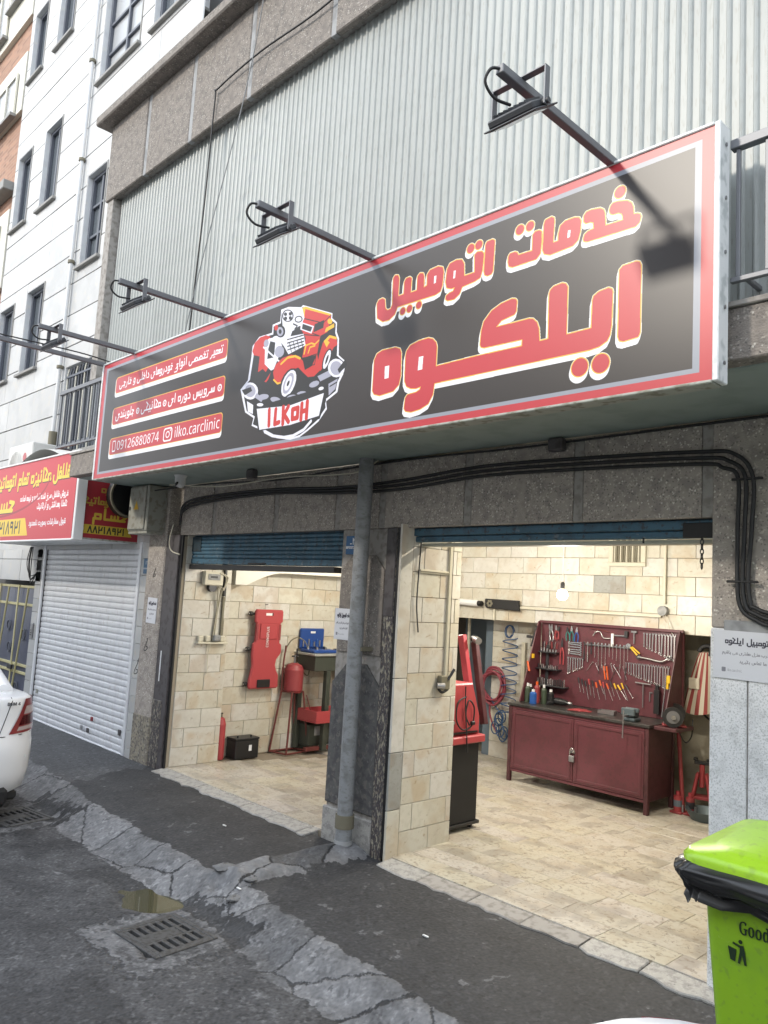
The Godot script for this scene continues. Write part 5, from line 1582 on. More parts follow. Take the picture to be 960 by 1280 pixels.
# ---------------------------------------------------------------- things on the facade
func facade_things():
	# railing bars in front of the corrugated wall, right and left of the sign
	for q in [[-1.22, 1.6, "grey steel window guard of vertical bars right of the sign"], [-8.05, -6.86, "grey steel window guard of vertical bars behind the sign's left end"]]:
		var r := thing("window_guard", q[2], "window guard", Vector3(q[0], 3.07, 0.94))
		var w: float = q[1] - q[0]
		bar("rail", Vector3(0, 0.56, -0.02), Vector3(w, 0.60, 0.02), M.lamp_grey, r)
		bar("rail", Vector3(0, 0.0, -0.012), Vector3(w, 0.022, 0.012), M.lamp_grey, r)
		var k := 0
		while k * 0.112 < w - 0.01:
			bar("bar", Vector3(0.02 + k * 0.112, 0.023, -0.008), Vector3(0.036 + k * 0.112, 0.559, 0.008), M.lamp_grey, r, 0.002)
			k += 1
		bar("stay", Vector3(0.05, 0.0, -0.14), Vector3(0.07, 0.02, -0.013), M.lamp_grey, r)
	# downpipe before the middle column
	var p := thing("downpipe", "grey plastic downpipe standing in front of the middle column", "pipe", Vector3(-4.20, 0.0, 0.125))
	rod("pipe", [Vector3(0, 0.17, 0), Vector3(0.0, 1.4, 0.0), Vector3(0.004, 2.765, 0)], 0.056, M.pvc_grey, p, 20)
	rod("coupling", [Vector3(0, 0.13, 0), Vector3(0, 0.22, 0)], 0.068, M.pvc_clamp, p, 20)
	rod("end_piece", [Vector3(0, -0.02, 0), Vector3(0, 0.128, 0)], 0.060, M.pvc_grey, p, 20)
	rod("end_collar", [Vector3(0, 0.02, 0), Vector3(0, 0.05, 0)], 0.066, M.plaster_patch, p, 20)
	bar("wall_clip", Vector3(-0.066, 1.36, -0.12), Vector3(0.066, 1.39, 0.0), M.pvc_clamp, p)
	# street number plate
	var sh := Sheet.new(0.11, 0.14, 1400.0, Color(0.03, 0.13, 0.30))
	sh.persian("۲۳", Vector2(0.098, 0.077), 0.030, 0.009, Color(0.8, 0.8, 0.8), 0.058)
	sh.rect(0.0, 0.042, 0.11, 0.062, Color(0.75, 0.77, 0.8)); sh.persian("خیابان", Vector2(0.095, 0.049), 0.006, 0.003, Color(0.05, 0.1, 0.25), 0.075)
	var np := thing("number_plate", "small blue street number plate on the middle column beside the downpipe", "sign", Vector3(-4.435, 2.135, 0.018))
	bar("plate", Vector3(-0.056, -0.071, -0.012), Vector3(0.056, 0.071, -0.001), M.grey_blue_paint, np, 0.002)
	obj("printed_face", printed(0.11, 0.14), print_mat("number_print", sh), np, Vector3(0, 0, 0.001))
	var sh2 := Sheet.new(0.085, 0.16, 900.0, Color(0.06, 0.14, 0.24))
	sh2.persian("۲۱", Vector2(0.075, 0.10), 0.022, 0.007, Color(0.4, 0.45, 0.5), 0.045)
	sh2.rect(0.0, 0.045, 0.085, 0.062, Color(0.3, 0.36, 0.42))
	var np2 := thing("number_plate", "worn blue number plate on the tiles between white shutter and left column", "sign", Vector3(-7.70, 1.94, 0.012))
	bar("plate", Vector3(-0.043, -0.081, -0.010), Vector3(0.043, 0.081, -0.001), M.grey_blue_paint, np2, 0.002)
	obj("printed_face", printed(0.085, 0.16), print_mat("number_print_worn", sh2), np2, Vector3(0, 0, 0.001))
	# paper notices
	var notices := [[Vector3(-7.40, 1.485, 0.056), 0.20, 0.26, "white paper notice taped to the left column"], [Vector3(-4.465, 1.535, 0.020), 0.20, 0.235, "white paper notice on the middle column, half behind the downpipe"], [Vector3(-1.455, 1.57, 0.012), 0.42, 0.235, "wide white paper notice with a Persian heading on the right pier"]]
	for i in 3:
		var n: Array = notices[i]
		var s := Sheet.new(n[1], n[2], 1100.0, Color(0.68, 0.69, 0.73))
		var ink := Color(0.05, 0.05, 0.07)
		s.persian("خدمات اتومبیل ایلکوه", Vector2(n[1] * 0.93, n[2] * 0.74), n[2] * 0.065, n[2] * 0.026, ink, n[1] * 0.80)
		s.persian("به علت تعمیرات درب منزل مشتری می باشیم", Vector2(n[1] * 0.95, n[2] * 0.52), n[2] * 0.035, n[2] * 0.011, Color(0.22, 0.22, 0.25), n[1] * 0.85)
		s.persian("لطفا با ما تماس بگیرید", Vector2(n[1] * 0.75, n[2] * 0.35), n[2] * 0.035, n[2] * 0.011, Color(0.22, 0.22, 0.25), n[1] * 0.45)
		s.rect(n[1] * 0.10, n[2] * 0.14, n[1] * 0.10 + 0.02, n[2] * 0.14 + 0.022, Color(0.25, 0.25, 0.28), 0.004)
		s.latin("ilko.carclinic", Vector2(n[1] * 0.10 + 0.027, n[2] * 0.155), 0.013, 0.07, Color(0.3, 0.3, 0.33))
		var t := thing("paper_notice", n[3], "notice", n[0], 0, "paper notices on the columns")
		bar("paper", Vector3(-n[1] / 2, -n[2] / 2, -0.004), Vector3(n[1] / 2, n[2] / 2, -0.0008), M.paper, t, 0.0)
		obj("printed_face", printed(n[1], n[2]), print_mat("notice_print_%d" % i, s, 0.7), t)
		t.rotation.z = [-0.03, 0.0, -0.012][i]
	# meter cabinet under the sign's left end
	var b := thing("electric_box", "grey enamelled electric cabinet with a warning triangle under the sign's left end", "electric box", Vector3(-7.48, 2.52, 0.16))
	bar("cabinet", Vector3(-0.20, -0.235, -0.11), Vector3(0.20, 0.235, 0.10), M.box_enamel, b, 0.008)
	bar("door", Vector3(-0.185, -0.22, 0.101), Vector3(0.16, 0.22, 0.115), M.box_enamel, b, 0.006)
	bar("lock", Vector3(-0.16, -0.02, 0.116), Vector3(-0.145, 0.02, 0.124), M.black_steel, b)
	var tr := MB.new(); tr.prism(PackedVector2Array([Vector2(-0.05, -0.045), Vector2(0.05, -0.045), Vector2(0, 0.045)]), 0.0, 0.002)
	obj("warning_triangle", tr, M.warning_yellow, b, Vector3(-0.02, 0.03, 0.116))
	bar("drip_edge", Vector3(-0.20, -0.262, -0.09), Vector3(0.20, -0.236, 0.09), M.box_enamel, b)
	# security camera under the soffit
	var c := thing("security_camera", "small white dome security camera under the sign beside the electric box", "camera", Vector3(-6.42, 2.70, 0.40))
	var cm := MB.new(); cm.lathe([Vector2(0, -0.055), Vector2(0.03, -0.048), Vector2(0.046, -0.025), Vector2(0.05, 0.0), Vector2(0.05, 0.04), Vector2(0.062, 0.062), Vector2(0, 0.062)], 18)
	obj("dome", cm, M.white_plastic, c)
	var ce := MB.new(); ce.lathe([Vector2(0, 0.012), Vector2(0.018, 0.008), Vector2(0.026, 0.0)], 14, Transform3D(Basis(Vector3(1, 0, 0), 1.2), Vector3(0.012, -0.02, 0.042)))
	obj("lens", ce, M.black_plastic, c)
	# cables: a bundle along the lintel that turns down the right pier
	for i in 3:
		var o := 0.032 * i
		var pts := smooth([Vector3(-7.0, 2.42 - o, 0.04), Vector3(-6.85, 2.60 - o, 0.035), Vector3(-5.6, 2.63 - o * 0.6, 0.03), Vector3(-4.6, 2.59 - o * 0.7, 0.03), Vector3(-3.9, 2.60 - o, 0.03), Vector3(-3.2, 2.64 - o, 0.03), Vector3(-2.5, 2.63 - o, 0.03), Vector3(-1.75, 2.60 - o, 0.03), Vector3(-1.62 + 0.03 * (2 - i), 2.57 - o, 0.03), Vector3(-1.545 + 0.036 * (2 - i), 2.45, 0.03), Vector3(-1.545 + 0.034 * (2 - i), 2.2, 0.028), Vector3(-1.545 + 0.026 * (2 - i), 1.95, 0.028), Vector3(-1.53 + 0.025 * (2 - i), 1.83 - 0.01 * i, 0.028), Vector3(-1.46, 1.765 - 0.028 * i + 0.04, 0.028), Vector3(-1.30, 1.735 - 0.03 * i + 0.04, 0.028), Vector3(-0.6, 1.72 - 0.03 * i + 0.04, 0.028)], 7)
		tag(rod("service_cable", pts, 0.0105, M.cable_black, self, 10), ["outermost black cable of the bundle along the lintel and down the right pier", "middle black cable of the bundle along the lintel and down the right pier", "innermost black cable of the bundle along the lintel and down the right pier"][i], "cable", "black cables along the lintel")
	for q in [Vector3(-1.50, 2.44, 0.034), Vector3(-1.52, 1.93, 0.034)]:
		tag(bar("cable_strap", q - Vector3(0.075, 0.006, 0.012), q + Vector3(0.075, 0.006, 0.006), M.black_steel), "thin strap holding the cables to the pier, %s one" % ("upper" if q.y > 2.2 else "lower"), "strap")
	var wire := smooth([Vector3(-7.3, 2.70, 0.20), Vector3(-6.4, 2.725, 0.10), Vector3(-5.4, 2.705, 0.03), Vector3(-4.6, 2.73, 0.03), Vector3(-3.8, 2.745, 0.03), Vector3(-2.8, 2.735, 0.03), Vector3(-1.6, 2.745, 0.03), Vector3(-0.4, 2.75, 0.03)], 8)
	tag(rod("soffit_wire", wire, 0.007, M.cable_black, self, 6), "thin dark wire along the top of the lintel", "wire")
	var cw := smooth([Vector3(-6.7, 2.70, 0.35), Vector3(-6.0, 2.66, 0.22), Vector3(-5.2, 2.70, 0.12), Vector3(-4.4, 2.68, 0.08), Vector3(-4.1, 2.75, 0.1)], 6)
	tag(rod("pale_wire", cw, 0.006, M.cream_plastic, self, 6), "pale sagging wire under the soffit from the camera to the downpipe", "wire")
	for q in [[Vector3(-5.45, 2.72, 0.28), "small dark junction box hanging under the soffit"], [Vector3(-2.6, 2.72, 0.05), "dark connector lump on the lintel wire"]]:
		tag(bar("junction_box", q[0] - Vector3(0.05, 0.04, 0.03), q[0] + Vector3(0.05, 0.04, 0.03), M.dark_steel, self, 0.01), q[1], "junction box")
	tag(rod("door_cable", smooth([Vector3(-7.08, 2.36, 0.07), Vector3(-7.12, 2.2, 0.075), Vector3(-7.08, 2.10, 0.07), Vector3(-6.94, 2.06, 0.05)], 5), 0.007, M.cream_plastic, self, 6), "pale loop of cable at the head of the left column", "cable")
	# aerial cables on the upper wall
	tag(rod("aerial_cable", smooth([Vector3(-5.55, 3.75, 0.92), Vector3(-5.52, 4.3, 0.92), Vector3(-5.49, 5.0, 0.915), Vector3(-5.46, 5.78, 0.92), Vector3(-5.40, 5.84, 0.93), Vector3(-4.80, 5.87, 0.93), Vector3(-4.0, 5.83, 0.93), Vector3(-3.0, 5.95, 0.93)], 6), 0.0075, M.cable_black, self, 6), "black cable running down the corrugated wall and along the upper band", "cable")
	tag(rod("aerial_cable", smooth([Vector3(-5.60, 3.74, 0.94), Vector3(-5.35, 4.4, 0.96), Vector3(-4.9, 5.55, 0.98), Vector3(-4.6, 6.4, 1.06), Vector3(-4.5, 7.2, 1.2)], 6), 0.0045, M.pvc_grey, self, 6), "thin grey wire slanting up across the corrugated wall", "cable")
	# pipe stub on the right pier, chain in the right bay, dark lamp at the picture's right edge
	var st := thing("pipe_stub", "grey capped pipe stub over the wide paper notice", "pipe", Vector3(-1.31, 1.648, 0.03))
	rod("flange", [Vector3(-0.06, 0, 0), Vector3(0.0, 0, 0.0)], 0.042, M.plaster_patch, st, 14)
	rod("pipe", [Vector3(0.0, 0.004, 0), Vector3(0.4, 0.004, 0)], 0.034, M.plaster_patch, st, 14)
	rod("wire_end", smooth([Vector3(-0.075, -0.035, -0.015), Vector3(-0.05, -0.045, 0), Vector3(-0.02, -0.04, 0.01)], 4), 0.008, M.cable_black, st, 6)
	var ch := thing("chain", "short rusty chain hanging at the right end of the right shutter", "chain", Vector3(-1.775, 2.165, -0.09))
	for i in 7:
		var ring := []
		for k in 12:
			var a := TAU * k / 12
			var e := Vector3(0.0085 * cos(a), 0.016 * sin(a), 0)
			ring.append(e if i % 2 else Vector3(0, e.y, e.x))
		var o := rod("link", ring, 0.0032, M.tool_dark, ch, 6, true)
		o.position = Vector3(0, -i * 0.0255, 0)
	var dl := thing("wall_lamp", "dark round wall lamp high on the right pier", "lamp", Vector3(-1.30, 2.56, 0.06))
	var dm := MB.new(); dm.lathe([Vector2(0, 0.06), Vector2(0.05, 0.055), Vector2(0.075, 0.03), Vector2(0.08, -0.05), Vector2(0, -0.055)], 18, Transform3D(Basis(Vector3.RIGHT, PI / 2), Vector3.ZERO))
	obj("housing", dm, M.black_plastic, dl)

# ---------------------------------------------------------------- the small shop next door
func neighbour_shop():
	var s := thing("roller_shutter", "closed white roller shutter of the small shop left of the workshop", "shutter", Vector3(-9.20, 0, -0.03))
	var prof := MB.new()
	var w := 2.62
	var line := [Vector2(-0.034, 0.0), Vector2(-0.026, 0.005), Vector2(-0.006, 0.008), Vector2(0.014, 0.0075), Vector2(0.025, 0.004), Vector2(0.030, -0.004), Vector2(0.034, -0.006)]
	for i in line.size() - 1:
		var a: Vector2 = line[i]
		var b: Vector2 = line[i + 1]
		prof.quad(Vector3(-w / 2, a.x, a.y), Vector3(w / 2, a.x, a.y), Vector3(w / 2, b.x, b.y), Vector3(-w / 2, b.x, b.y), Vector3(0, 0, 1))
	var pm := prof.mesh()
	bar("backing", Vector3(-w / 2, -0.10, -0.04), Vector3(w / 2, 2.2, -0.012), M.white_shutter, s, 0.0)
	for i in 33:
		obj("slat", pm, M.white_shutter, s, Vector3(0, -0.005 + i * 0.068, 0))
	bar("bottom_bar", Vector3(-w / 2, -0.125, -0.02), Vector3(w / 2, -0.042, 0.02), M.white_shutter, s, 0.008)
	bar("sill_plate", Vector3(-w / 2 - 0.05, -0.16, -0.06), Vector3(w / 2 + 0.05, -0.126, 0.05), M.sign_frame, s, 0.006)
	for sx in [-1, 1]:
		bar("guide", Vector3(sx * (w / 2 + 0.03) - 0.028, -0.10, -0.03), Vector3(sx * (w / 2 + 0.03) + 0.028, 2.2, 0.04), M.white_shutter, s, 0.006)
		bar("guide_groove", Vector3(sx * (w / 2 + 0.005) - 0.006, -0.10, -0.02), Vector3(sx * (w / 2 + 0.005) + 0.006, 2.2, 0.018), M.dark_steel, s, 0.0)
	for q in [[1.20, 0.16, 0.05, 0.06, "dark_steel"], [-1.18, 0.30, 0.05, 0.05, "sign_under"], [0.42, 0.06, 0.05, 0.05, "dark_steel"], [0.25, 0.07, 0.045, 0.045, "plaster_patch"], [0.50, 0.20, 0.045, 0.045, "red_dull"], [1.27, -0.10, 0.07, 0.09, "black_steel"]]:
		bar("lock_plate" if q[0] > 1.0 else "sticker", Vector3(q[0] - q[2] / 2, q[1] - q[3] / 2, 0.010), Vector3(q[0] + q[2] / 2, q[1] + q[3] / 2, 0.022), M[q[4]], s, 0.002)
	# its box sign: front banner and end face
	var red := Color(0.50, 0.030, 0.045)
	var yel := Color(0.72, 0.52, 0.05)
	var dk := Color(0.03, 0.01, 0.01)
	var fs := Sheet.new(3.1, 0.92, 420.0, red)
	var shade := func(txt: String, at: Vector2, u: float, pen: float, col: Color, wd: float):
		fs.persian(txt, at + Vector2(0.008, -0.012), u, pen, dk, wd)
		fs.persian(txt, at, u, pen, col, wd)
	shade.call("فلافل مکانیزه تمام اتوماتیک", Vector2(2.90, 0.665), 0.080, 0.034, yel, 2.35)
	fs.persian("فروش فلافل سرخ شده اماده و نیمه اماده", Vector2(2.90, 0.46), 0.036, 0.013, Color(0.75, 0.72, 0.72), 1.40)
	fs.persian("کاملا بهداشتی و ارگانیک", Vector2(2.90, 0.35), 0.036, 0.013, Color(0.75, 0.72, 0.72), 0.85)
	fs.persian("قبول سفارشات بصورت نامحدود", Vector2(2.90, 0.165), 0.034, 0.012, Color(0.70, 0.70, 0.72), 1.05)
	shade.call("حسام", Vector2(1.35, 0.36), 0.12, 0.05, yel, 1.0)
	fs.fill([PackedVector2Array([Vector2(0.2, 0.05), Vector2(1.84, 0.05), Vector2(1.72, 0.255), Vector2(0.2, 0.255)])], Color(0.72, 0.48, 0.03))
	fs.persian("۱۴۹۸۱۴۸۸", Vector2(1.62, 0.085), 0.090, 0.028, Color(0.02, 0.02, 0.02), 1.05)
	var arc := PackedVector2Array()
	for i in 14: arc.append(Vector2(0.6 + 1.75 * sin(i / 13.0 * PI / 2), 0.29 + 0.42 * (1 - cos(i / 13.0 * PI / 2))))
	fs.stroke(arc, 0.025, Color(0.30, 0.02, 0.03))
	var es := Sheet.new(0.74, 0.64, 500.0, Color(0.34, 0.022, 0.034))
	es.persian("مکانیزه", Vector2(0.63, 0.50), 0.042, 0.016, Color(0.40, 0.28, 0.05), 0.36)
	es.persian("تمام اتوماتیک", Vector2(0.66, 0.37), 0.042, 0.017, Color(0.46, 0.34, 0.05), 0.60)
	es.persian("حسام", Vector2(0.60, 0.215), 0.062, 0.026, Color(0.62, 0.45, 0.05), 0.40)
	es.fill([PackedVector2Array([Vector2(0.12, 0.05), Vector2(0.66, 0.05), Vector2(0.60, 0.145), Vector2(0.12, 0.145)])], Color(0.55, 0.40, 0.04))
	es.persian("۱۴۹۸۱۴۸۸", Vector2(0.58, 0.065), 0.043, 0.014, Color(0.02, 0.02, 0.02), 0.42)
	es.disc(Vector2(0.075, 0.097), 0.05, Color(0.65, 0.65, 0.65)); es.disc(Vector2(0.075, 0.097), 0.042, Color(0.02, 0.02, 0.03))
	es.stroke(PackedVector2Array([Vector2(0.058, 0.118), Vector2(0.062, 0.09), Vector2(0.092, 0.075)]), 0.014, Color(0.7, 0.7, 0.7))
	var f := thing("box_sign", "red box sign with yellow Persian lettering over the white shutter", "sign", Vector3(-9.53, 2.63, 0.0))
	bar("box", Vector3(-1.55, -0.44, 0.002), Vector3(1.55, 0.20, 0.71), M.sign_under, f, 0.0)
	bar("front_board", Vector3(-1.55, -0.46, 0.655), Vector3(1.55, 0.47, 0.712), M.red_dull, f, 0.006)
	bar("top_edge", Vector3(-1.56, 0.455, 0.65), Vector3(1.56, 0.475, 0.725), M.white_plastic, f, 0.004)
	bar("bottom_edge", Vector3(-1.56, -0.475, 0.65), Vector3(1.56, -0.455, 0.725), M.white_plastic, f, 0.004)
	bar("corner_strip", Vector3(1.552, -0.47, 0.62), Vector3(1.60, 0.47, 0.722), M.white_plastic, f, 0.006)
	for k in 4: bar("underside_panel", Vector3(-1.50 + k * 0.76, -0.452, 0.05), Vector3(-0.78 + k * 0.76, -0.441, 0.63), M.sign_frame, f)
	obj("printed_front", printed(3.1, 0.92), print_mat("box_sign_front", fs, 0.45), f, Vector3(0, 0.005, 0.715))
	obj("printed_end", printed(0.74, 0.64), print_mat("box_sign_end", es, 0.45), f, Vector3(1.556, -0.12, 0.355), Vector3(0, PI / 2, 0))
	bar("end_trim", Vector3(1.552, -0.452, 0.0), Vector3(1.575, -0.436, 0.62), M.sign_under, f)
	# air conditioner and canopy on top of it
	var ac := thing("air_conditioner", "pale outdoor air conditioner unit on top of the red box sign", "air conditioner", Vector3(-10.35, 2.832, 0.36))
	bar("casing", Vector3(-0.42, 0.03, -0.16), Vector3(0.42, 0.60, 0.16), M.ac_white, ac, 0.012)
	bar("service_panel", Vector3(0.421, 0.08, -0.10), Vector3(0.432, 0.50, 0.12), M.ac_white, ac, 0.004)
	bar("grip", Vector3(0.433, 0.30, -0.05), Vector3(0.440, 0.36, 0.07), M.dark_steel, ac)
	var em := MB.new(); em.lathe([Vector2(0, 0.004), Vector2(0.055, 0.003), Vector2(0.06, 0)], 20, Transform3D(Basis(Vector3.RIGHT, PI / 2), Vector3(0.18, 0.42, 0.161)))
	obj("emblem", em, M.red_plastic, ac)
	for k in 8:
		var ring := []
		for i in 20: ring.append(Vector3(-0.12 + (0.06 + k * 0.022) * cos(TAU * i / 20), 0.30 + (0.06 + k * 0.022) * sin(TAU * i / 20), 0.168))
		rod("fan_guard", ring, 0.003, M.ac_white, ac, 5, true)
	for sx in [-0.3, 0.3]: bar("foot", Vector3(sx - 0.03, 0, -0.14), Vector3(sx + 0.03, 0.029, 0.14), M.dark_steel, ac)
	var cn := MB.new()
	cn.sheet(10, 6, func(i: int, j: int): return Vector3(-0.75 + i * 0.15, 0.16 * sin(PI * i / 10.0) - 0.03 * j / 6.0 * j / 6.0, j * 0.055), func(_p): return Vector3.UP)
	var can := thing("canopy", "weathered grey curved canopy sheet above the red box sign", "canopy", Vector3(-9.35, 3.12, 0.30))
	obj("sheet", cn, M.ac_white, can)
	bar("edge", Vector3(-0.75, -0.04, 0.30), Vector3(0.75, -0.005, 0.33), M.sign_under, can)
	# dark round exhaust under the sign's left end
	var ex := thing("exhaust_duct", "dark round exhaust hood with a pale rim under the big sign's left end", "exhaust duct", Vector3(-7.86, 2.66, 0.22), PI / 2)
	var em2 := MB.new(); em2.lathe([Vector2(0, 0.03), Vector2(0.18, 0.025), Vector2(0.20, 0.09), Vector2(0.225, 0.09), Vector2(0.225, 0.0), Vector2(0, 0.0)], 24, Transform3D(Basis(Vector3.RIGHT, PI / 2), Vector3.ZERO))
	obj("hood", em2, M.black_steel, ex)
	var ring2 := []
	for i in 24: ring2.append(Vector3(0.215 * cos(TAU * i / 24), 0.215 * sin(TAU * i / 24), 0.095))
	rod("rim", ring2, 0.014, M.pvc_clamp, ex, 6, true)
	# intercom and cables between door and shutter
	var ic := thing("intercom", "small grey intercom panel on the tiles by the lattice door", "intercom", Vector3(-10.70, 1.05, 0.002))
	bar("panel", Vector3(-0.035, -0.10, 0), Vector3(0.035, 0.10, 0.02), M.tool_steel, ic)
	for k in 3: bar("button", Vector3(-0.012, -0.06 + k * 0.03, 0.0205), Vector3(0.012, -0.045 + k * 0.03, 0.026), M.black_plastic, ic)
	for i in 3:
		tag(rod("wire_tangle", smooth([Vector3(-10.95 + i * 0.05, 2.16, 0.05), Vector3(-11.0 + i * 0.08, 1.95, 0.06), Vector3(-10.85 + i * 0.03, 1.78 - i * 0.05, 0.06), Vector3(-10.68, 1.80, 0.04)], 6), 0.012 if i == 1 else 0.006, M.cable_black, self, 6), ["thin left wire of the tangle under the red box sign", "thick black cable loop under the red box sign", "thin right wire of the tangle under the red box sign"][i], "cable", "wires under the box sign")

# ---------------------------------------------------------------- workbench and tools
func wrench(L: float, s := 1.0) -> ArrayMesh:
	var key := "wrench %.3f %.3f" % [L, s]
	if boxes.has(key): return boxes[key]
	var b := MB.new()
	var w := 0.0058 * s
	b.box(Vector3(0, -L / 2, 0), Vector3(w * 2, L - 0.026 * s, 0.0045), 0.0012)
	var jaw := PackedVector2Array([Vector2(-0.0045, -0.016), Vector2(-0.0105, -0.008), Vector2(-0.0095, 0.004), Vector2(-0.0055, 0.006), Vector2(-0.005, -0.004), Vector2(0.0, -0.007), Vector2(0.005, -0.004), Vector2(0.0055, 0.006), Vector2(0.0095, 0.004), Vector2(0.0105, -0.008), Vector2(0.0045, -0.016)])
	for i in jaw.size(): jaw[i] = jaw[i] * s
	b.prism(jaw, -0.003, 0.003)
	var ring := []
	for i in 10: ring.append(Vector3(0.0075 * s * cos(TAU * i / 10), -L + 0.0075 * s * sin(TAU * i / 10), 0))
	b.tube(ring, 0.0032 * s, 5, true)
	boxes[key] = b.mesh()
	return boxes[key]

func ordinal(i: int) -> String:
	return ["first", "second", "third", "fourth", "fifth", "sixth", "seventh", "eighth", "ninth", "tenth", "eleventh", "twelfth", "thirteenth", "fourteenth", "fifteenth", "sixteenth", "seventeenth", "eighteenth"][i]

func tool(called: String, what, m: Material, label: String, cat: String, group: String, at: Vector3, turn := 0.0) -> MeshInstance3D:
	var o := obj(called, what, m, self, at, Vector3(0, 0, turn))
	tag(o, label, cat, group)
	return o

func bench_area():
	var x0 := -4.86; var x1 := -3.345; var zf := -2.64; var zb := -3.15
	var b := thing("workbench", "maroon steel workbench cabinet with two doors and a tall tool board", "workbench", Vector3(-4.10, 0, -2.90))
	var P := func(called: String, a: Vector3, c: Vector3, m: String, bev := 0.003): return bar(called, a - b.position, c - b.position, M[m], b, bev)
	for q in [[x0, zf], [x1, zf], [x0, zb], [x1, zb]]:
		var sx: float = 0.04 if q[0] == x0 else -0.04
		var sz: float = -0.04 if q[1] == zf else 0.04
		P.call("leg", Vector3(minf(q[0], q[0] + sx), 0, minf(q[1], q[1] + sz)), Vector3(maxf(q[0], q[0] + sx), 0.74, maxf(q[1], q[1] + sz)), "maroon_dark")
	P.call("cabinet", Vector3(x0 + 0.041, 0.105, zb + 0.02), Vector3(x1 - 0.012, 0.735, zf - 0.022), "maroon_dark")
	P.call("front_rail", Vector3(x0 + 0.041, 0.10, zf - 0.03), Vector3(x1 - 0.041, 0.128, zf - 0.006), "maroon_paint")
	P.call("front_rail", Vector3(x0 + 0.041, 0.712, zf - 0.03), Vector3(x1 - 0.041, 0.742, zf - 0.004), "maroon_paint")
	P.call("front_rail", Vector3(-4.115, 0.13, zf - 0.03), Vector3(-4.085, 0.71, zf - 0.012), "maroon_dark")
	for q in [[x0 + 0.042, -4.103], [-4.097, x1 - 0.042]]:
		var d := P.call("door", Vector3(q[0], 0.131, zf - 0.02), Vector3(q[1], 0.709, zf + 0.0), "maroon_paint") as MeshInstance3D
		var w: float = q[1] - q[0]
		for e in [[-w / 2 + 0.02, -w / 2 + 0.045, -0.27, 0.27], [w / 2 - 0.045, w / 2 - 0.02, -0.27, 0.27], [-w / 2 + 0.046, w / 2 - 0.046, 0.245, 0.27], [-w / 2 + 0.046, w / 2 - 0.046, -0.27, -0.245]]:
			bar("moulding", Vector3(e[0], e[2], 0.0105), Vector3(e[1], e[3], 0.016), M.maroon_paint, d, 0.002)
		for hy in [-0.2, 0.2]:
			rod("hinge", [Vector3((-w / 2 - 0.002) if q[0] < -4.5 else (w / 2 + 0.002), hy - 0.035, 0.012), Vector3((-w / 2 - 0.002) if q[0] < -4.5 else (w / 2 + 0.002), hy + 0.035, 0.012)], 0.007, M.maroon_dark, d, 8)
	P.call("hasp", Vector3(-4.125, 0.40, zf + 0.001), Vector3(-4.075, 0.425, zf + 0.012), "tool_steel", 0.002)
	P.call("worktop", Vector3(x0 - 0.01, 0.744, zb), Vector3(x1 + 0.01, 0.772, zf + 0.012), "bench_top", 0.004)
	P.call("side_shelf", Vector3(x1 + 0.012, 0.735, -3.05), Vector3(x1 + 0.22, 0.765, -2.70), "maroon_dark", 0.004)
	P.call("tool_board", Vector3(-4.83, 0.773, -3.165), Vector3(-3.27, 1.60, -3.13), "maroon_paint", 0.004)
	P.call("board_edge", Vector3(-4.84, 1.585, -3.128), Vector3(-3.26, 1.612, -3.095), "maroon_paint", 0.003)
	for sx in [-4.84, -3.285]:
		var w := MB.new()
		w.prism(PackedVector2Array([Vector2(0.0, 0.773), Vector2(0.34, 0.773), Vector2(0.05, 1.60), Vector2(0.0, 1.60)]), -0.006, 0.006, Transform3D(Basis(Vector3(0, 0, 1), Vector3.UP, Vector3(-1, 0, 0)), Vector3(sx, 0, -3.128) - b.position), 0.002)
		obj("side_wing", w, M.maroon_dark if sx > -4 else M.maroon_paint, b)
	# small shelves with socket sets at the left of the board
	for i in 3:
		var y := [1.29, 1.115, 0.945][i] as float
		var xa := [-4.80, -4.83, -4.83][i] as float
		var xb := [-4.58, -4.56, -4.47][i] as float
		var sh := P.call("shelf", Vector3(xa, y - 0.012, -3.127), Vector3(xb, y, -3.03), "tool_dark") as MeshInstance3D
		var n := [6, 12, 17][i] as int
		for k in n:
			var h := rng.randf_range(0.03, 0.05) + (0.035 if i == 2 else 0.0)
			rod("socket", [Vector3(xa - (xa + xb) / 2 + 0.02 + (xb - xa - 0.04) * k / (n - 1.0), 0.007, 0.015), Vector3(xa - (xa + xb) / 2 + 0.02 + (xb - xa - 0.04) * k / (n - 1.0), h, 0.015)], 0.0065 if i else 0.011, [M.chrome, M.tool_steel, M.tool_dark][rng.randi() % 3], sh, 8)
	P.call("shelf_post", Vector3(-4.735, 0.78, -3.10), Vector3(-4.705, 1.36, -3.08), "tool_dark")
	P.call("rack_rail", Vector3(-4.30, 1.395, -3.128), Vector3(-3.78, 1.410, -3.10), "tool_steel", 0.002)
	var z := -3.118
	# padlock hanging on the doors
	var pl := thing("padlock", "steel padlock hanging open on the workbench doors", "padlock", Vector3(-4.10, 0.385, zf + 0.022))
	bar("body", Vector3(-0.028, -0.065, -0.009), Vector3(0.028, -0.008, 0.009), M.tool_steel, pl, 0.004)
	rod("shackle", smooth([Vector3(-0.019, -0.008, 0), Vector3(-0.019, 0.04, 0), Vector3(0, 0.062, 0), Vector3(0.019, 0.045, 0), Vector3(0.016, 0.02, 0.0)], 4), 0.0055, M.chrome, pl, 8)
	# wrench rows
	for i in 11:
		var L := lerpf(0.125, 0.235, i / 10.0)
		tool("combination_wrench", wrench(L, lerpf(0.9, 1.35, i / 10.0)), M.chrome if i % 3 else M.tool_steel, "%s wrench from the left in the upper right row on the tool board" % ordinal(i), "wrench", "wrenches in the upper right row", Vector3(-3.655 + i * 0.0305, 1.560, z), rng.randf_range(-0.05, 0.05))
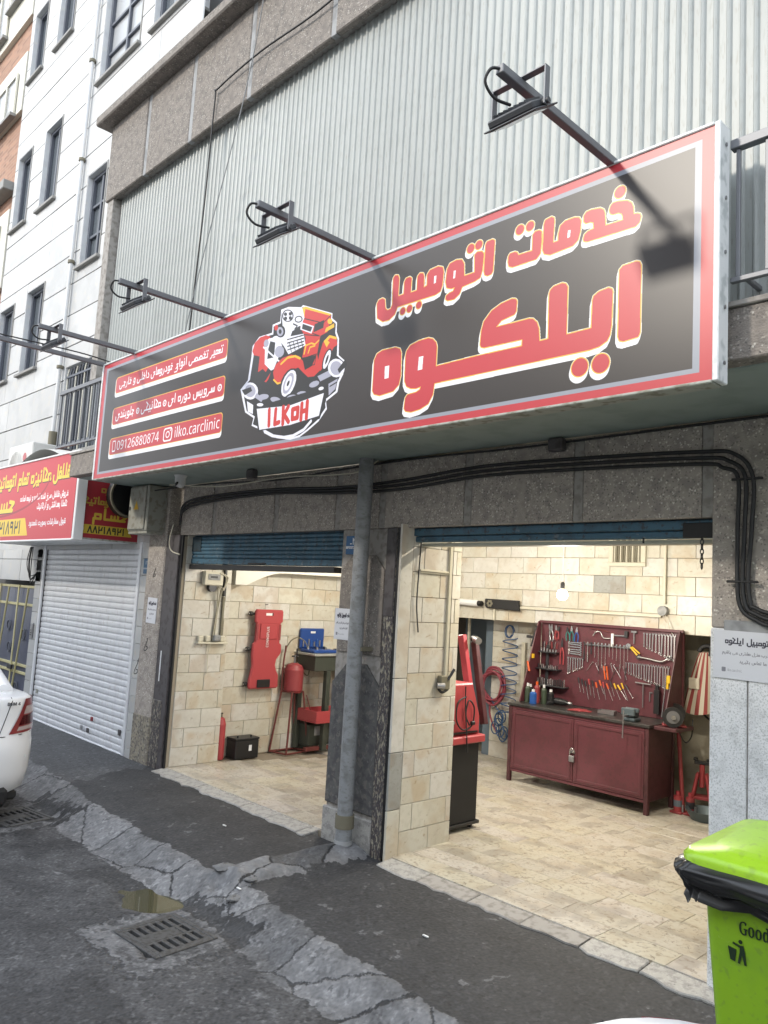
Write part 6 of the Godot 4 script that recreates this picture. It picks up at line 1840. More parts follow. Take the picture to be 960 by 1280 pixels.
	for i in 17:
		var L := lerpf(0.095, 0.20, i / 16.0)
		tool("combination_wrench", wrench(L, lerpf(0.85, 1.3, i / 16.0)), M.chrome if i % 2 else M.tool_steel, "%s wrench from the left in the long middle right row on the tool board" % ordinal(i), "wrench", "wrenches in the long middle row", Vector3(-3.835 + i * 0.0268, 1.262, z), rng.randf_range(-0.03, 0.03))
	for i in 7:
		tool("combination_wrench", wrench(lerpf(0.165, 0.09, i / 6.0), 1.0), M.chrome, "%s wrench from the left in the short hanging row left of the board's middle" % ordinal(i), "wrench", "wrenches in the short hanging row", Vector3(-4.485 + i * 0.028, 1.255, z), rng.randf_range(-0.03, 0.03))
	for i in 6:
		tool("combination_wrench", wrench(0.145, 1.1), M.chrome, "%s wrench from the top in the stack of level wrenches" % ordinal(i), "wrench", "level wrenches in a stack", Vector3(-4.335, 1.408 - i * 0.024, z), -PI / 2 + rng.randf_range(-0.04, 0.04))
	# ratchets, extensions and keys along the rail
	for i in 13:
		var xx := -4.285 + i * 0.040
		var L := [0.15, 0.17, 0.09, 0.12, 0.20, 0.22, 0.24, 0.10, 0.12, 0.13, 0.20, 0.22, 0.12][i] as float
		var m := MB.new()
		m.tube([Vector3(0, 0.02, 0), Vector3(0, -L, 0)], 0.0045 if i < 3 else 0.003, 6)
		m.box(Vector3(0, 0.018, 0), Vector3(0.018, 0.022, 0.012), 0.002)
		if i < 3: m.tube([Vector3(0, -L * 0.45, 0), Vector3(0, -L, 0)], 0.008, 8)
		tool("ratchet" if i < 4 else "hex_key", m, M.tool_dark if i in [0, 2] else M.chrome, "%s tool from the left hanging on the rail at the board's middle" % ordinal(i), "hand tool", "ratchets and keys on the rail", Vector3(xx, 1.40, -3.09), rng.randf_range(-0.02, 0.02))
	# screwdrivers stuck in a fan below
	for i in 14:
		var grip: String = ["tool_dark", "tool_dark", "tool_dark", "red_plastic", "tool_dark", "orange_grip", "orange_grip", "red_plastic", "orange_grip", "tool_dark", "yellow_grip", "yellow_grip", "yellow_grip", "tool_dark"][i]
		var m := thing("screwdriver", "%s screwdriver from the left in the leaning row, with %s grip" % [ordinal(i), {"tool_dark": "a dark", "red_plastic": "a red", "orange_grip": "an orange", "yellow_grip": "a yellow"}[grip]], "screwdriver", Vector3(-4.355 + i * 0.040, 1.06 - 0.012 * (i % 3), z + 0.01), 0, "screwdrivers in the leaning row")
		m.rotation.z = 0.30 + rng.randf_range(-0.16, 0.16) + (0.25 if i > 9 else 0.0)
		rod("grip", [Vector3(0, 0, 0), Vector3(0, -0.055, 0)], [0.009, 0.0075], M[grip], m, 8)
		rod("blade", [Vector3(0, -0.055, 0), Vector3(0, -0.055 - rng.randf_range(0.08, 0.13), 0)], 0.0030, M.chrome, m, 6)
	# pliers
	var ply := [[-4.725, 1.575, "tool_steel", "tool_steel", 0.25, 0.17], [-4.690, 1.575, "tool_steel", "tool_steel", -0.05, 0.18], [-4.640, 1.57, "tool_steel", "red_dull", 0.12, 0.15], [-4.600, 1.56, "tool_dark", "red_dull", -0.3, 0.15], [-4.560, 1.44, "tool_dark", "red_plastic", 0.0, 0.27], [-4.505, 1.56, "tool_dark", "green_grip", 0.1, 0.14], [-4.450, 1.575, "chrome", "green_grip", 0.0, 0.155], [-4.388, 1.565, "chrome", "blue_grip", -0.05, 0.15]]
	var plab := ["leftmost bare steel pliers at the board's top left", "long bare steel pliers second from the left at the board's top", "pliers with dull red grips at the board's top left", "slanting pliers with dull red grips beside the shelves", "big long-nose pliers with bright red grips at the board's left", "dark pliers with green grips left of the pair", "chrome pliers with green grips at the board's top", "chrome pliers with blue grips at the board's top"]
	for i in ply.size():
		var q: Array = ply[i]
		var L: float = q[5]
		var m := thing("pliers", plab[i], "pliers", Vector3(q[0], q[1], z + 0.005), 0, "pliers on the tool board")
		m.rotation.z = q[4]
		var jw := MB.new(); jw.prism(PackedVector2Array([Vector2(-0.003, 0), Vector2(0.003, 0), Vector2(0.012, -L * 0.22), Vector2(0.010, -L * 0.38), Vector2(-0.010, -L * 0.38), Vector2(-0.012, -L * 0.22)]), -0.005, 0.005)
		obj("jaw", jw, M[q[2]], m)
		for sg in [-1, 1]:
			rod("grip", smooth([Vector3(sg * 0.004, -L * 0.34, 0), Vector3(sg * 0.020, -L * 0.6, 0), Vector3(sg * 0.018, -L, 0)], 4), 0.0062, M[q[3]], m, 8)
	# bigger single tools on the board
	tool("filter_wrench", func_tube(smooth([Vector3(-4.20, 1.49, 0), Vector3(-4.17, 1.53, 0), Vector3(-4.12, 1.535, 0), Vector3(-4.08, 1.48, 0), Vector3(-4.0, 1.48, 0)], 5), 0.006, Vector3(0, 0, z + 0.01)), M.chrome, "curved steel brace tool at the top middle of the board", "hand tool", "", Vector3.ZERO)
	var cl := thing("clamp", "white and steel sliding clamp at the top middle of the board", "clamp", Vector3(-3.98, 1.48, z + 0.015))
	bar("jaw", Vector3(-0.014, -0.08, -0.008), Vector3(0.014, 0.05, 0.008), M.white_plastic, cl); bar("bar", Vector3(0.015, 0.028, -0.005), Vector3(0.15, 0.042, 0.005), M.chrome, cl); bar("screw_handle", Vector3(0.13, 0.02, -0.012), Vector3(0.165, 0.085, 0.012), M.tool_dark, cl)
	tool("rod_tool", func_tube([Vector3(-4.24, 1.565, 0), Vector3(-4.10, 1.555, 0), Vector3(-4.03, 1.54, 0)], 0.005, Vector3(0, 0, z)), M.red_rust, "thin rusty rod lying along the top of the board", "hand tool", "", Vector3.ZERO)
	tool("hammer", func_boxes([[Vector3(0, 0, 0), Vector3(0.06, 0.02, 0.02)], [Vector3(0, -0.06, 0), Vector3(0.012, 0.11, 0.012)]]), M.tool_steel, "small steel hammer right of the clamp at the board's top", "hammer", "", Vector3(-3.752, 1.563, z + 0.01))
	# big adjustable wrench with yellow grips
	var yw := thing("adjustable_wrench", "long steel chain wrench with yellow grips across the right of the board", "wrench", Vector3(-3.80, 1.42, z + 0.02))
	var jaw2 := MB.new(); jaw2.prism(PackedVector2Array([Vector2(-0.035, 0.01), Vector2(-0.01, 0.03), Vector2(0.02, 0.02), Vector2(0.022, -0.012), Vector2(-0.005, -0.025), Vector2(-0.008, -0.005), Vector2(-0.03, -0.012)]), -0.006, 0.006, Transform3D(), 0.002)
	obj("jaw", jaw2, M.chrome, yw)
	rod("grip", [Vector3(0.018, -0.008, 0.0), Vector3(0.100, -0.088, 0)], 0.0085, M.yellow_grip, yw, 8)
	rod("grip", [Vector3(0.034, -0.002, 0.002), Vector3(0.115, -0.06, 0.002)], 0.0075, M.yellow_grip, yw, 8)
	rod("shank", smooth([Vector3(0.10, -0.092, 0.004), Vector3(0.2, -0.10, 0.004), Vector3(0.33, -0.115, 0.004), Vector3(0.395, -0.085, 0.004)], 5), 0.0095, M.chrome, yw, 8)
	var yr := []
	for i in 12: yr.append(Vector3(0.405 + 0.018 * cos(TAU * i / 12), -0.075 + 0.018 * sin(TAU * i / 12), 0.004))
	rod("ring", yr, 0.007, M.chrome, yw, 6, true)
	var yr2 := []
	for i in 12: yr2.append(Vector3(0.105 + 0.017 * cos(TAU * i / 12), -0.093 + 0.017 * sin(TAU * i / 12), 0.006))
	rod("ring", yr2, 0.007, M.tool_dark, yw, 6, true)
	tool("t_handle", func_tube2([[Vector3(-3.725, 1.085, 0), Vector3(-3.565, 1.08, 0)], [Vector3(-3.643, 1.085, 0), Vector3(-3.643, 0.86, 0)]], 0.0065, Vector3(0, 0, z + 0.02)), M.tool_steel, "steel T-handle wrench standing at the right of the board", "hand tool", "", Vector3.ZERO)
	tool("torque_wrench", func_tube([Vector3(-3.405, 1.20, 0), Vector3(-3.42, 1.0, 0), Vector3(-3.442, 0.80, 0)], 0.009, Vector3(0, 0, z + 0.04)), M.chrome, "long chrome torque wrench leaning at the board's right end", "wrench", "", Vector3.ZERO)
	tool("yellow_torch", func_boxes([[Vector3(0, 0, 0), Vector3(0.035, 0.07, 0.03)], [Vector3(-0.01, -0.06, 0), Vector3(0.02, 0.06, 0.02)]]), M.yellow_grip, "small yellow hand lamp hanging under the long wrench row", "torch", "", Vector3(-3.385, 1.15, z + 0.03))
	tool("caliper", func_boxes([[Vector3(0, 0, 0), Vector3(0.012, 0.09, 0.006)], [Vector3(0.014, 0.04, 0), Vector3(0.03, 0.012, 0.006)]]), M.tool_steel, "small steel feeler tool beside the T-handle wrench", "hand tool", "", Vector3(-3.585, 0.965, z))
	tool("black_pouch", func_boxes([[Vector3(0, 0, 0), Vector3(0.055, 0.22, 0.03)], [Vector3(0.0, 0.13, 0), Vector3(0.03, 0.05, 0.02)]]), M.black_plastic, "narrow black tool pouch hanging at the board's lower right", "pouch", "", Vector3(-3.50, 0.93, z + 0.025))
	for i in 2:
		tool("tyre_iron", func_tube([Vector3(0, 0, 0), Vector3(0.02, -0.13, 0)], 0.008, Vector3.ZERO), M.orange_grip, "%s bright orange scraper hanging at the middle of the board" % ["left", "right"][i], "scraper", "orange scrapers on the board", Vector3(-4.07 + i * 0.03, 1.205, z + 0.01))
	for i in 12:
		var m2 := MB.new()
		var L2 := rng.randf_range(0.07, 0.15)
		m2.tube([Vector3(0.016, 0.0, 0), Vector3(0, 0, 0), Vector3(0, -L2, 0)], 0.0032, 6)
		tool("hex_key", m2, [M.chrome, M.tool_steel, M.tool_dark][i % 3], "%s angled key from the left in the loose bunch under the rail" % ordinal(i), "hand tool", "loose keys under the rail", Vector3(-4.20 + i * 0.033, 1.235 - 0.014 * (i % 3), z + 0.004 * (i % 2)), rng.randf_range(-0.7, 0.7))
	for i in 9:
		tool("screwdriver_bit", func_tube([Vector3(0, 0, 0), Vector3(0, -rng.randf_range(0.05, 0.10), 0)], 0.0045, Vector3.ZERO), [M.tool_dark, M.chrome, M.red_dull][i % 3], "%s small bit from the left in the row at the board's top left" % ordinal(i), "hand tool", "small bits at the top left", Vector3(-4.80 + i * 0.022, 1.385 + 0.01 * (i % 2), z), rng.randf_range(-0.15, 0.15))
	var rag := MB.new()
	rag.sheet(14, 10, func(i: int, j: int): return Vector3(-0.11 + i * 0.016, 0.004 + 0.022 * absf(sin(i * 0.9 + j * 0.5)) * sin(PI * j / 10.0) * sin(PI * i / 14.0), -0.07 + j * 0.014 + 0.012 * sin(i * 1.1)), func(_p): return Vector3.UP)
	tag(obj("rag", rag, M.red_dull, self, Vector3(-4.15, 0.773, -2.82), Vector3(0, 0.4, 0)), "crumpled dull red rag on the middle of the bench top", "rag")
	var tb := thing("parts_box", "small grey parts tray with bolts on the bench top", "tray", Vector3(-3.90, 0.773, -2.90), 0.2)
	bar("base", Vector3(-0.08, 0, -0.05), Vector3(0.08, 0.006, 0.05), M.tool_steel, tb)
	for q in [[-0.08, -0.075, -0.05, 0.05], [0.075, 0.08, -0.05, 0.05], [-0.075, 0.075, -0.05, -0.045], [-0.075, 0.075, 0.045, 0.05]]: bar("side", Vector3(q[0], 0.006, q[2]), Vector3(q[1], 0.035, q[3]), M.tool_steel, tb, 0.001)
	for i in 8: rod("bolt", [Vector3(-0.06 + 0.016 * i, 0.010, -0.03 + 0.05 * fmod(i * 0.37, 1.0)), Vector3(-0.05 + 0.016 * i, 0.026, -0.02 + 0.05 * fmod(i * 0.61, 1.0))], 0.006, M.tool_dark if i % 2 else M.chrome, tb, 6)
	# hammer handles on the left wing
	var hl := thing("hammer", "long hammer hooked on the board's sloping left edge", "hammer", Vector3(-4.87, 1.45, -3.05))
	rod("handle", [Vector3(0.03, 0.10, 0), Vector3(-0.02, -0.12, 0.02)], 0.009, M.tool_dark, hl); bar("head", Vector3(-0.09, -0.035, -0.012), Vector3(-0.01, -0.005, 0.014), M.tool_dark, hl)
	tool("yellow_tape", func_boxes([[Vector3.ZERO, Vector3(0.045, 0.045, 0.025)]]), M.yellow_grip, "small yellow tape measure on the board's left shelf", "tape measure", "", Vector3(-4.835, 1.235, -2.98))
	tool("orange_brush", func_tube([Vector3(0, 0.06, 0), Vector3(0.035, -0.04, 0.01)], 0.011, Vector3.ZERO), M.orange_grip, "orange handled brush hanging at the board's left edge", "brush", "", Vector3(-4.85, 1.12, -2.92))
	# bottles and tools on the bench top
	var bt := [[-4.79, -2.86, "spray_green", 0.19, 0.030, "tall dark green spray can at the left end of the bench top"], [-4.68, -2.80, "blue_grip", 0.14, 0.036, "round blue bottle on the bench top"], [-4.62, -2.90, "spray_green", 0.19, 0.028, "dark green spray can right of the blue bottle"], [-4.55, -2.92, "black_plastic", 0.15, 0.034, "squat black bottle on the bench top"], [-4.72, -2.92, "red_dull", 0.21, 0.030, "dull red can behind the blue bottle"], [-4.83, -2.96, "black_plastic", 0.17, 0.034, "black can in the bench top's back left corner"]]
	for q in bt:
		var o := thing("bottle", q[5], "bottle", Vector3(q[0], 0.773, q[1]), 0, "bottles and cans on the bench")
		var m := MB.new(); m.lathe([Vector2(0, 0), Vector2(q[4], 0.0), Vector2(q[4], q[3] * 0.72), Vector2(q[4] * 0.55, q[3] * 0.84), Vector2(0, q[3] * 0.84)], 14)
		obj("body", m, M[q[2]], o)
		rod("cap", [Vector3(0, q[3] * 0.84, 0), Vector3(0, q[3], 0)], q[4] * 0.45, M.white_plastic if q[2] != "red_dull" else M.orange_grip, o, 10)
	var dr := thing("power_drill", "dark power tool lying on the bench top by the shelves", "drill", Vector3(-4.45, 0.80, -2.95))
	rod("body", [Vector3(-0.11, 0.01, 0), Vector3(-0.03, 0.012, 0), Vector3(0.06, 0.012, 0.01), Vector3(0.10, 0.01, 0.01)], [0.030, 0.036, 0.030, 0.014], M.black_plastic, dr, 12)
	rod("chuck", [Vector3(0.10, 0.01, 0.01), Vector3(0.135, 0.01, 0.01)], 0.016, M.tool_steel, dr, 10); rod("grip", [Vector3(-0.07, 0.0, 0), Vector3(-0.10, -0.008, 0.09)], 0.018, M.tool_dark, dr, 10)
	var vi := thing("bench_vise", "small grey-blue vise bolted on the bench's front edge", "vise", Vector3(-3.56, 0.773, -2.74))
	bar("base", Vector3(-0.06, 0, -0.06), Vector3(0.06, 0.03, 0.07), M.grey_cast, vi, 0.008); bar("body", Vector3(-0.04, 0.031, -0.06), Vector3(0.04, 0.075, 0.05), M.grey_cast, vi, 0.008)
	bar("jaw", Vector3(-0.065, 0.076, -0.02), Vector3(0.065, 0.115, 0.012), M.grey_cast, vi, 0.006); bar("jaw", Vector3(-0.065, 0.05, 0.055), Vector3(0.065, 0.115, 0.085), M.grey_cast, vi, 0.006)
	rod("screw", [Vector3(0, 0.055, 0.085), Vector3(0, 0.055, 0.16)], 0.010, M.tool_steel, vi); rod("handle", [Vector3(0, 0.10, 0.155), Vector3(0, -0.14, 0.165)], 0.006, M.tool_steel, vi, 8)
	var gr := thing("bench_grinder", "red bench grinder with a round grey wheel on the side shelf", "grinder", Vector3(-3.22, 0.766, -2.86), 0.55)
	bar("foot", Vector3(-0.10, 0, -0.05), Vector3(0.10, 0.02, 0.05), M.red_dull, gr, 0.006); rod("motor", [Vector3(0, 0.085, -0.10), Vector3(0, 0.085, 0.06)], 0.062, M.red_plastic, gr, 18)
	bar("pedestal", Vector3(-0.05, 0.02, -0.06), Vector3(0.05, 0.06, 0.04), M.red_plastic, gr, 0.006)
	rod("wheel", [Vector3(-0.02, 0.090, 0.075), Vector3(-0.02, 0.090, 0.100)], 0.088, M.rubber, gr, 28); rod("stone", [Vector3(-0.02, 0.090, 0.1005), Vector3(-0.02, 0.090, 0.106)], 0.056, M.grind_stone, gr, 24); rod("hub", [Vector3(-0.02, 0.090, 0.106), Vector3(-0.02, 0.090, 0.122)], 0.020, M.chrome, gr, 12)
	rod("wheel_guard", [Vector3(0.02, 0.10, -0.16), Vector3(0.02, 0.10, -0.12)], 0.09, M.black_plastic, gr, 20)
	rod("flex", smooth([Vector3(0.02, 0.04, -0.02), Vector3(0.05, -0.06, 0.02), Vector3(0.10, -0.13, 0.0), Vector3(0.16, -0.08, -0.1), Vector3(0.18, 0.05, -0.2)], 5), 0.006, M.cable_black, gr, 6)
	# right of the bench: bag, jacks, lever, pan
	var bg := MB.new()
	var bag := thing("striped_bag", "red and cream striped bag hanging in the corner right of the workbench", "bag", Vector3(-3.14, 1.42, -3.30))
	var bagshape := func(i: int, j: int) -> Vector3:
		var a := TAU * i / 24.0
		var t := j / 10.0
		var w := lerpf(0.05, 0.155, pow(t, 0.75)) * (1.0 + 0.05 * sin(a * 5.0 + t * 3.0))
		return Vector3(cos(a) * w - 0.06 * t, -t * 0.56 + (0.012 * sin(a * 3.0) if j == 10 else 0.0), sin(a) * w * 0.55)
	for st in 24:   # stripes of cloth, alternately red and cream
		var sm := MB.new()
		sm.sheet(1, 10, func(i: int, j: int): return bagshape.call(st + i, j), func(p): return Vector3(p.x, 0, p.z))
		obj("stripe", sm, M.stripe_red if st % 2 else M.stripe_cream, bag)
	bar("printed_patch", Vector3(-0.12, -0.34, 0.06), Vector3(-0.02, -0.24, 0.078), M.stripe_cream, bag, 0.004)
	rod("knot", smooth([Vector3(-0.05, 0.0, 0.02), Vector3(-0.02, 0.05, 0.0), Vector3(0.05, 0.05, 0.0), Vector3(0.06, -0.03, 0.02)], 5), 0.022, M.rubber, bag, 8)
	rod("hook", [Vector3(0.0, 0.04, 0.0), Vector3(0.0, 0.07, -0.16)], 0.008, M.tool_dark, bag)
	for k in 2:
		var j := thing("jack_stand", ["red jack stand with a black saddle beside the workbench", "red jack stand half hidden by the right pier"][k], "jack stand", Vector3(-3.12 + k * 0.22, 0.0, -3.22), 0.3, "jack stands")
		for q in [[-0.10, -0.09], [0.10, -0.09], [-0.10, 0.09], [0.10, 0.09]]:
			rod("leg", [Vector3(q[0], 0.0, q[1]), Vector3(q[0] * 0.35, 0.34, q[1] * 0.35)], 0.016, M.red_plastic, j, 6)
		rod("post", [Vector3(0, 0.22, 0), Vector3(0, 0.42, 0)], 0.024, M.red_plastic, j, 10)
		bar("saddle", Vector3(-0.065, 0.42, -0.03), Vector3(0.065, 0.45, 0.03), M.black_plastic, j, 0.006)
		for sx in [-1, 1]: bar("horn", Vector3(sx * 0.055 - 0.018, 0.451, -0.028), Vector3(sx * 0.055 + 0.018, 0.475, 0.028), M.black_plastic, j, 0.006)
		bar("brace", Vector3(-0.075, 0.12, -0.075), Vector3(0.075, 0.145, 0.075), M.red_dull, j)
	for k in 2:
		var j := thing("bottle_jack", ["red bottle jack with a printed label at the workbench's right foot", "dull red bottle jack behind the pan"][k], "jack", Vector3(-3.24 + k * 0.10, 0, -3.0 - k * 0.03), 0, "bottle jacks")
		bar("base", Vector3(-0.055, 0, -0.05), Vector3(0.055, 0.02, 0.05), M.red_dull, j, 0.004)
		rod("cylinder", [Vector3(0, 0.02, 0), Vector3(0, 0.15, 0)], 0.036, [M.red_plastic, M.red_dull][k], j, 16); rod("label_band", [Vector3(0, 0.06, 0), Vector3(0, 0.115, 0)], 0.0368, [M.grey_blue_paint, M.tool_dark][k], j, 16)
		rod("ram", [Vector3(0, 0.15, 0), Vector3(0, 0.19, 0)], 0.018, M.red_enamel, j, 12); rod("pump", [Vector3(0.05, 0.02, 0.01), Vector3(0.05, 0.08, 0.01)], 0.011, M.tool_steel, j, 8)
	var lv := thing("jack_lever", "long dull red lever leaning against the right end of the workbench", "lever", Vector3(-3.20, 0, -3.0))
	rod("shaft", [Vector3(0.0, 0.02, -0.02), Vector3(-0.07, 0.70, -0.06)], 0.018, M.red_dull, lv, 10); rod("grip", [Vector3(-0.072, 0.70, -0.06), Vector3(-0.082, 0.80, -0.066)], 0.021, M.rubber, lv, 10)
	var pm := MB.new(); pm.lathe([Vector2(0.0, 0.012), Vector2(0.11, 0.014), Vector2(0.165, 0.085), Vector2(0.172, 0.085), Vector2(0.115, 0.0), Vector2(0, 0.0)], 26)
	tag(obj("oil_pan", pm, M.grey_cast, self, Vector3(-2.98, 0.001, -2.98)), "shallow grey metal drain pan on the floor by the right pier", "pan")
	var lock2 := thing("hanging_padlock", "steel padlock hanging by a dark strap right of the bag", "padlock", Vector3(-2.98, 0.72, -3.15))
	bar("body", Vector3(-0.02, -0.04, -0.015), Vector3(0.03, 0.045, 0.015), M.tool_steel, lock2, 0.006); rod("strap", [Vector3(0.01, 0.045, 0), Vector3(0.05, 0.40, 0.0)], 0.009, M.maroon_dark, lock2, 6)
	tag(rod("hose_loop", smooth([Vector3(-3.20, 0.98, -3.34), Vector3(-3.16, 0.86, -3.32), Vector3(-3.05, 0.80, -3.32), Vector3(-2.90, 0.84, -3.34)], 6), 0.010, M.rubber, self, 8), "black rubber hose looped under the striped bag", "hose")

func func_tube(pts: Array, r, at: Vector3) -> MB:
	var m := MB.new()
	m.tube(pts.map(func(p): return p + at), r, 8)
	return m

func func_tube2(list: Array, r: float, at: Vector3) -> MB:
	var m := MB.new()
	for l in list: m.tube(l.map(func(p): return p + at), r, 8)
	return m

func func_boxes(list: Array) -> MB:
	var m := MB.new()
	for l in list: m.box(l[0], l[1], 0.002)
	return m

# ---------------------------------------------------------------- left bay
func left_bay_things():
	# creeper board hanging on the wall; built in its own plane: x along -z of the room, y up, z out of the wall
	var c := thing("mechanic_creeper", "red plastic mechanic's creeper board hanging on the tiled wall", "creeper", Vector3(-7.085, 0.70, -0.93), PI / 2)
	c.rotation = Vector3(0, PI / 2, 0)
	var out := PackedVector2Array([Vector2(0.02, 0.0), Vector2(0.37, 0.0), Vector2(0.39, 0.02), Vector2(0.385, 0.14), Vector2(0.355, 0.19), Vector2(0.335, 0.25), Vector2(0.345, 0.31), Vector2(0.395, 0.37), Vector2(0.405, 0.40), Vector2(0.40, 0.47), Vector2(0.375, 0.49), Vector2(0.375, 0.70), Vector2(0.40, 0.72), Vector2(0.40, 0.83), Vector2(0.385, 0.85), Vector2(0.045, 0.85), Vector2(0.03, 0.83), Vector2(0.03, 0.72), Vector2(0.05, 0.70), Vector2(0.045, 0.50), Vector2(0.02, 0.48), Vector2(0.015, 0.36), Vector2(0.03, 0.25), Vector2(0.015, 0.16), Vector2(0.0, 0.10), Vector2(0.0, 0.02)])
	var m := MB.new(); m.prism(out, 0.045, 0.085, Transform3D(), 0.012)
	obj("board", m, M.red_plastic, c)
	var m2 := MB.new(); m2.prism(PackedVector2Array([Vector2(0.095, 0.53), Vector2(0.325, 0.53), Vector2(0.325, 0.70), Vector2(0.095, 0.70)]), 0.086, 0.094, Transform3D(), 0.006); obj("raised_panel", m2, M.red_plastic, c)
	for sx in [0.062, 0.36]: bar("side_recess", Vector3(sx - 0.016, 0.52, 0.0855), Vector3(sx + 0.014, 0.69, 0.0885), M.red_dull, c, 0.001)
	bar("hand_slot", Vector3(0.16, 0.785, 0.0845), Vector3(0.25, 0.812, 0.0865), M.white_plastic, c, 0.001)
	bar("slot_end", Vector3(0.242, 0.783, 0.0852), Vector3(0.256, 0.814, 0.0870), M.black_plastic, c, 0.0)
	bar("head_pad", Vector3(0.10, 0.015, 0.086), Vector3(0.27, 0.10, 0.098), M.black_plastic, c, 0.005)
	for q in [[0.0, 0.80], [-0.008, 0.42], [-0.01, 0.05]]:
		rod("caster", [Vector3(q[0] - 0.02, q[1], 0.03), Vector3(q[0] + 0.015, q[1], 0.03)], 0.024, M.rubber, c, 12)
		rod("caster_hub", [Vector3(q[0] - 0.024, q[1], 0.03), Vector3(q[0] - 0.0205, q[1], 0.03)], 0.010, M.chrome, c, 8)
		bar("caster_fork", Vector3(q[0] + 0.016, q[1] - 0.012, 0.02), Vector3(q[0] + 0.05, q[1] + 0.012, 0.046), M.tool_dark, c)
	var txt := TextMesh.new()
	var f := SystemFont.new(); f.font_names = PackedStringArray(["Droid Sans"]); f.font_weight = 400
	txt.font = f; txt.text = "CONNOPLUS"; txt.font_size = 32; txt.pixel_size = 0.0013; txt.depth = 0.002; txt.curve_step = 2.0
	var lt := obj("lettering", txt, M.white_plastic, c, Vector3(0.195, 0.555, 0.096), Vector3(0, 0, PI / 2)); lt.scale = Vector3(0.92, 1, 1)
	rod("nail", [Vector3(0.2, 0.90, 0.0), Vector3(0.2, 0.905, 0.05)], 0.004, M.tool_dark, c, 6)
	# tripod with a red tank
	var t := thing("tank_stand", "rusty red steel stand carrying a red pressure tank with a hose", "tank stand", Vector3(-6.98, 0, -1.42))
	var ft := [Vector3(-0.10, 0.012, 0.10), Vector3(0.14, 0.012, 0.05), Vector3(0.10, 0.012, -0.28), Vector3(-0.10, 0.012, -0.24)]
	for i in 4: rod("base_bar", [ft[i], ft[(i + 1) % 4]], 0.011, M.red_rust, t, 8)
	var top := [Vector3(-0.06, 0.66, 0.02), Vector3(0.08, 0.66, -0.02), Vector3(0.05, 0.66, -0.20), Vector3(-0.07, 0.66, -0.17)]
	for i in 4:
		rod("leg", [ft[i], top[i]], 0.011, M.red_rust, t, 8)
		rod("ring_bar", [top[i], top[(i + 1) % 4]], 0.010, M.red_rust, t, 8)
	rod("tall_bar", smooth([top[0], Vector3(-0.06, 0.95, 0.02), Vector3(-0.055, 1.16, 0.0)], 5), 0.010, M.red_rust, t, 8)
	var tk := MB.new(); tk.lathe([Vector2(0, 0.64), Vector2(0.09, 0.65), Vector2(0.108, 0.68), Vector2(0.108, 0.90), Vector2(0.085, 0.95), Vector2(0.03, 0.972), Vector2(0, 0.975)], 22, Transform3D(Basis(), Vector3(0.0, 0, -0.09)))
	obj("tank", tk, M.red_dull, t)
	rod("valve", [Vector3(0, 0.97, -0.09), Vector3(0, 1.06, -0.09)], 0.012, M.tool_steel, t, 8)
	rod("valve_wheel", [Vector3(0.0, 1.045, -0.14), Vector3(0.0, 1.045, -0.05)], 0.009, M.tool_dark, t, 8)
	bar("bracket", Vector3(-0.01, 1.06, -0.12), Vector3(0.01, 1.13, -0.11), M.tool_dark, t)
	rod("hose", smooth([Vector3(-0.055, 1.13, 0.0), Vector3(-0.03, 1.22, -0.05), Vector3(0.0, 1.25, -0.13), Vector3(0.02, 1.17, -0.23), Vector3(0.03, 0.95, -0.28), Vector3(0.02, 0.83, -0.26), Vector3(0, 0.98, -0.12)], 6), 0.007, M.pvc_clamp, t, 8)
	rod("thin_hose", smooth([Vector3(0.05, 0.62, -0.25), Vector3(0.10, 0.4, -0.30), Vector3(0.06, 0.34, -0.33), Vector3(0.05, 0.45, -0.33)], 5), 0.006, M.red_rust, t, 6)
	# trolley with the open tool case
	var r := thing("tool_trolley", "dark green steel trolley table with a pale top and a red tray", "trolley", Vector3(-6.93, 0, -1.95))
	bar("table_top", Vector3(-0.17, 1.065, -0.34), Vector3(0.21, 1.09, 0.36), M.steel_top, r, 0.004)
	bar("apron", Vector3(-0.15, 0.90, -0.32), Vector3(0.19, 1.064, 0.34), M.steel_green, r, 0.004)
	for q in [[-0.12, 0.30], [0.17, 0.14], [-0.12, -0.28], [0.17, -0.28]]:
		bar("leg", Vector3(q[0] - 0.03, 0.03, q[1] - 0.03), Vector3(q[0] + 0.03, 0.90, q[1] + 0.03), M.steel_green, r, 0.003)
	bar("foot_beam", Vector3(0.10, 0.03, -0.40), Vector3(0.15, 0.07, 0.36), M.red_rust, r); bar("foot_beam", Vector3(-0.16, 0.03, 0.20), Vector3(0.09, 0.07, 0.26), M.steel_green, r)
	bar("tray", Vector3(-0.09, 0.34, -0.26), Vector3(0.25, 0.355, 0.32), M.red_plastic, r)
	bar("tray_side", Vector3(0.235, 0.356, -0.26), Vector3(0.25, 0.47, 0.32), M.red_plastic, r); bar("tray_side", Vector3(-0.09, 0.356, 0.305), Vector3(0.234, 0.47, 0.32), M.red_plastic, r); bar("tray_side", Vector3(-0.09, 0.356, -0.26), Vector3(-0.075, 0.47, 0.304), M.red_plastic, r)
	bar("lower_box", Vector3(-0.10, 0.07, -0.05), Vector3(0.08, 0.30, 0.28), M.steel_green, r, 0.006); bar("box_label", Vector3(0.0805, 0.18, 0.08), Vector3(0.084, 0.28, 0.20), M.plaster_patch, r)
	rod("side_pump", [Vector3(0.215, 0.85, -0.12), Vector3(0.215, 0.70, -0.12)], 0.03, M.black_plastic, r, 12); rod("pump_nozzle", [Vector3(0.215, 0.70, -0.12), Vector3(0.215, 0.64, -0.12)], 0.014, M.black_plastic, r, 8)
	var k := thing("socket_case", "open blue plastic socket case standing on the trolley", "tool case", Vector3(-6.93, 1.092, -1.80))
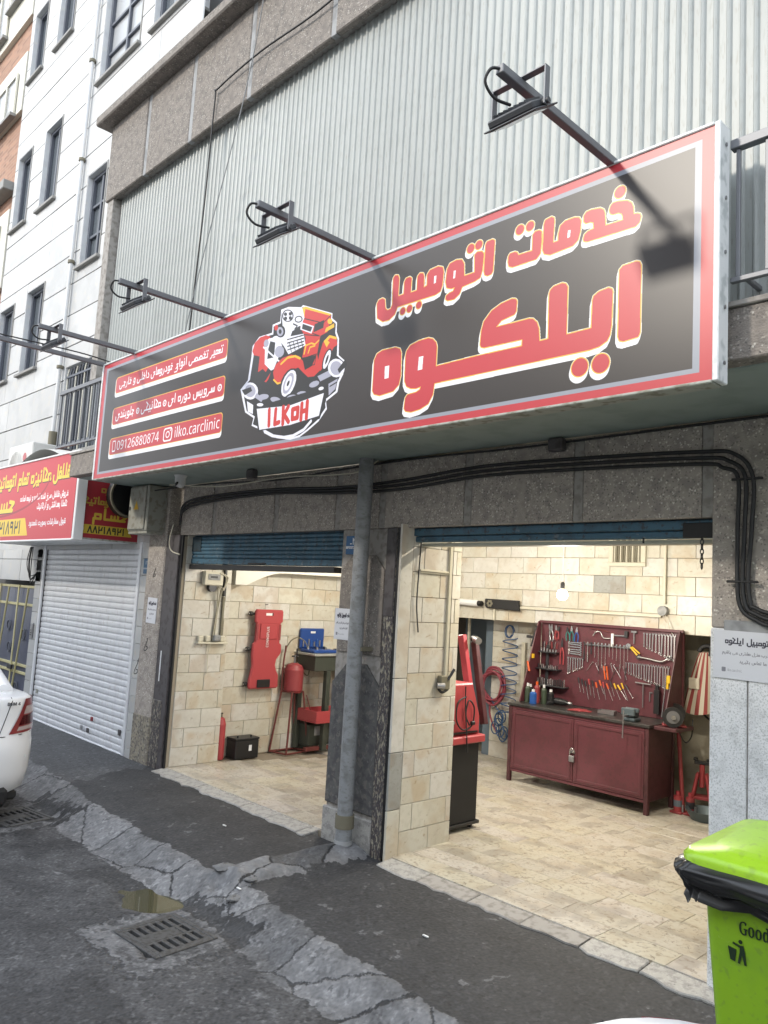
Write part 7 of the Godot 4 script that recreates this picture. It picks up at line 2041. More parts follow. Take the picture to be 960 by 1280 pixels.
	bar("case_base", Vector3(-0.12, 0, -0.18), Vector3(0.14, 0.035, 0.17), M.blue_case, k, 0.008)
	bar("case_lid", Vector3(-0.16, 0.03, -0.18), Vector3(-0.122, 0.26, 0.17), M.blue_case, k, 0.012)
	bar("lid_slot", Vector3(-0.1215, 0.205, -0.04), Vector3(-0.118, 0.228, 0.03), M.white_plastic, k, 0.001)
	for i in 8: rod("socket_recess", [Vector3(-0.119, 0.055, -0.15 + i * 0.04), Vector3(-0.119, 0.11 + 0.015 * (i % 3), -0.15 + i * 0.04)], 0.010, M.tool_steel if i % 2 else M.blue_grip, k, 8)
	for i in 10: rod("socket", [Vector3(-0.07 + 0.045 * (i % 4), 0.035, -0.14 + i * 0.03), Vector3(-0.07 + 0.045 * (i % 4), 0.06, -0.14 + i * 0.03)], 0.013, M.chrome if i % 2 else M.tool_dark, k, 10)
	for i in 3:
		var g := thing("air_tool", ["black air wrench lying on the trolley behind the blue case", "dark ratchet lying on the trolley's front edge", "black coupling lying on the trolley's far end"][i], "air tool", Vector3(-6.90 + i * 0.05, 1.091, -2.06 - i * 0.07), i * 0.7)
		rod("body", [Vector3(-0.06, 0.022, 0), Vector3(0.03, 0.024, 0), Vector3(0.07, 0.02, 0)], [0.018, 0.022, 0.012], M.tool_dark, g, 10); rod("grip", [Vector3(-0.02, 0.02, 0), Vector3(-0.05, 0.014, 0.07)], 0.012, M.black_plastic, g, 8)
	# battery charger box, red tube by the pier
	var bx := thing("battery", "black battery box with two terminals on the floor by the left pier", "battery", Vector3(-7.0, 0.0, -0.90))
	bar("case", Vector3(-0.09, 0, -0.155), Vector3(0.09, 0.19, 0.135), M.black_plastic, bx, 0.008); bar("lid", Vector3(-0.094, 0.191, -0.16), Vector3(0.094, 0.212, 0.14), M.black_plastic, bx, 0.006)
	for q in [-0.09, 0.08]: rod("terminal", [Vector3(0.03, 0.212, q), Vector3(0.03, 0.232, q)], 0.010, M.tool_dark, bx, 8)
	bar("label", Vector3(0.0945, 0.08, -0.06), Vector3(0.0965, 0.14, -0.025), M.paper, bx, 0.0)
	var tb := thing("red_tube", "red fire extinguisher cylinder half hidden behind the left pier", "extinguisher", Vector3(-7.045, 0, -0.645))
	var tm := MB.new(); tm.lathe([Vector2(0, 0), Vector2(0.055, 0.0), Vector2(0.058, 0.02), Vector2(0.058, 0.35), Vector2(0.042, 0.41), Vector2(0.02, 0.425), Vector2(0, 0.425)], 18); obj("cylinder", tm, M.red_plastic, tb)
	rod("valve", [Vector3(0, 0.42, 0), Vector3(0, 0.46, 0)], 0.016, M.pvc_clamp, tb, 8); bar("lever", Vector3(-0.01, 0.455, -0.02), Vector3(0.01, 0.468, 0.06), M.black_plastic, tb)
	# electricity meter with its wires, conduit and socket strip, on the left pier (facing +x)
	var em := thing("electricity_meter", "grey-white electricity meter on the left pier under the shutter", "electricity meter", Vector3(-6.94, 1.84, -0.33), PI / 2)
	bar("casing", Vector3(-0.11, -0.065, 0), Vector3(0.11, 0.075, 0.06), M.cream_plastic, em, 0.008); bar("display_window", Vector3(-0.07, -0.01, 0.0605), Vector3(0.07, 0.05, 0.065), M.plaster_patch, em, 0.002); bar("counter", Vector3(-0.045, 0.01, 0.0655), Vector3(0.035, 0.03, 0.068), M.black_plastic, em, 0.0)
	rod("disc_window", [Vector3(0.0, -0.085, 0.0), Vector3(0.0, -0.085, 0.05)], 0.045, M.tool_dark, em, 18)
	for i in 4: rod("wire", smooth([Vector3(0.06 + 0.012 * i, 0.06, 0.06), Vector3(0.135 + 0.01 * i, 0.02, 0.06), Vector3(0.12, -0.08 - 0.01 * i, 0.06), Vector3(0.05 + 0.02 * i, -0.09, 0.06), Vector3(0.08 + 0.006 * i, -0.30, 0.02), Vector3(0.055 + 0.01 * i, -0.58, 0.015)], 5), 0.0045, M.cream_plastic if i % 2 else M.pvc_clamp, em, 6)
	var cd := thing("wall_conduit", "dark vertical trunking on the left pier beside the meter", "conduit", Vector3(-6.94, 1.55, -0.49))
	bar("trunking", Vector3(0, 0.12, -0.012), Vector3(0.028, 0.72, 0.016), M.black_plastic, cd); bar("trunking_cover", Vector3(0, -0.28, -0.012), Vector3(0.022, 0.115, 0.014), M.pvc_clamp, cd)
	var so := thing("socket_strip", "white wall socket strip with four outlets on the left pier", "socket", Vector3(-6.94, 1.215, -0.385), PI / 2)
	bar("rail", Vector3(-0.175, -0.03, 0), Vector3(0.175, -0.008, 0.05), M.cream_plastic, so, 0.004)
	for i in 4: bar("outlet", Vector3(-0.165 + i * 0.085, -0.007, 0.0), Vector3(-0.105 + i * 0.085, 0.052, 0.035), M.cream_plastic, so, 0.008)
	bar("plug", Vector3(-0.01, 0.0, 0.036), Vector3(0.07, 0.062, 0.075), M.pvc_grey, so, 0.008); rod("lead", smooth([Vector3(-0.03, -0.01, 0.05), Vector3(-0.035, -0.15, 0.02), Vector3(-0.02, -0.33, 0.012)], 5), 0.004, M.cream_plastic, so, 6)

# ---------------------------------------------------------------- right bay
func right_bay_things():
	# air-conditioning service machine behind the middle pier
	var m := thing("service_machine", "red and black workshop service machine standing behind the middle pier", "machine", Vector3(-4.28, 0, -0.86))
	bar("cabinet", Vector3(-0.28, 0.06, -0.20), Vector3(0.31, 0.66, 0.22), M.black_cabinet, m, 0.006)
	bar("base_plate", Vector3(-0.30, 0.035, -0.225), Vector3(0.325, 0.06, 0.24), M.black_plastic, m, 0.004)
	for q in [[-0.25, -0.17], [0.27, -0.17], [-0.25, 0.18], [0.27, 0.18]]:
		rod("caster", [Vector3(q[0], 0.018, q[1] - 0.012), Vector3(q[0], 0.018, q[1] + 0.012)], 0.018, M.rubber, m, 12)
	bar("tray", Vector3(-0.30, 0.662, -0.235), Vector3(0.345, 0.72, 0.24), M.red_plastic, m, 0.008)
	var pn := MB.new()
	pn.prism(PackedVector2Array([Vector2(-0.22, 0.722), Vector2(0.21, 0.722), Vector2(0.21, 0.86), Vector2(0.11, 1.12), Vector2(-0.22, 1.12)]), -0.26, 0.30, Transform3D(Basis(Vector3(0, 0, -1), Vector3.UP, Vector3(1, 0, 0)), Vector3.ZERO), 0.012)
	obj("panel_housing", pn, M.red_plastic, m)
	bar("tray_slot", Vector3(0.301, 0.735, -0.17), Vector3(0.312, 0.750, 0.18), M.black_plastic, m, 0.0)
	rod("cable_coil", smooth([Vector3(0.32, 1.02, 0.0), Vector3(0.325, 0.98, 0.10), Vector3(0.325, 0.85, 0.11), Vector3(0.325, 0.77, 0.03), Vector3(0.325, 0.80, -0.08), Vector3(0.325, 0.93, -0.10), Vector3(0.325, 0.99, -0.03), Vector3(0.325, 0.88, 0.0), Vector3(0.325, 0.80, -0.05)], 6), 0.0065, M.cable_black, m, 6)
	rod("cable_tail", smooth([Vector3(0.32, 1.10, 0.01), Vector3(0.325, 0.95, 0.01), Vector3(0.35, 0.74, 0.01), Vector3(0.352, 0.60, 0.0)], 5), 0.005, M.cable_black, m, 6)
	bar("plug", Vector3(0.318, 0.80, -0.10), Vector3(0.345, 0.83, -0.06), M.black_plastic, m, 0.005)
	rod("valve", [Vector3(0.30, 0.83, 0.14), Vector3(0.33, 0.83, 0.14)], 0.012, M.tool_steel, m, 8); rod("valve_hose", smooth([Vector3(0.32, 0.82, 0.14), Vector3(0.325, 0.78, 0.15), Vector3(0.322, 0.73, 0.14)], 4), 0.007, M.tool_dark, m, 6)
	# tall red arm and dark bags behind it
	beam("red_arm", Vector3(-0.12, 1.47, -0.44), Vector3(0.05, 0.74, -0.44), 0.065, 0.05, M.red_enamel, m); bar("arm_plate", Vector3(-0.17, 1.36, -0.42), Vector3(-0.145, 1.48, -0.38), M.white_plastic, m, 0.004)
	beam("dark_arm", Vector3(-0.04, 1.42, -0.52), Vector3(0.10, 0.74, -0.52), 0.055, 0.05, M.maroon_dark, m)
	rod("motor", [Vector3(-0.02, 1.44, -0.50), Vector3(0.05, 1.43, -0.46)], 0.030, M.tool_steel, m, 12); rod("motor_cap", [Vector3(-0.05, 1.445, -0.51), Vector3(-0.02, 1.44, -0.50)], 0.03, M.black_plastic, m, 12)
	# white tube and the dark panel with a gold flower on the back wall
	var tu := thing("white_tube", "white cylindrical tube with a black end fixed on the upper back wall", "tube", Vector3(-5.84, 1.755, -3.12))
	rod("tube", [Vector3(-0.4, 0.01, 0), Vector3(0.14, -0.005, 0)], 0.037, M.white_plastic, tu, 18); rod("end_cap", [Vector3(0.14, -0.005, 0), Vector3(0.19, -0.007, 0)], 0.032, M.black_plastic, tu, 16)
	bar("mount", Vector3(-0.10, -0.01, -0.05), Vector3(-0.06, 0.01, -0.036), M.cream_plastic, tu)
	var bl := thing("wall_ornament", "slim black panel with a gold flower on the upper back wall", "panel", Vector3(-5.36, 1.745, -3.13))
	var bm := MB.new(); bm.prism(PackedVector2Array([Vector2(-0.245, 0.055), Vector2(-0.235, 0.065), Vector2(0.22, 0.06), Vector2(0.235, -0.055), Vector2(-0.215, -0.04), Vector2(-0.24, -0.02)]), -0.02, 0.02, Transform3D(), 0.006)
	obj("panel", bm, M.black_cabinet, bl)
	for i in 6:
		var pt := MB.new(); pt.lathe([Vector2(0, 0.004), Vector2(0.014, 0.003), Vector2(0.016, 0.0)], 10, Transform3D(Basis(Vector3.RIGHT, PI / 2), Vector3(-0.17 + 0.028 * cos(TAU * i / 6), 0.012 + 0.028 * sin(TAU * i / 6), 0.0205)))
		obj("petal", pt, M.pvc_clamp, bl)
	# conduits on the back wall
	var cw := thing("back_wall_conduit", "cream plastic conduit with a grey junction box on the upper back wall", "conduit", Vector3(-3.47, 1.80, -3.15))
	bar("conduit", Vector3(-1.95, -0.085, -0.012), Vector3(-0.03, -0.060, 0.012), M.cream_plastic, cw); bar("conduit", Vector3(-0.012, 0.045, -0.012), Vector3(0.012, 0.97, 0.012), M.cream_plastic, cw)
	rod("junction_box", [Vector3(-0.01, -0.02, -0.02), Vector3(-0.01, -0.02, 0.035)], 0.047, M.plaster_patch, cw, 16)
	rod("loose_wire", smooth([Vector3(0.02, -0.06, 0.02), Vector3(0.06, -0.15, 0.03), Vector3(0.10, -0.24, 0.03)], 4), 0.004, M.cream_plastic, cw, 6)
	var vd := thing("drop_conduit", "short cream conduit dropping from the black panel", "conduit", Vector3(-5.49, 1.62, -3.15)); bar("conduit", Vector3(-0.012, -0.05, -0.01), Vector3(0.012, 0.10, 0.012), M.cream_plastic, vd)
	# vent grille
	var v := thing("vent_grille", "square vent with vertical louvres high on the back wall", "vent", Vector3(-3.87, 2.37, -3.165))
	for q in [[-0.20, -0.15, -0.13, 0.13], [0.15, 0.20, -0.13, 0.13], [-0.20, 0.20, 0.131, 0.17], [-0.20, 0.20, -0.17, -0.131]]: bar("frame", Vector3(q[0], q[2], -0.01), Vector3(q[1], q[3], 0.025), M.cream_plastic, v)
	bar("shaft", Vector3(-0.149, -0.129, -0.012), Vector3(0.149, 0.129, -0.008), M.back_room, v, 0.0)
	for i in 14: bar("louvre", Vector3(-0.145 + i * 0.0215, -0.128, -0.006), Vector3(-0.133 + i * 0.0215, 0.128, 0.012), M.pvc_clamp if i % 3 else M.cream_plastic, v, 0.001)
	# coiled hoses
	var h := MB.new()
	for i in 7:
		var ring := []
		for k in 26: ring.append(Vector3((0.155 + 0.012 * sin(i * 2.1)) * cos(TAU * k / 26) + 0.02 * sin(i * 1.7), (0.175 + 0.012 * cos(i * 1.3)) * sin(TAU * k / 26) - 0.012 * i, 0.012 * sin(k + i) + 0.022 * (i % 3)))
		h.tube(ring, 0.0125, 7, true)
	h.tube(smooth([Vector3(-0.02, -0.22, 0.03), Vector3(-0.02, -0.34, 0.03), Vector3(0.03, -0.46, 0.03), Vector3(0.10, -0.55, 0.03)], 5), 0.011, 7)
	tag(obj("red_hose", h, M.hose_red, self, Vector3(-5.66, 0.84, -3.42)), "coil of dull red air hose hanging on the recessed wall", "hose")
	var sp := MB.new()
	var pts := []
	for i in 150:
		var t := i / 149.0
		pts.append(Vector3(0.10 * cos(i * 0.36), 0.40 - t * 0.86, 0.06 + 0.05 * sin(i * 0.36)))
	sp.tube(pts, 0.0065, 6)
	pts = []
	for i in 24: pts.append(Vector3(0.055 * cos(TAU * i / 12) - 0.03, 0.47 + 0.07 * sin(TAU * i / 12), 0.02 + i * 0.002))
	sp.tube(pts, 0.0065, 6)
	for k in 9:   # the flattened tangle of loops at its lower end
		pts = []
		for i in 15: pts.append(Vector3(-0.10 + 0.055 * cos(TAU * i / 14) + 0.05 * sin(k * 1.9), -0.60 + 0.07 * sin(TAU * i / 14) + 0.10 * cos(k * 2.4), 0.03 + 0.01 * k))
		sp.tube(pts, 0.0065, 6)
	sp.tube(smooth([Vector3(-0.10, -0.46, 0.05), Vector3(-0.2, -0.38, 0.05), Vector3(-0.24, -0.30, 0.06)], 4), 0.0065, 6)
	tag(obj("spiral_hose", sp, M.hose_blue, self, Vector3(-5.42, 0.98, -3.44)), "blue spiral air hose hanging left of the workbench", "hose")
	tag(bar("white_pipe", Vector3(-5.30, 0.65, -3.465), Vector3(-5.25, 1.34, -3.43), M.cream_plastic), "short cream pipe on the recessed wall behind the blue spiral hose", "pipe")
	# cable, trunking and switch on the middle pier
	tag(rod("hanging_cable", smooth([Vector3(-3.845, 2.20, -0.135), Vector3(-3.835, 1.95, -0.115), Vector3(-3.835, 1.72, -0.11), Vector3(-3.84, 1.52, -0.145)], 6), 0.0055, M.cable_black, self, 6), "loose black cable hanging on the middle pier's tiles", "cable")
	var tr := thing("pier_trunking", "thin cream trunking on the middle pier with a switch at its foot", "trunking", Vector3(-3.85, 1.30, -0.46))
	bar("trunking", Vector3(0, -0.12, -0.014), Vector3(0.020, 1.0, 0.014), M.cream_plastic, tr); bar("trunking", Vector3(0, 0.645, 0.016), Vector3(0.016, 0.672, 0.33), M.cream_plastic, tr); bar("wire", Vector3(0.0165, 0.652, 0.016), Vector3(0.022, 0.660, 0.33), M.pvc_clamp, tr)
	bar("wire", Vector3(0.0205, -0.1, -0.02), Vector3(0.026, 1.0, -0.012), M.pvc_clamp, tr)
	var sw := thing("knife_switch", "old metal switch with a lever on the middle pier", "switch", Vector3(-3.848, 1.16, -0.43), PI / 2)
	bar("body", Vector3(-0.05, -0.05, 0), Vector3(0.05, 0.05, 0.045), M.pvc_clamp, sw, 0.006); rod("lever", [Vector3(0.02, 0.02, 0.045), Vector3(0.06, 0.10, 0.07)], 0.011, M.tool_dark, sw); rod("knob", [Vector3(-0.07, -0.02, 0.02), Vector3(-0.02, -0.02, 0.05)], 0.022, M.tool_steel, sw, 10)
	rod("cable", smooth([Vector3(-0.05, -0.045, 0.02), Vector3(-0.02, -0.07, 0.03), Vector3(0.04, -0.05, 0.03)], 4), 0.010, M.cable_black, sw, 8)

# ---------------------------------------------------------------- street
func street_things():
	# gully grating with two panels of slots
	for gi in 2:
		var at: Vector3 = [Vector3(-4.10, 0, 1.53), Vector3(-6.78, 0, 1.42)][gi]
		at.y = -0.206
		var g := thing("gully_grate", ["cast iron drain grate with dark slots beside the puddle", "worn drain grate in the gutter near the white car"][gi], "drain grate", at, 0.06 + gi * 0.1, "drain grates in the gutter")
		g.scale = Vector3(0.83, 1, 0.83)
		var fr := [[-0.27, 0.27, -0.24, -0.205], [-0.27, 0.27, 0.205, 0.24], [-0.27, -0.225, -0.204, 0.204], [0.225, 0.27, -0.204, 0.204]]
		for q in fr: bar("frame", Vector3(q[0], -0.03, q[2]), Vector3(q[1], 0.002, q[3]), M.cast_iron, g, 0.004)
		bar("pit", Vector3(-0.224, -0.05, -0.204), Vector3(0.224, -0.038, 0.204), M.drain_dark, g, 0.0)
		# bars between slots: three columns of slots, a solid middle
		bar("grate_spine", Vector3(-0.055, -0.025, -0.10), Vector3(0.055, 0.001, 0.204), M.cast_iron, g, 0.003)
		for k in 7:
			var z := -0.2035 + k * 0.0625
			bar("grate_bar", Vector3(-0.2245, -0.025, z), Vector3(0.2245, -0.001, z + 0.031), M.cast_iron, g, 0.003)
		bar("grate_rib", Vector3(-0.224, -0.024, -0.204), Vector3(-0.205, -0.002, 0.204), M.cast_iron, g, 0.002)
		bar("grate_rib", Vector3(0.205, -0.024, -0.204), Vector3(0.224, -0.002, 0.204), M.cast_iron, g, 0.002)
		bar("grate_rib", Vector3(-0.075, -0.024, -0.204), Vector3(-0.056, -0.0015, 0.204), M.cast_iron, g, 0.002)
		bar("grate_rib", Vector3(0.056, -0.024, -0.204), Vector3(0.075, -0.0015, 0.204), M.cast_iron, g, 0.002)
	# puddle of muddy water before the gully mouth
	var poly := PackedVector2Array()
	for i in 36:
		var a := TAU * i / 36
		var r := 1.0 + 0.22 * sin(a * 2.0 + 0.6) + 0.10 * sin(a * 5.0) + gm.get_noise_2d(cos(a) * 300.0, sin(a) * 300.0) * 0.25
		poly.append(Vector2(0.36 * cos(a) * r, 0.24 * sin(a) * r))
	var pw := MB.new()
	pw.prism(poly, -0.01, 0.0, Transform3D(Basis(Vector3.RIGHT, -PI / 2), Vector3.ZERO))
	var py := ground_y(-4.53, 1.33) + 0.013
	tag(obj("puddle", pw, M.muddy_water, self, Vector3(-4.53, py, 1.33)), "small puddle of yellowish muddy water by the kerb", "puddle", "", "structure")
	# loose lumps of cement by the gully mouth
	for i in [1, 3, 4]:
		var q: Vector3 = [Vector3(-4.24, 0, 1.20), Vector3(-4.46, 0, 0.92), Vector3(-4.08, 0, 0.12), Vector3(-4.20, 0, 0.90), Vector3(-4.13, 0, 1.06)][i]
		var rr: float = [0.08, 0.06, 0.07, 0.035, 0.04][i]
		var lm := MB.new()
		lm.sheet(14, 8, func(a: int, b: int):
			var th := PI * b / 8.0
			var ph := TAU * (a % 14) / 14.0
			var d := Vector3(sin(th) * cos(ph), cos(th), sin(th) * sin(ph))
			var k := 1.0 + gm.get_noise_3d(d.x * 60 + i * 40, d.y * 60, d.z * 60) * 0.5
			return Vector3(d.x * rr * 1.25, d.y * rr * 0.34, d.z * rr) * k, func(p: Vector3): return p)
		var o := obj("cement_lump", lm, M.cement, self, Vector3(q.x, ground_y(q.x, q.z) + rr * 0.1, q.z), Vector3(0, i * 1.3, 0))
		tag(o, ["rounded cement lump below the gully mouth", "cement lump on the kerb left of the gully mouth", "cement lump at the foot of the downpipe", "small cement crumb on the ridge near the kerb", "cement crumb right of the gully mouth"][i], "cement lump", "cement lumps by the gutter")
	for i in 3:
		var q2: Vector3 = [Vector3(-4.175, 0, 1.0), Vector3(-2.95, 0, 0.62), Vector3(-5.2, 0, 0.45)][i]
		tag(bar("litter", Vector3(q2.x - 0.02, ground_y(q2.x, q2.z) + 0.002, q2.z - 0.006), Vector3(q2.x + 0.02, ground_y(q2.x, q2.z) + 0.010, q2.z + 0.006), M.white_plastic, self, 0.002), ["white scrap of litter at the gully mouth", "white cigarette end on the right pavement", "white scrap of litter on the left pavement"][i], "litter")
	wheelie_bin()

func wheelie_bin():
	var b := thing("wheelie_bin", "lime green wheeled bin with a printed front at the picture's lower right", "bin", Vector3(-0.825, -0.10, 1.18))
	# tapered body: half sizes at the foot and at the rim
	b.scale.y = 1.04
	var H := 1.04
	var body := MB.new()
	var lev := [[0.05, 0.205, 0.160], [0.10, 0.22, 0.175], [0.86, 0.275, 0.225], [H, 0.285, 0.235]]
	var outline := func(hw: float, hd: float, r: float) -> Array:
		var p := []
		for q in [[hw - r, hd - r, 0.0], [-(hw - r), hd - r, 90.0], [-(hw - r), -(hd - r), 180.0], [hw - r, -(hd - r), 270.0]]:
			for i in 7:
				var a := deg_to_rad(q[2] + i * 15.0)
				p.append(Vector2(q[0] + r * cos(a), q[1] + r * sin(a)))
		return p
	body.sheet(28, 3, func(i: int, j: int): 
		var o: Array = outline.call(lev[j][1], lev[j][2], 0.045)
		var q: Vector2 = o[i % 28]
		return Vector3(q.x, lev[j][0], q.y), func(p): return Vector3(p.x, 0, p.z))
	obj("body", body, M.lime_plastic, b)
	bar("floor", Vector3(-0.20, 0.05, -0.15), Vector3(0.20, 0.07, 0.15), M.lime_plastic, b)
	var rim := []
	for q in outline.call(0.298, 0.246, 0.05): rim.append(Vector3(q.x, H, q.y))
	rod("rim", rim, 0.016, M.lime_plastic, b, 8, true)
	# lid: a shallow domed slab with a raised middle and a front lip
	var lid := MB.new()
	var ll := [[1.022, 0.336, 0.284], [1.064, 0.340, 0.288], [1.082, 0.322, 0.270], [1.090, 0.268, 0.218], [1.102, 0.256, 0.206], [1.108, 0.10, 0.08], [1.118, 0.002, 0.002]]
	lid.sheet(28, 6, func(i: int, j: int):
		var o: Array = outline.call(ll[j][1], ll[j][2], minf(0.075, minf(ll[j][1], ll[j][2]) * 0.9))
		var q: Vector2 = o[i % 28]
		return Vector3(q.x, ll[j][0] + 0.03 * (-q.y) , q.y), func(p): return Vector3(p.x * 0.4, 1, p.z * 0.4))
	obj("lid", lid, M.lime_lid, b)
	rod("hinge", [Vector3(-0.24, 1.105, -0.275), Vector3(0.24, 1.105, -0.275)], 0.013, M.lime_plastic, b, 10)
	for sx in [-0.22, 0.0, 0.22]: bar("hinge_lug", Vector3(sx - 0.02, 1.06, -0.285), Vector3(sx + 0.02, 1.128, -0.245), M.lime_plastic, b, 0.006)
	for sx in [-0.24, 0.24]:
		rod("wheel", [Vector3(sx - 0.025, 0.10, -0.17), Vector3(sx + 0.025, 0.10, -0.17)], 0.10, M.rubber, b, 22)
	rod("pedal", smooth([Vector3(-0.20, 0.07, 0.12), Vector3(-0.30, 0.12, 0.16), Vector3(-0.32, 0.22, 0.10), Vector3(-0.22, 0.24, 0.02)], 5), 0.011, M.plaster_patch, b, 8)
	# print on the front
	var inkc := Color(0.012, 0.030, 0.012)
	var lime := Color(0.29, 0.56, 0.012)
	var front := Node3D.new(); front.name = "front_print"; b.add_child(front, true)
	front.position = Vector3(0, 0.79, 0.2213); front.rotation.x = 0.0658
	var f := SystemFont.new(); f.font_names = PackedStringArray(["Droid Serif"]); f.font_weight = 700
	var t := TextMesh.new(); t.font = f; t.text = "Goodbin"; t.font_size = 48; t.pixel_size = 0.0024; t.depth = 0.0015; t.curve_step = 1.5
	var im := mat("bin_ink", inkc, 0.5)
	var o := obj("lettering", t, im, front, Vector3(-0.09, 0.095, 0.002)); o.scale = Vector3(0.30, 0.46, 1)
	var t2 := TextMesh.new(); t2.font = f; t2.text = "www.goodbin"; t2.font_size = 24; t2.pixel_size = 0.0010; t2.depth = 0.001; t2.curve_step = 2.0
	obj("lettering", t2, im, front, Vector3(-0.03, 0.068, 0.002)).scale = Vector3(0.5, 0.7, 1)
	# the tidy-man mark: figure dropping litter into a basket
	var mk := MB.new()
	var X := Transform3D(Basis.from_scale(Vector3(0.62, 0.60, 1.0)), Vector3(-0.165, 0.025, 0.001))
	mk.prism(PackedVector2Array([Vector2(-0.052, 0.012), Vector2(-0.012, 0.006), Vector2(-0.018, -0.052), Vector2(-0.042, -0.048)]), 0, 0.0015, X)
	mk.prism(PackedVector2Array([Vector2(0.005, 0.03), Vector2(0.022, 0.034), Vector2(0.030, 0.0), Vector2(0.036, -0.055), Vector2(0.026, -0.055), Vector2(0.016, -0.01), Vector2(0.004, -0.056), Vector2(-0.006, -0.054), Vector2(0.004, 0.0)]), 0, 0.0015, X)
	mk.prism(PackedVector2Array([Vector2(-0.030, 0.030), Vector2(0.004, 0.020), Vector2(0.006, 0.031), Vector2(-0.028, 0.038)]), 0, 0.0015, X)
	var hd := PackedVector2Array()
	for i in 12: hd.append(Vector2(0.008, 0.048) + Vector2.from_angle(TAU * i / 12) * 0.0095)
	mk.prism(hd, 0, 0.0015, X)
	obj("litter_mark", mk, im, front)
	# the black liner folded over the rim: a crumpled skirt
	var bag := thing("bin_liner", "crumpled black plastic liner folded over the green bin's rim", "bin liner", Vector3(-0.825, -0.10, 1.18))
	bag.scale.y = 1.04
	var wob := FastNoiseLite.new(); wob.seed = 12; wob.frequency = 0.02; wob.fractal_octaves = 3; wob.fractal_type = FastNoiseLite.FRACTAL_RIDGED
	var sk := MB.new()
	sk.sheet(220, 26, func(i: int, j: int):
		var t3 := j / 26.0
		var o3: Array = outline.call(0.319, 0.267, 0.06)
		var u := (i % 220) / 220.0 * 28.0
		var k := int(u)
		var q: Vector2 = (o3[k] as Vector2).lerp(o3[(k + 1) % 28], u - k)
		var n := q.normalized()
		var hang := 0.125 + 0.03 * wob.get_noise_2d(q.x * 400.0, q.y * 400.0) + 0.02 * sin(q.x * 9.0)
		var puff := 0.0 + 0.050 * sin(PI * minf(t3 * 1.25, 1.0)) - 0.030 * t3
		var cr := wob.get_noise_3d(q.x * 260.0, t3 * 30.0, q.y * 260.0) * 0.034 * t3 + wob.get_noise_3d(q.x * 90.0 + 40, t3 * 50.0, q.y * 90.0) * 0.030 * minf(t3 * 3.0, 1.0)
		return Vector3(q.x + n.x * (puff + cr), 1.052 - t3 * hang + 0.012 * sin(PI * t3), q.y + n.y * (puff + cr)), func(p): return Vector3(p.x, 0.2, p.z))
	obj("skirt", sk, M.bin_bag, bag)

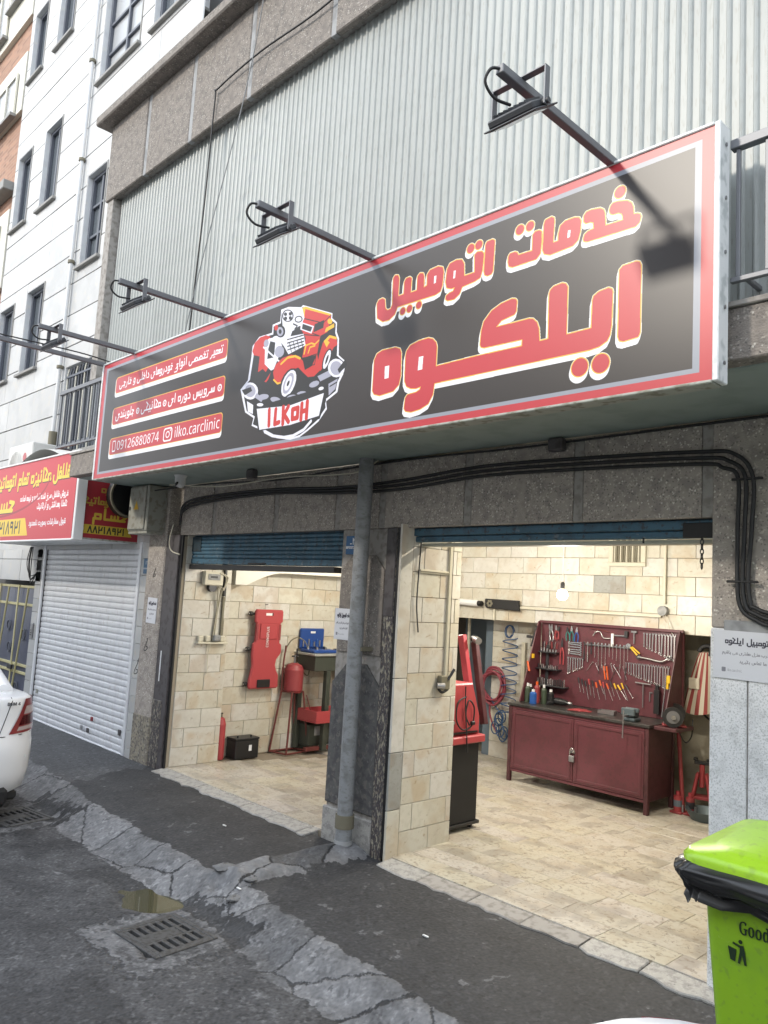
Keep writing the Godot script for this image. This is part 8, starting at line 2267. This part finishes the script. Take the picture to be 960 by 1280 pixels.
# ---------------------------------------------------------------- cars: a shell of rounded outlines stacked by height; the rear is at x = 0, the car runs to -x
func car(label: String, at: Vector3, turn: float) -> Node3D:
	var c := thing("parked_car", label, "car", at, turn, "cars parked at the kerb")
	var N := 72
	# height, rear overhang, front, half width, corner radius
	var L := [[0.20, -0.16, -4.20, 0.76, 0.30], [0.26, -0.06, -4.36, 0.84, 0.36], [0.40, -0.01, -4.44, 0.875, 0.42], [0.55, 0.0, -4.46, 0.885, 0.44], [0.63, -0.005, -4.46, 0.885, 0.44], [0.66, -0.025, -4.45, 0.882, 0.43], [0.80, -0.05, -4.40, 0.872, 0.40], [0.92, -0.06, -4.30, 0.850, 0.36], [0.985, -0.055, -4.2, 0.825, 0.32], [1.005, -0.085, -4.1, 0.79, 0.30], [1.012, -0.16, -3.9, 0.72, 0.28], [1.02, -0.30, -3.6, 0.5, 0.2]]
	var ring := func(l: Array, u: float) -> Vector3:
		# u runs 0..1 round the outline, starting at the middle of the rear
		var x1: float = l[1]; var x0: float = l[2]; var hw: float = l[3]; var r: float = l[4]
		var segs := [hw - r, PI / 2 * r, x1 - x0 - 2 * r, PI / 2 * r, 2 * (hw - r), PI / 2 * r, x1 - x0 - 2 * r, PI / 2 * r, hw - r]
		# uniform in u by fixed shares so that levels line up
		var share := [0.08, 0.10, 0.17, 0.10, 0.10, 0.10, 0.17, 0.10, 0.08]
		var k := 0
		while k < 8 and u > share[k]:
			u -= share[k]
			k += 1
		var f := clampf(u / share[k], 0, 1)
		match k:
			0: return Vector3(x1, l[0], -f * (hw - r))
			1: return Vector3(x1 - r + r * cos(f * PI / 2), l[0], -(hw - r) - r * sin(f * PI / 2))
			2: return Vector3(x1 - r - f * segs[2], l[0], -hw)
			3: return Vector3(x0 + r - r * sin(f * PI / 2), l[0], -(hw - r) - r * cos(f * PI / 2))
			4: return Vector3(x0, l[0], -(hw - r) + f * segs[4])
			5: return Vector3(x0 + r - r * cos(f * PI / 2), l[0], (hw - r) + r * sin(f * PI / 2))
			6: return Vector3(x0 + r + f * segs[6], l[0], hw)
			7: return Vector3(x1 - r + r * sin(f * PI / 2), l[0], (hw - r) + r * cos(f * PI / 2))
		return Vector3(x1, l[0], (hw - r) * (1 - f))
	var at_h := func(h: float) -> Array:
		for i in L.size() - 1:
			if h <= L[i + 1][0]:
				var t: float = (h - L[i][0]) / (L[i + 1][0] - L[i][0])
				var o := []
				for k in 5: o.append(lerpf(L[i][k], L[i + 1][k], t))
				return o
		return L[-1]
	var b := MB.new()
	b.sheet(N, L.size() - 1, func(i: int, j: int): return ring.call(L[j], (i % N) / float(N)), func(p): return Vector3(p.x + 2.2, (p.y - 0.6) * 3.0, p.z))
	obj("body", b, M.car_white, c)
	bar("deck", Vector3(-3.7, 0.96, -0.60), Vector3(-0.25, 1.018, 0.60), M.car_white, c, 0.01)
	bar("underside", Vector3(-4.2, 0.16, -0.74), Vector3(-0.18, 0.24, 0.74), M.rubber, c, 0.02)
	bar("bumper_valance", Vector3(-0.5, 0.15, -0.62), Vector3(-0.03, 0.30, 0.62), M.black_plastic, c, 0.03)
	# cabin: glass sides and roof
	var G := [[1.0, -0.42, -3.25, 0.74, 0.25], [1.12, -0.62, -3.0, 0.70, 0.25], [1.32, -1.05, -2.5, 0.60, 0.25], [1.42, -1.25, -2.3, 0.55, 0.25], [1.45, -1.5, -2.1, 0.40, 0.15]]
	var g := MB.new()
	g.sheet(N, 2, func(i: int, j: int): return ring.call(G[j], (i % N) / float(N)), func(p): return Vector3(p.x + 1.8, 0.3, p.z))
	obj("window_glass", g, M.car_glass, c)
	var rf := MB.new()
	rf.sheet(N, 2, func(i: int, j: int): return ring.call(G[j + 2], (i % N) / float(N)), func(p): return Vector3(p.x + 1.8, 3.0, p.z))
	obj("roof", rf, M.car_white, c)
	for sz in [-1, 1]:   # rear pillars
		var pl := MB.new()
		pl.tube([Vector3(-0.40, 1.0, sz * 0.62), Vector3(-0.72, 1.14, sz * 0.60), Vector3(-1.10, 1.33, sz * 0.50)], 0.085, 10)
		obj("pillar", pl, M.car_white, c)
	for wx in [-0.95, -3.55]:
		for sz in [-1, 1]:
			var wl := Node3D.new(); wl.name = "wheel"; c.add_child(wl, true); wl.position = Vector3(wx, 0.32, sz * 0.76)
			rod("tyre", [Vector3(0, 0, -0.11), Vector3(0, 0, 0.11)], 0.32, M.rubber, wl, 28); rod("rim", [Vector3(0, 0, sz * 0.1105), Vector3(0, 0, sz * 0.118)], 0.21, M.tool_steel, wl, 24)
	# tail lights wrapped round the rear corners
	for sd in [1, -1]:
		var tl := Node3D.new(); tl.name = "tail_light"; c.add_child(tl, true)
		for q in [[0.715, 0.985, 0.0, 1.0, "tail_red", 0.006], [0.86, 0.925, 0.10, 0.80, "tail_clear", 0.010], [0.735, 0.765, 0.12, 0.7, "tail_clear", 0.0095], [0.775, 0.85, 0.10, 0.85, "tail_dark", 0.009]]:
			var lm := MB.new()
			var e: float = q[5]
			lm.sheet(24, 12, func(i: int, j: int):
				var t := j / 12.0
				var h := lerpf(q[0], q[1], t)
				var hn := (h - 0.715) / 0.27
				# inner edge slants outwards with height; outer edge leans round the corner
				var ui := lerpf(0.098, 0.124, hn)
				var uo := lerpf(0.172, 0.186, sin(hn * PI * 0.7))
				var u := lerpf(lerpf(ui, uo, q[2]), lerpf(ui, uo, q[3]), i / 24.0)
				var p: Vector3 = ring.call(at_h.call(h), u)
				var p2: Vector3 = ring.call(at_h.call(h), u + 0.004)
				var tan := (p2 - p).normalized()
				var nn := Vector3(-tan.z, 0.0, tan.x)
				if nn.dot(Vector3(p.x + 1.0, 0, p.z)) < 0: nn = -nn
				p += nn * e
				return Vector3(p.x, p.y, p.z * sd), func(p): return Vector3(p.x + 1.0, 0, p.z))
			obj("lens" if q[4] == "tail_red" else "lamp_segment", lm, M[q[4]], tl)
	var seam := func(called: String, list: Array):   # dark gaps between panels, following the shell
		rod(called, list.map(func(q): return ring.call(at_h.call(q[0]), q[1])), 0.0035, M.black_plastic, c, 5)
	var gap := []
	for i in 24: gap.append([0.70, 0.30 - 0.60 * i / 23.0 if i < 12 else 1.0 - (0.60 * i / 23.0 - 0.30)])
	seam.call("bumper_gap", gap.slice(0, 12)); seam.call("bumper_gap", [[0.70, 0.999], [0.70, 0.95], [0.70, 0.92], [0.70, 0.89], [0.70, 0.86], [0.70, 0.82], [0.70, 0.75]])
	seam.call("boot_gap", [[0.705, 0.086], [0.80, 0.090], [0.90, 0.094], [0.98, 0.097], [1.003, 0.100]]); seam.call("boot_gap", [[0.705, 0.914], [0.80, 0.910], [0.90, 0.906], [0.98, 0.903], [1.003, 0.900]])
	for u in [0.05, 0.13, 0.95, 0.87]: rod("parking_sensor", [ring.call(at_h.call(0.52), u) * Vector3(0.999, 1, 0.999), ring.call(at_h.call(0.52), u) + Vector3(0.004, 0, 0)], 0.011, M.sign_frame, c, 12)
	bar("plate_recess", Vector3(-0.06, 0.72, -0.30), Vector3(-0.028, 0.86, 0.30), M.black_plastic, c, 0.004)
	bar("number_plate", Vector3(-0.0275, 0.735, -0.26), Vector3(-0.022, 0.845, 0.26), M.white_plastic, c, 0.002)
	bar("chrome_strip", Vector3(-0.06, 0.885, -0.34), Vector3(-0.044, 0.91, 0.34), M.chrome, c, 0.004)
	return c

func cars():
	var a := car("white saloon car parked at the kerb, its rear corner at the picture's left edge", Vector3(-6.62, -0.235, 2.17), 0.0)
	# letters on the boot lid
	var f := SystemFont.new(); f.font_names = PackedStringArray(["Droid Sans"]); f.font_weight = 700
	var t := TextMesh.new(); t.font = f; t.text = "DSM 4"; t.font_size = 32; t.pixel_size = 0.0011; t.depth = 0.004; t.curve_step = 2.0
	obj("boot_letters", t, M.tool_dark, a, Vector3(-0.060, 0.955, -0.60), Vector3(0, PI / 2, 0))
	var b := car("white car under the viewer with only its rounded rear corner showing at the bottom", Vector3(-1.06, -0.18, 2.83), PI)
	bar("lid_seam", Vector3(-3.0, 1.0195, -0.56), Vector3(-0.28, 1.0225, -0.552), M.dark_steel, b, 0.0)
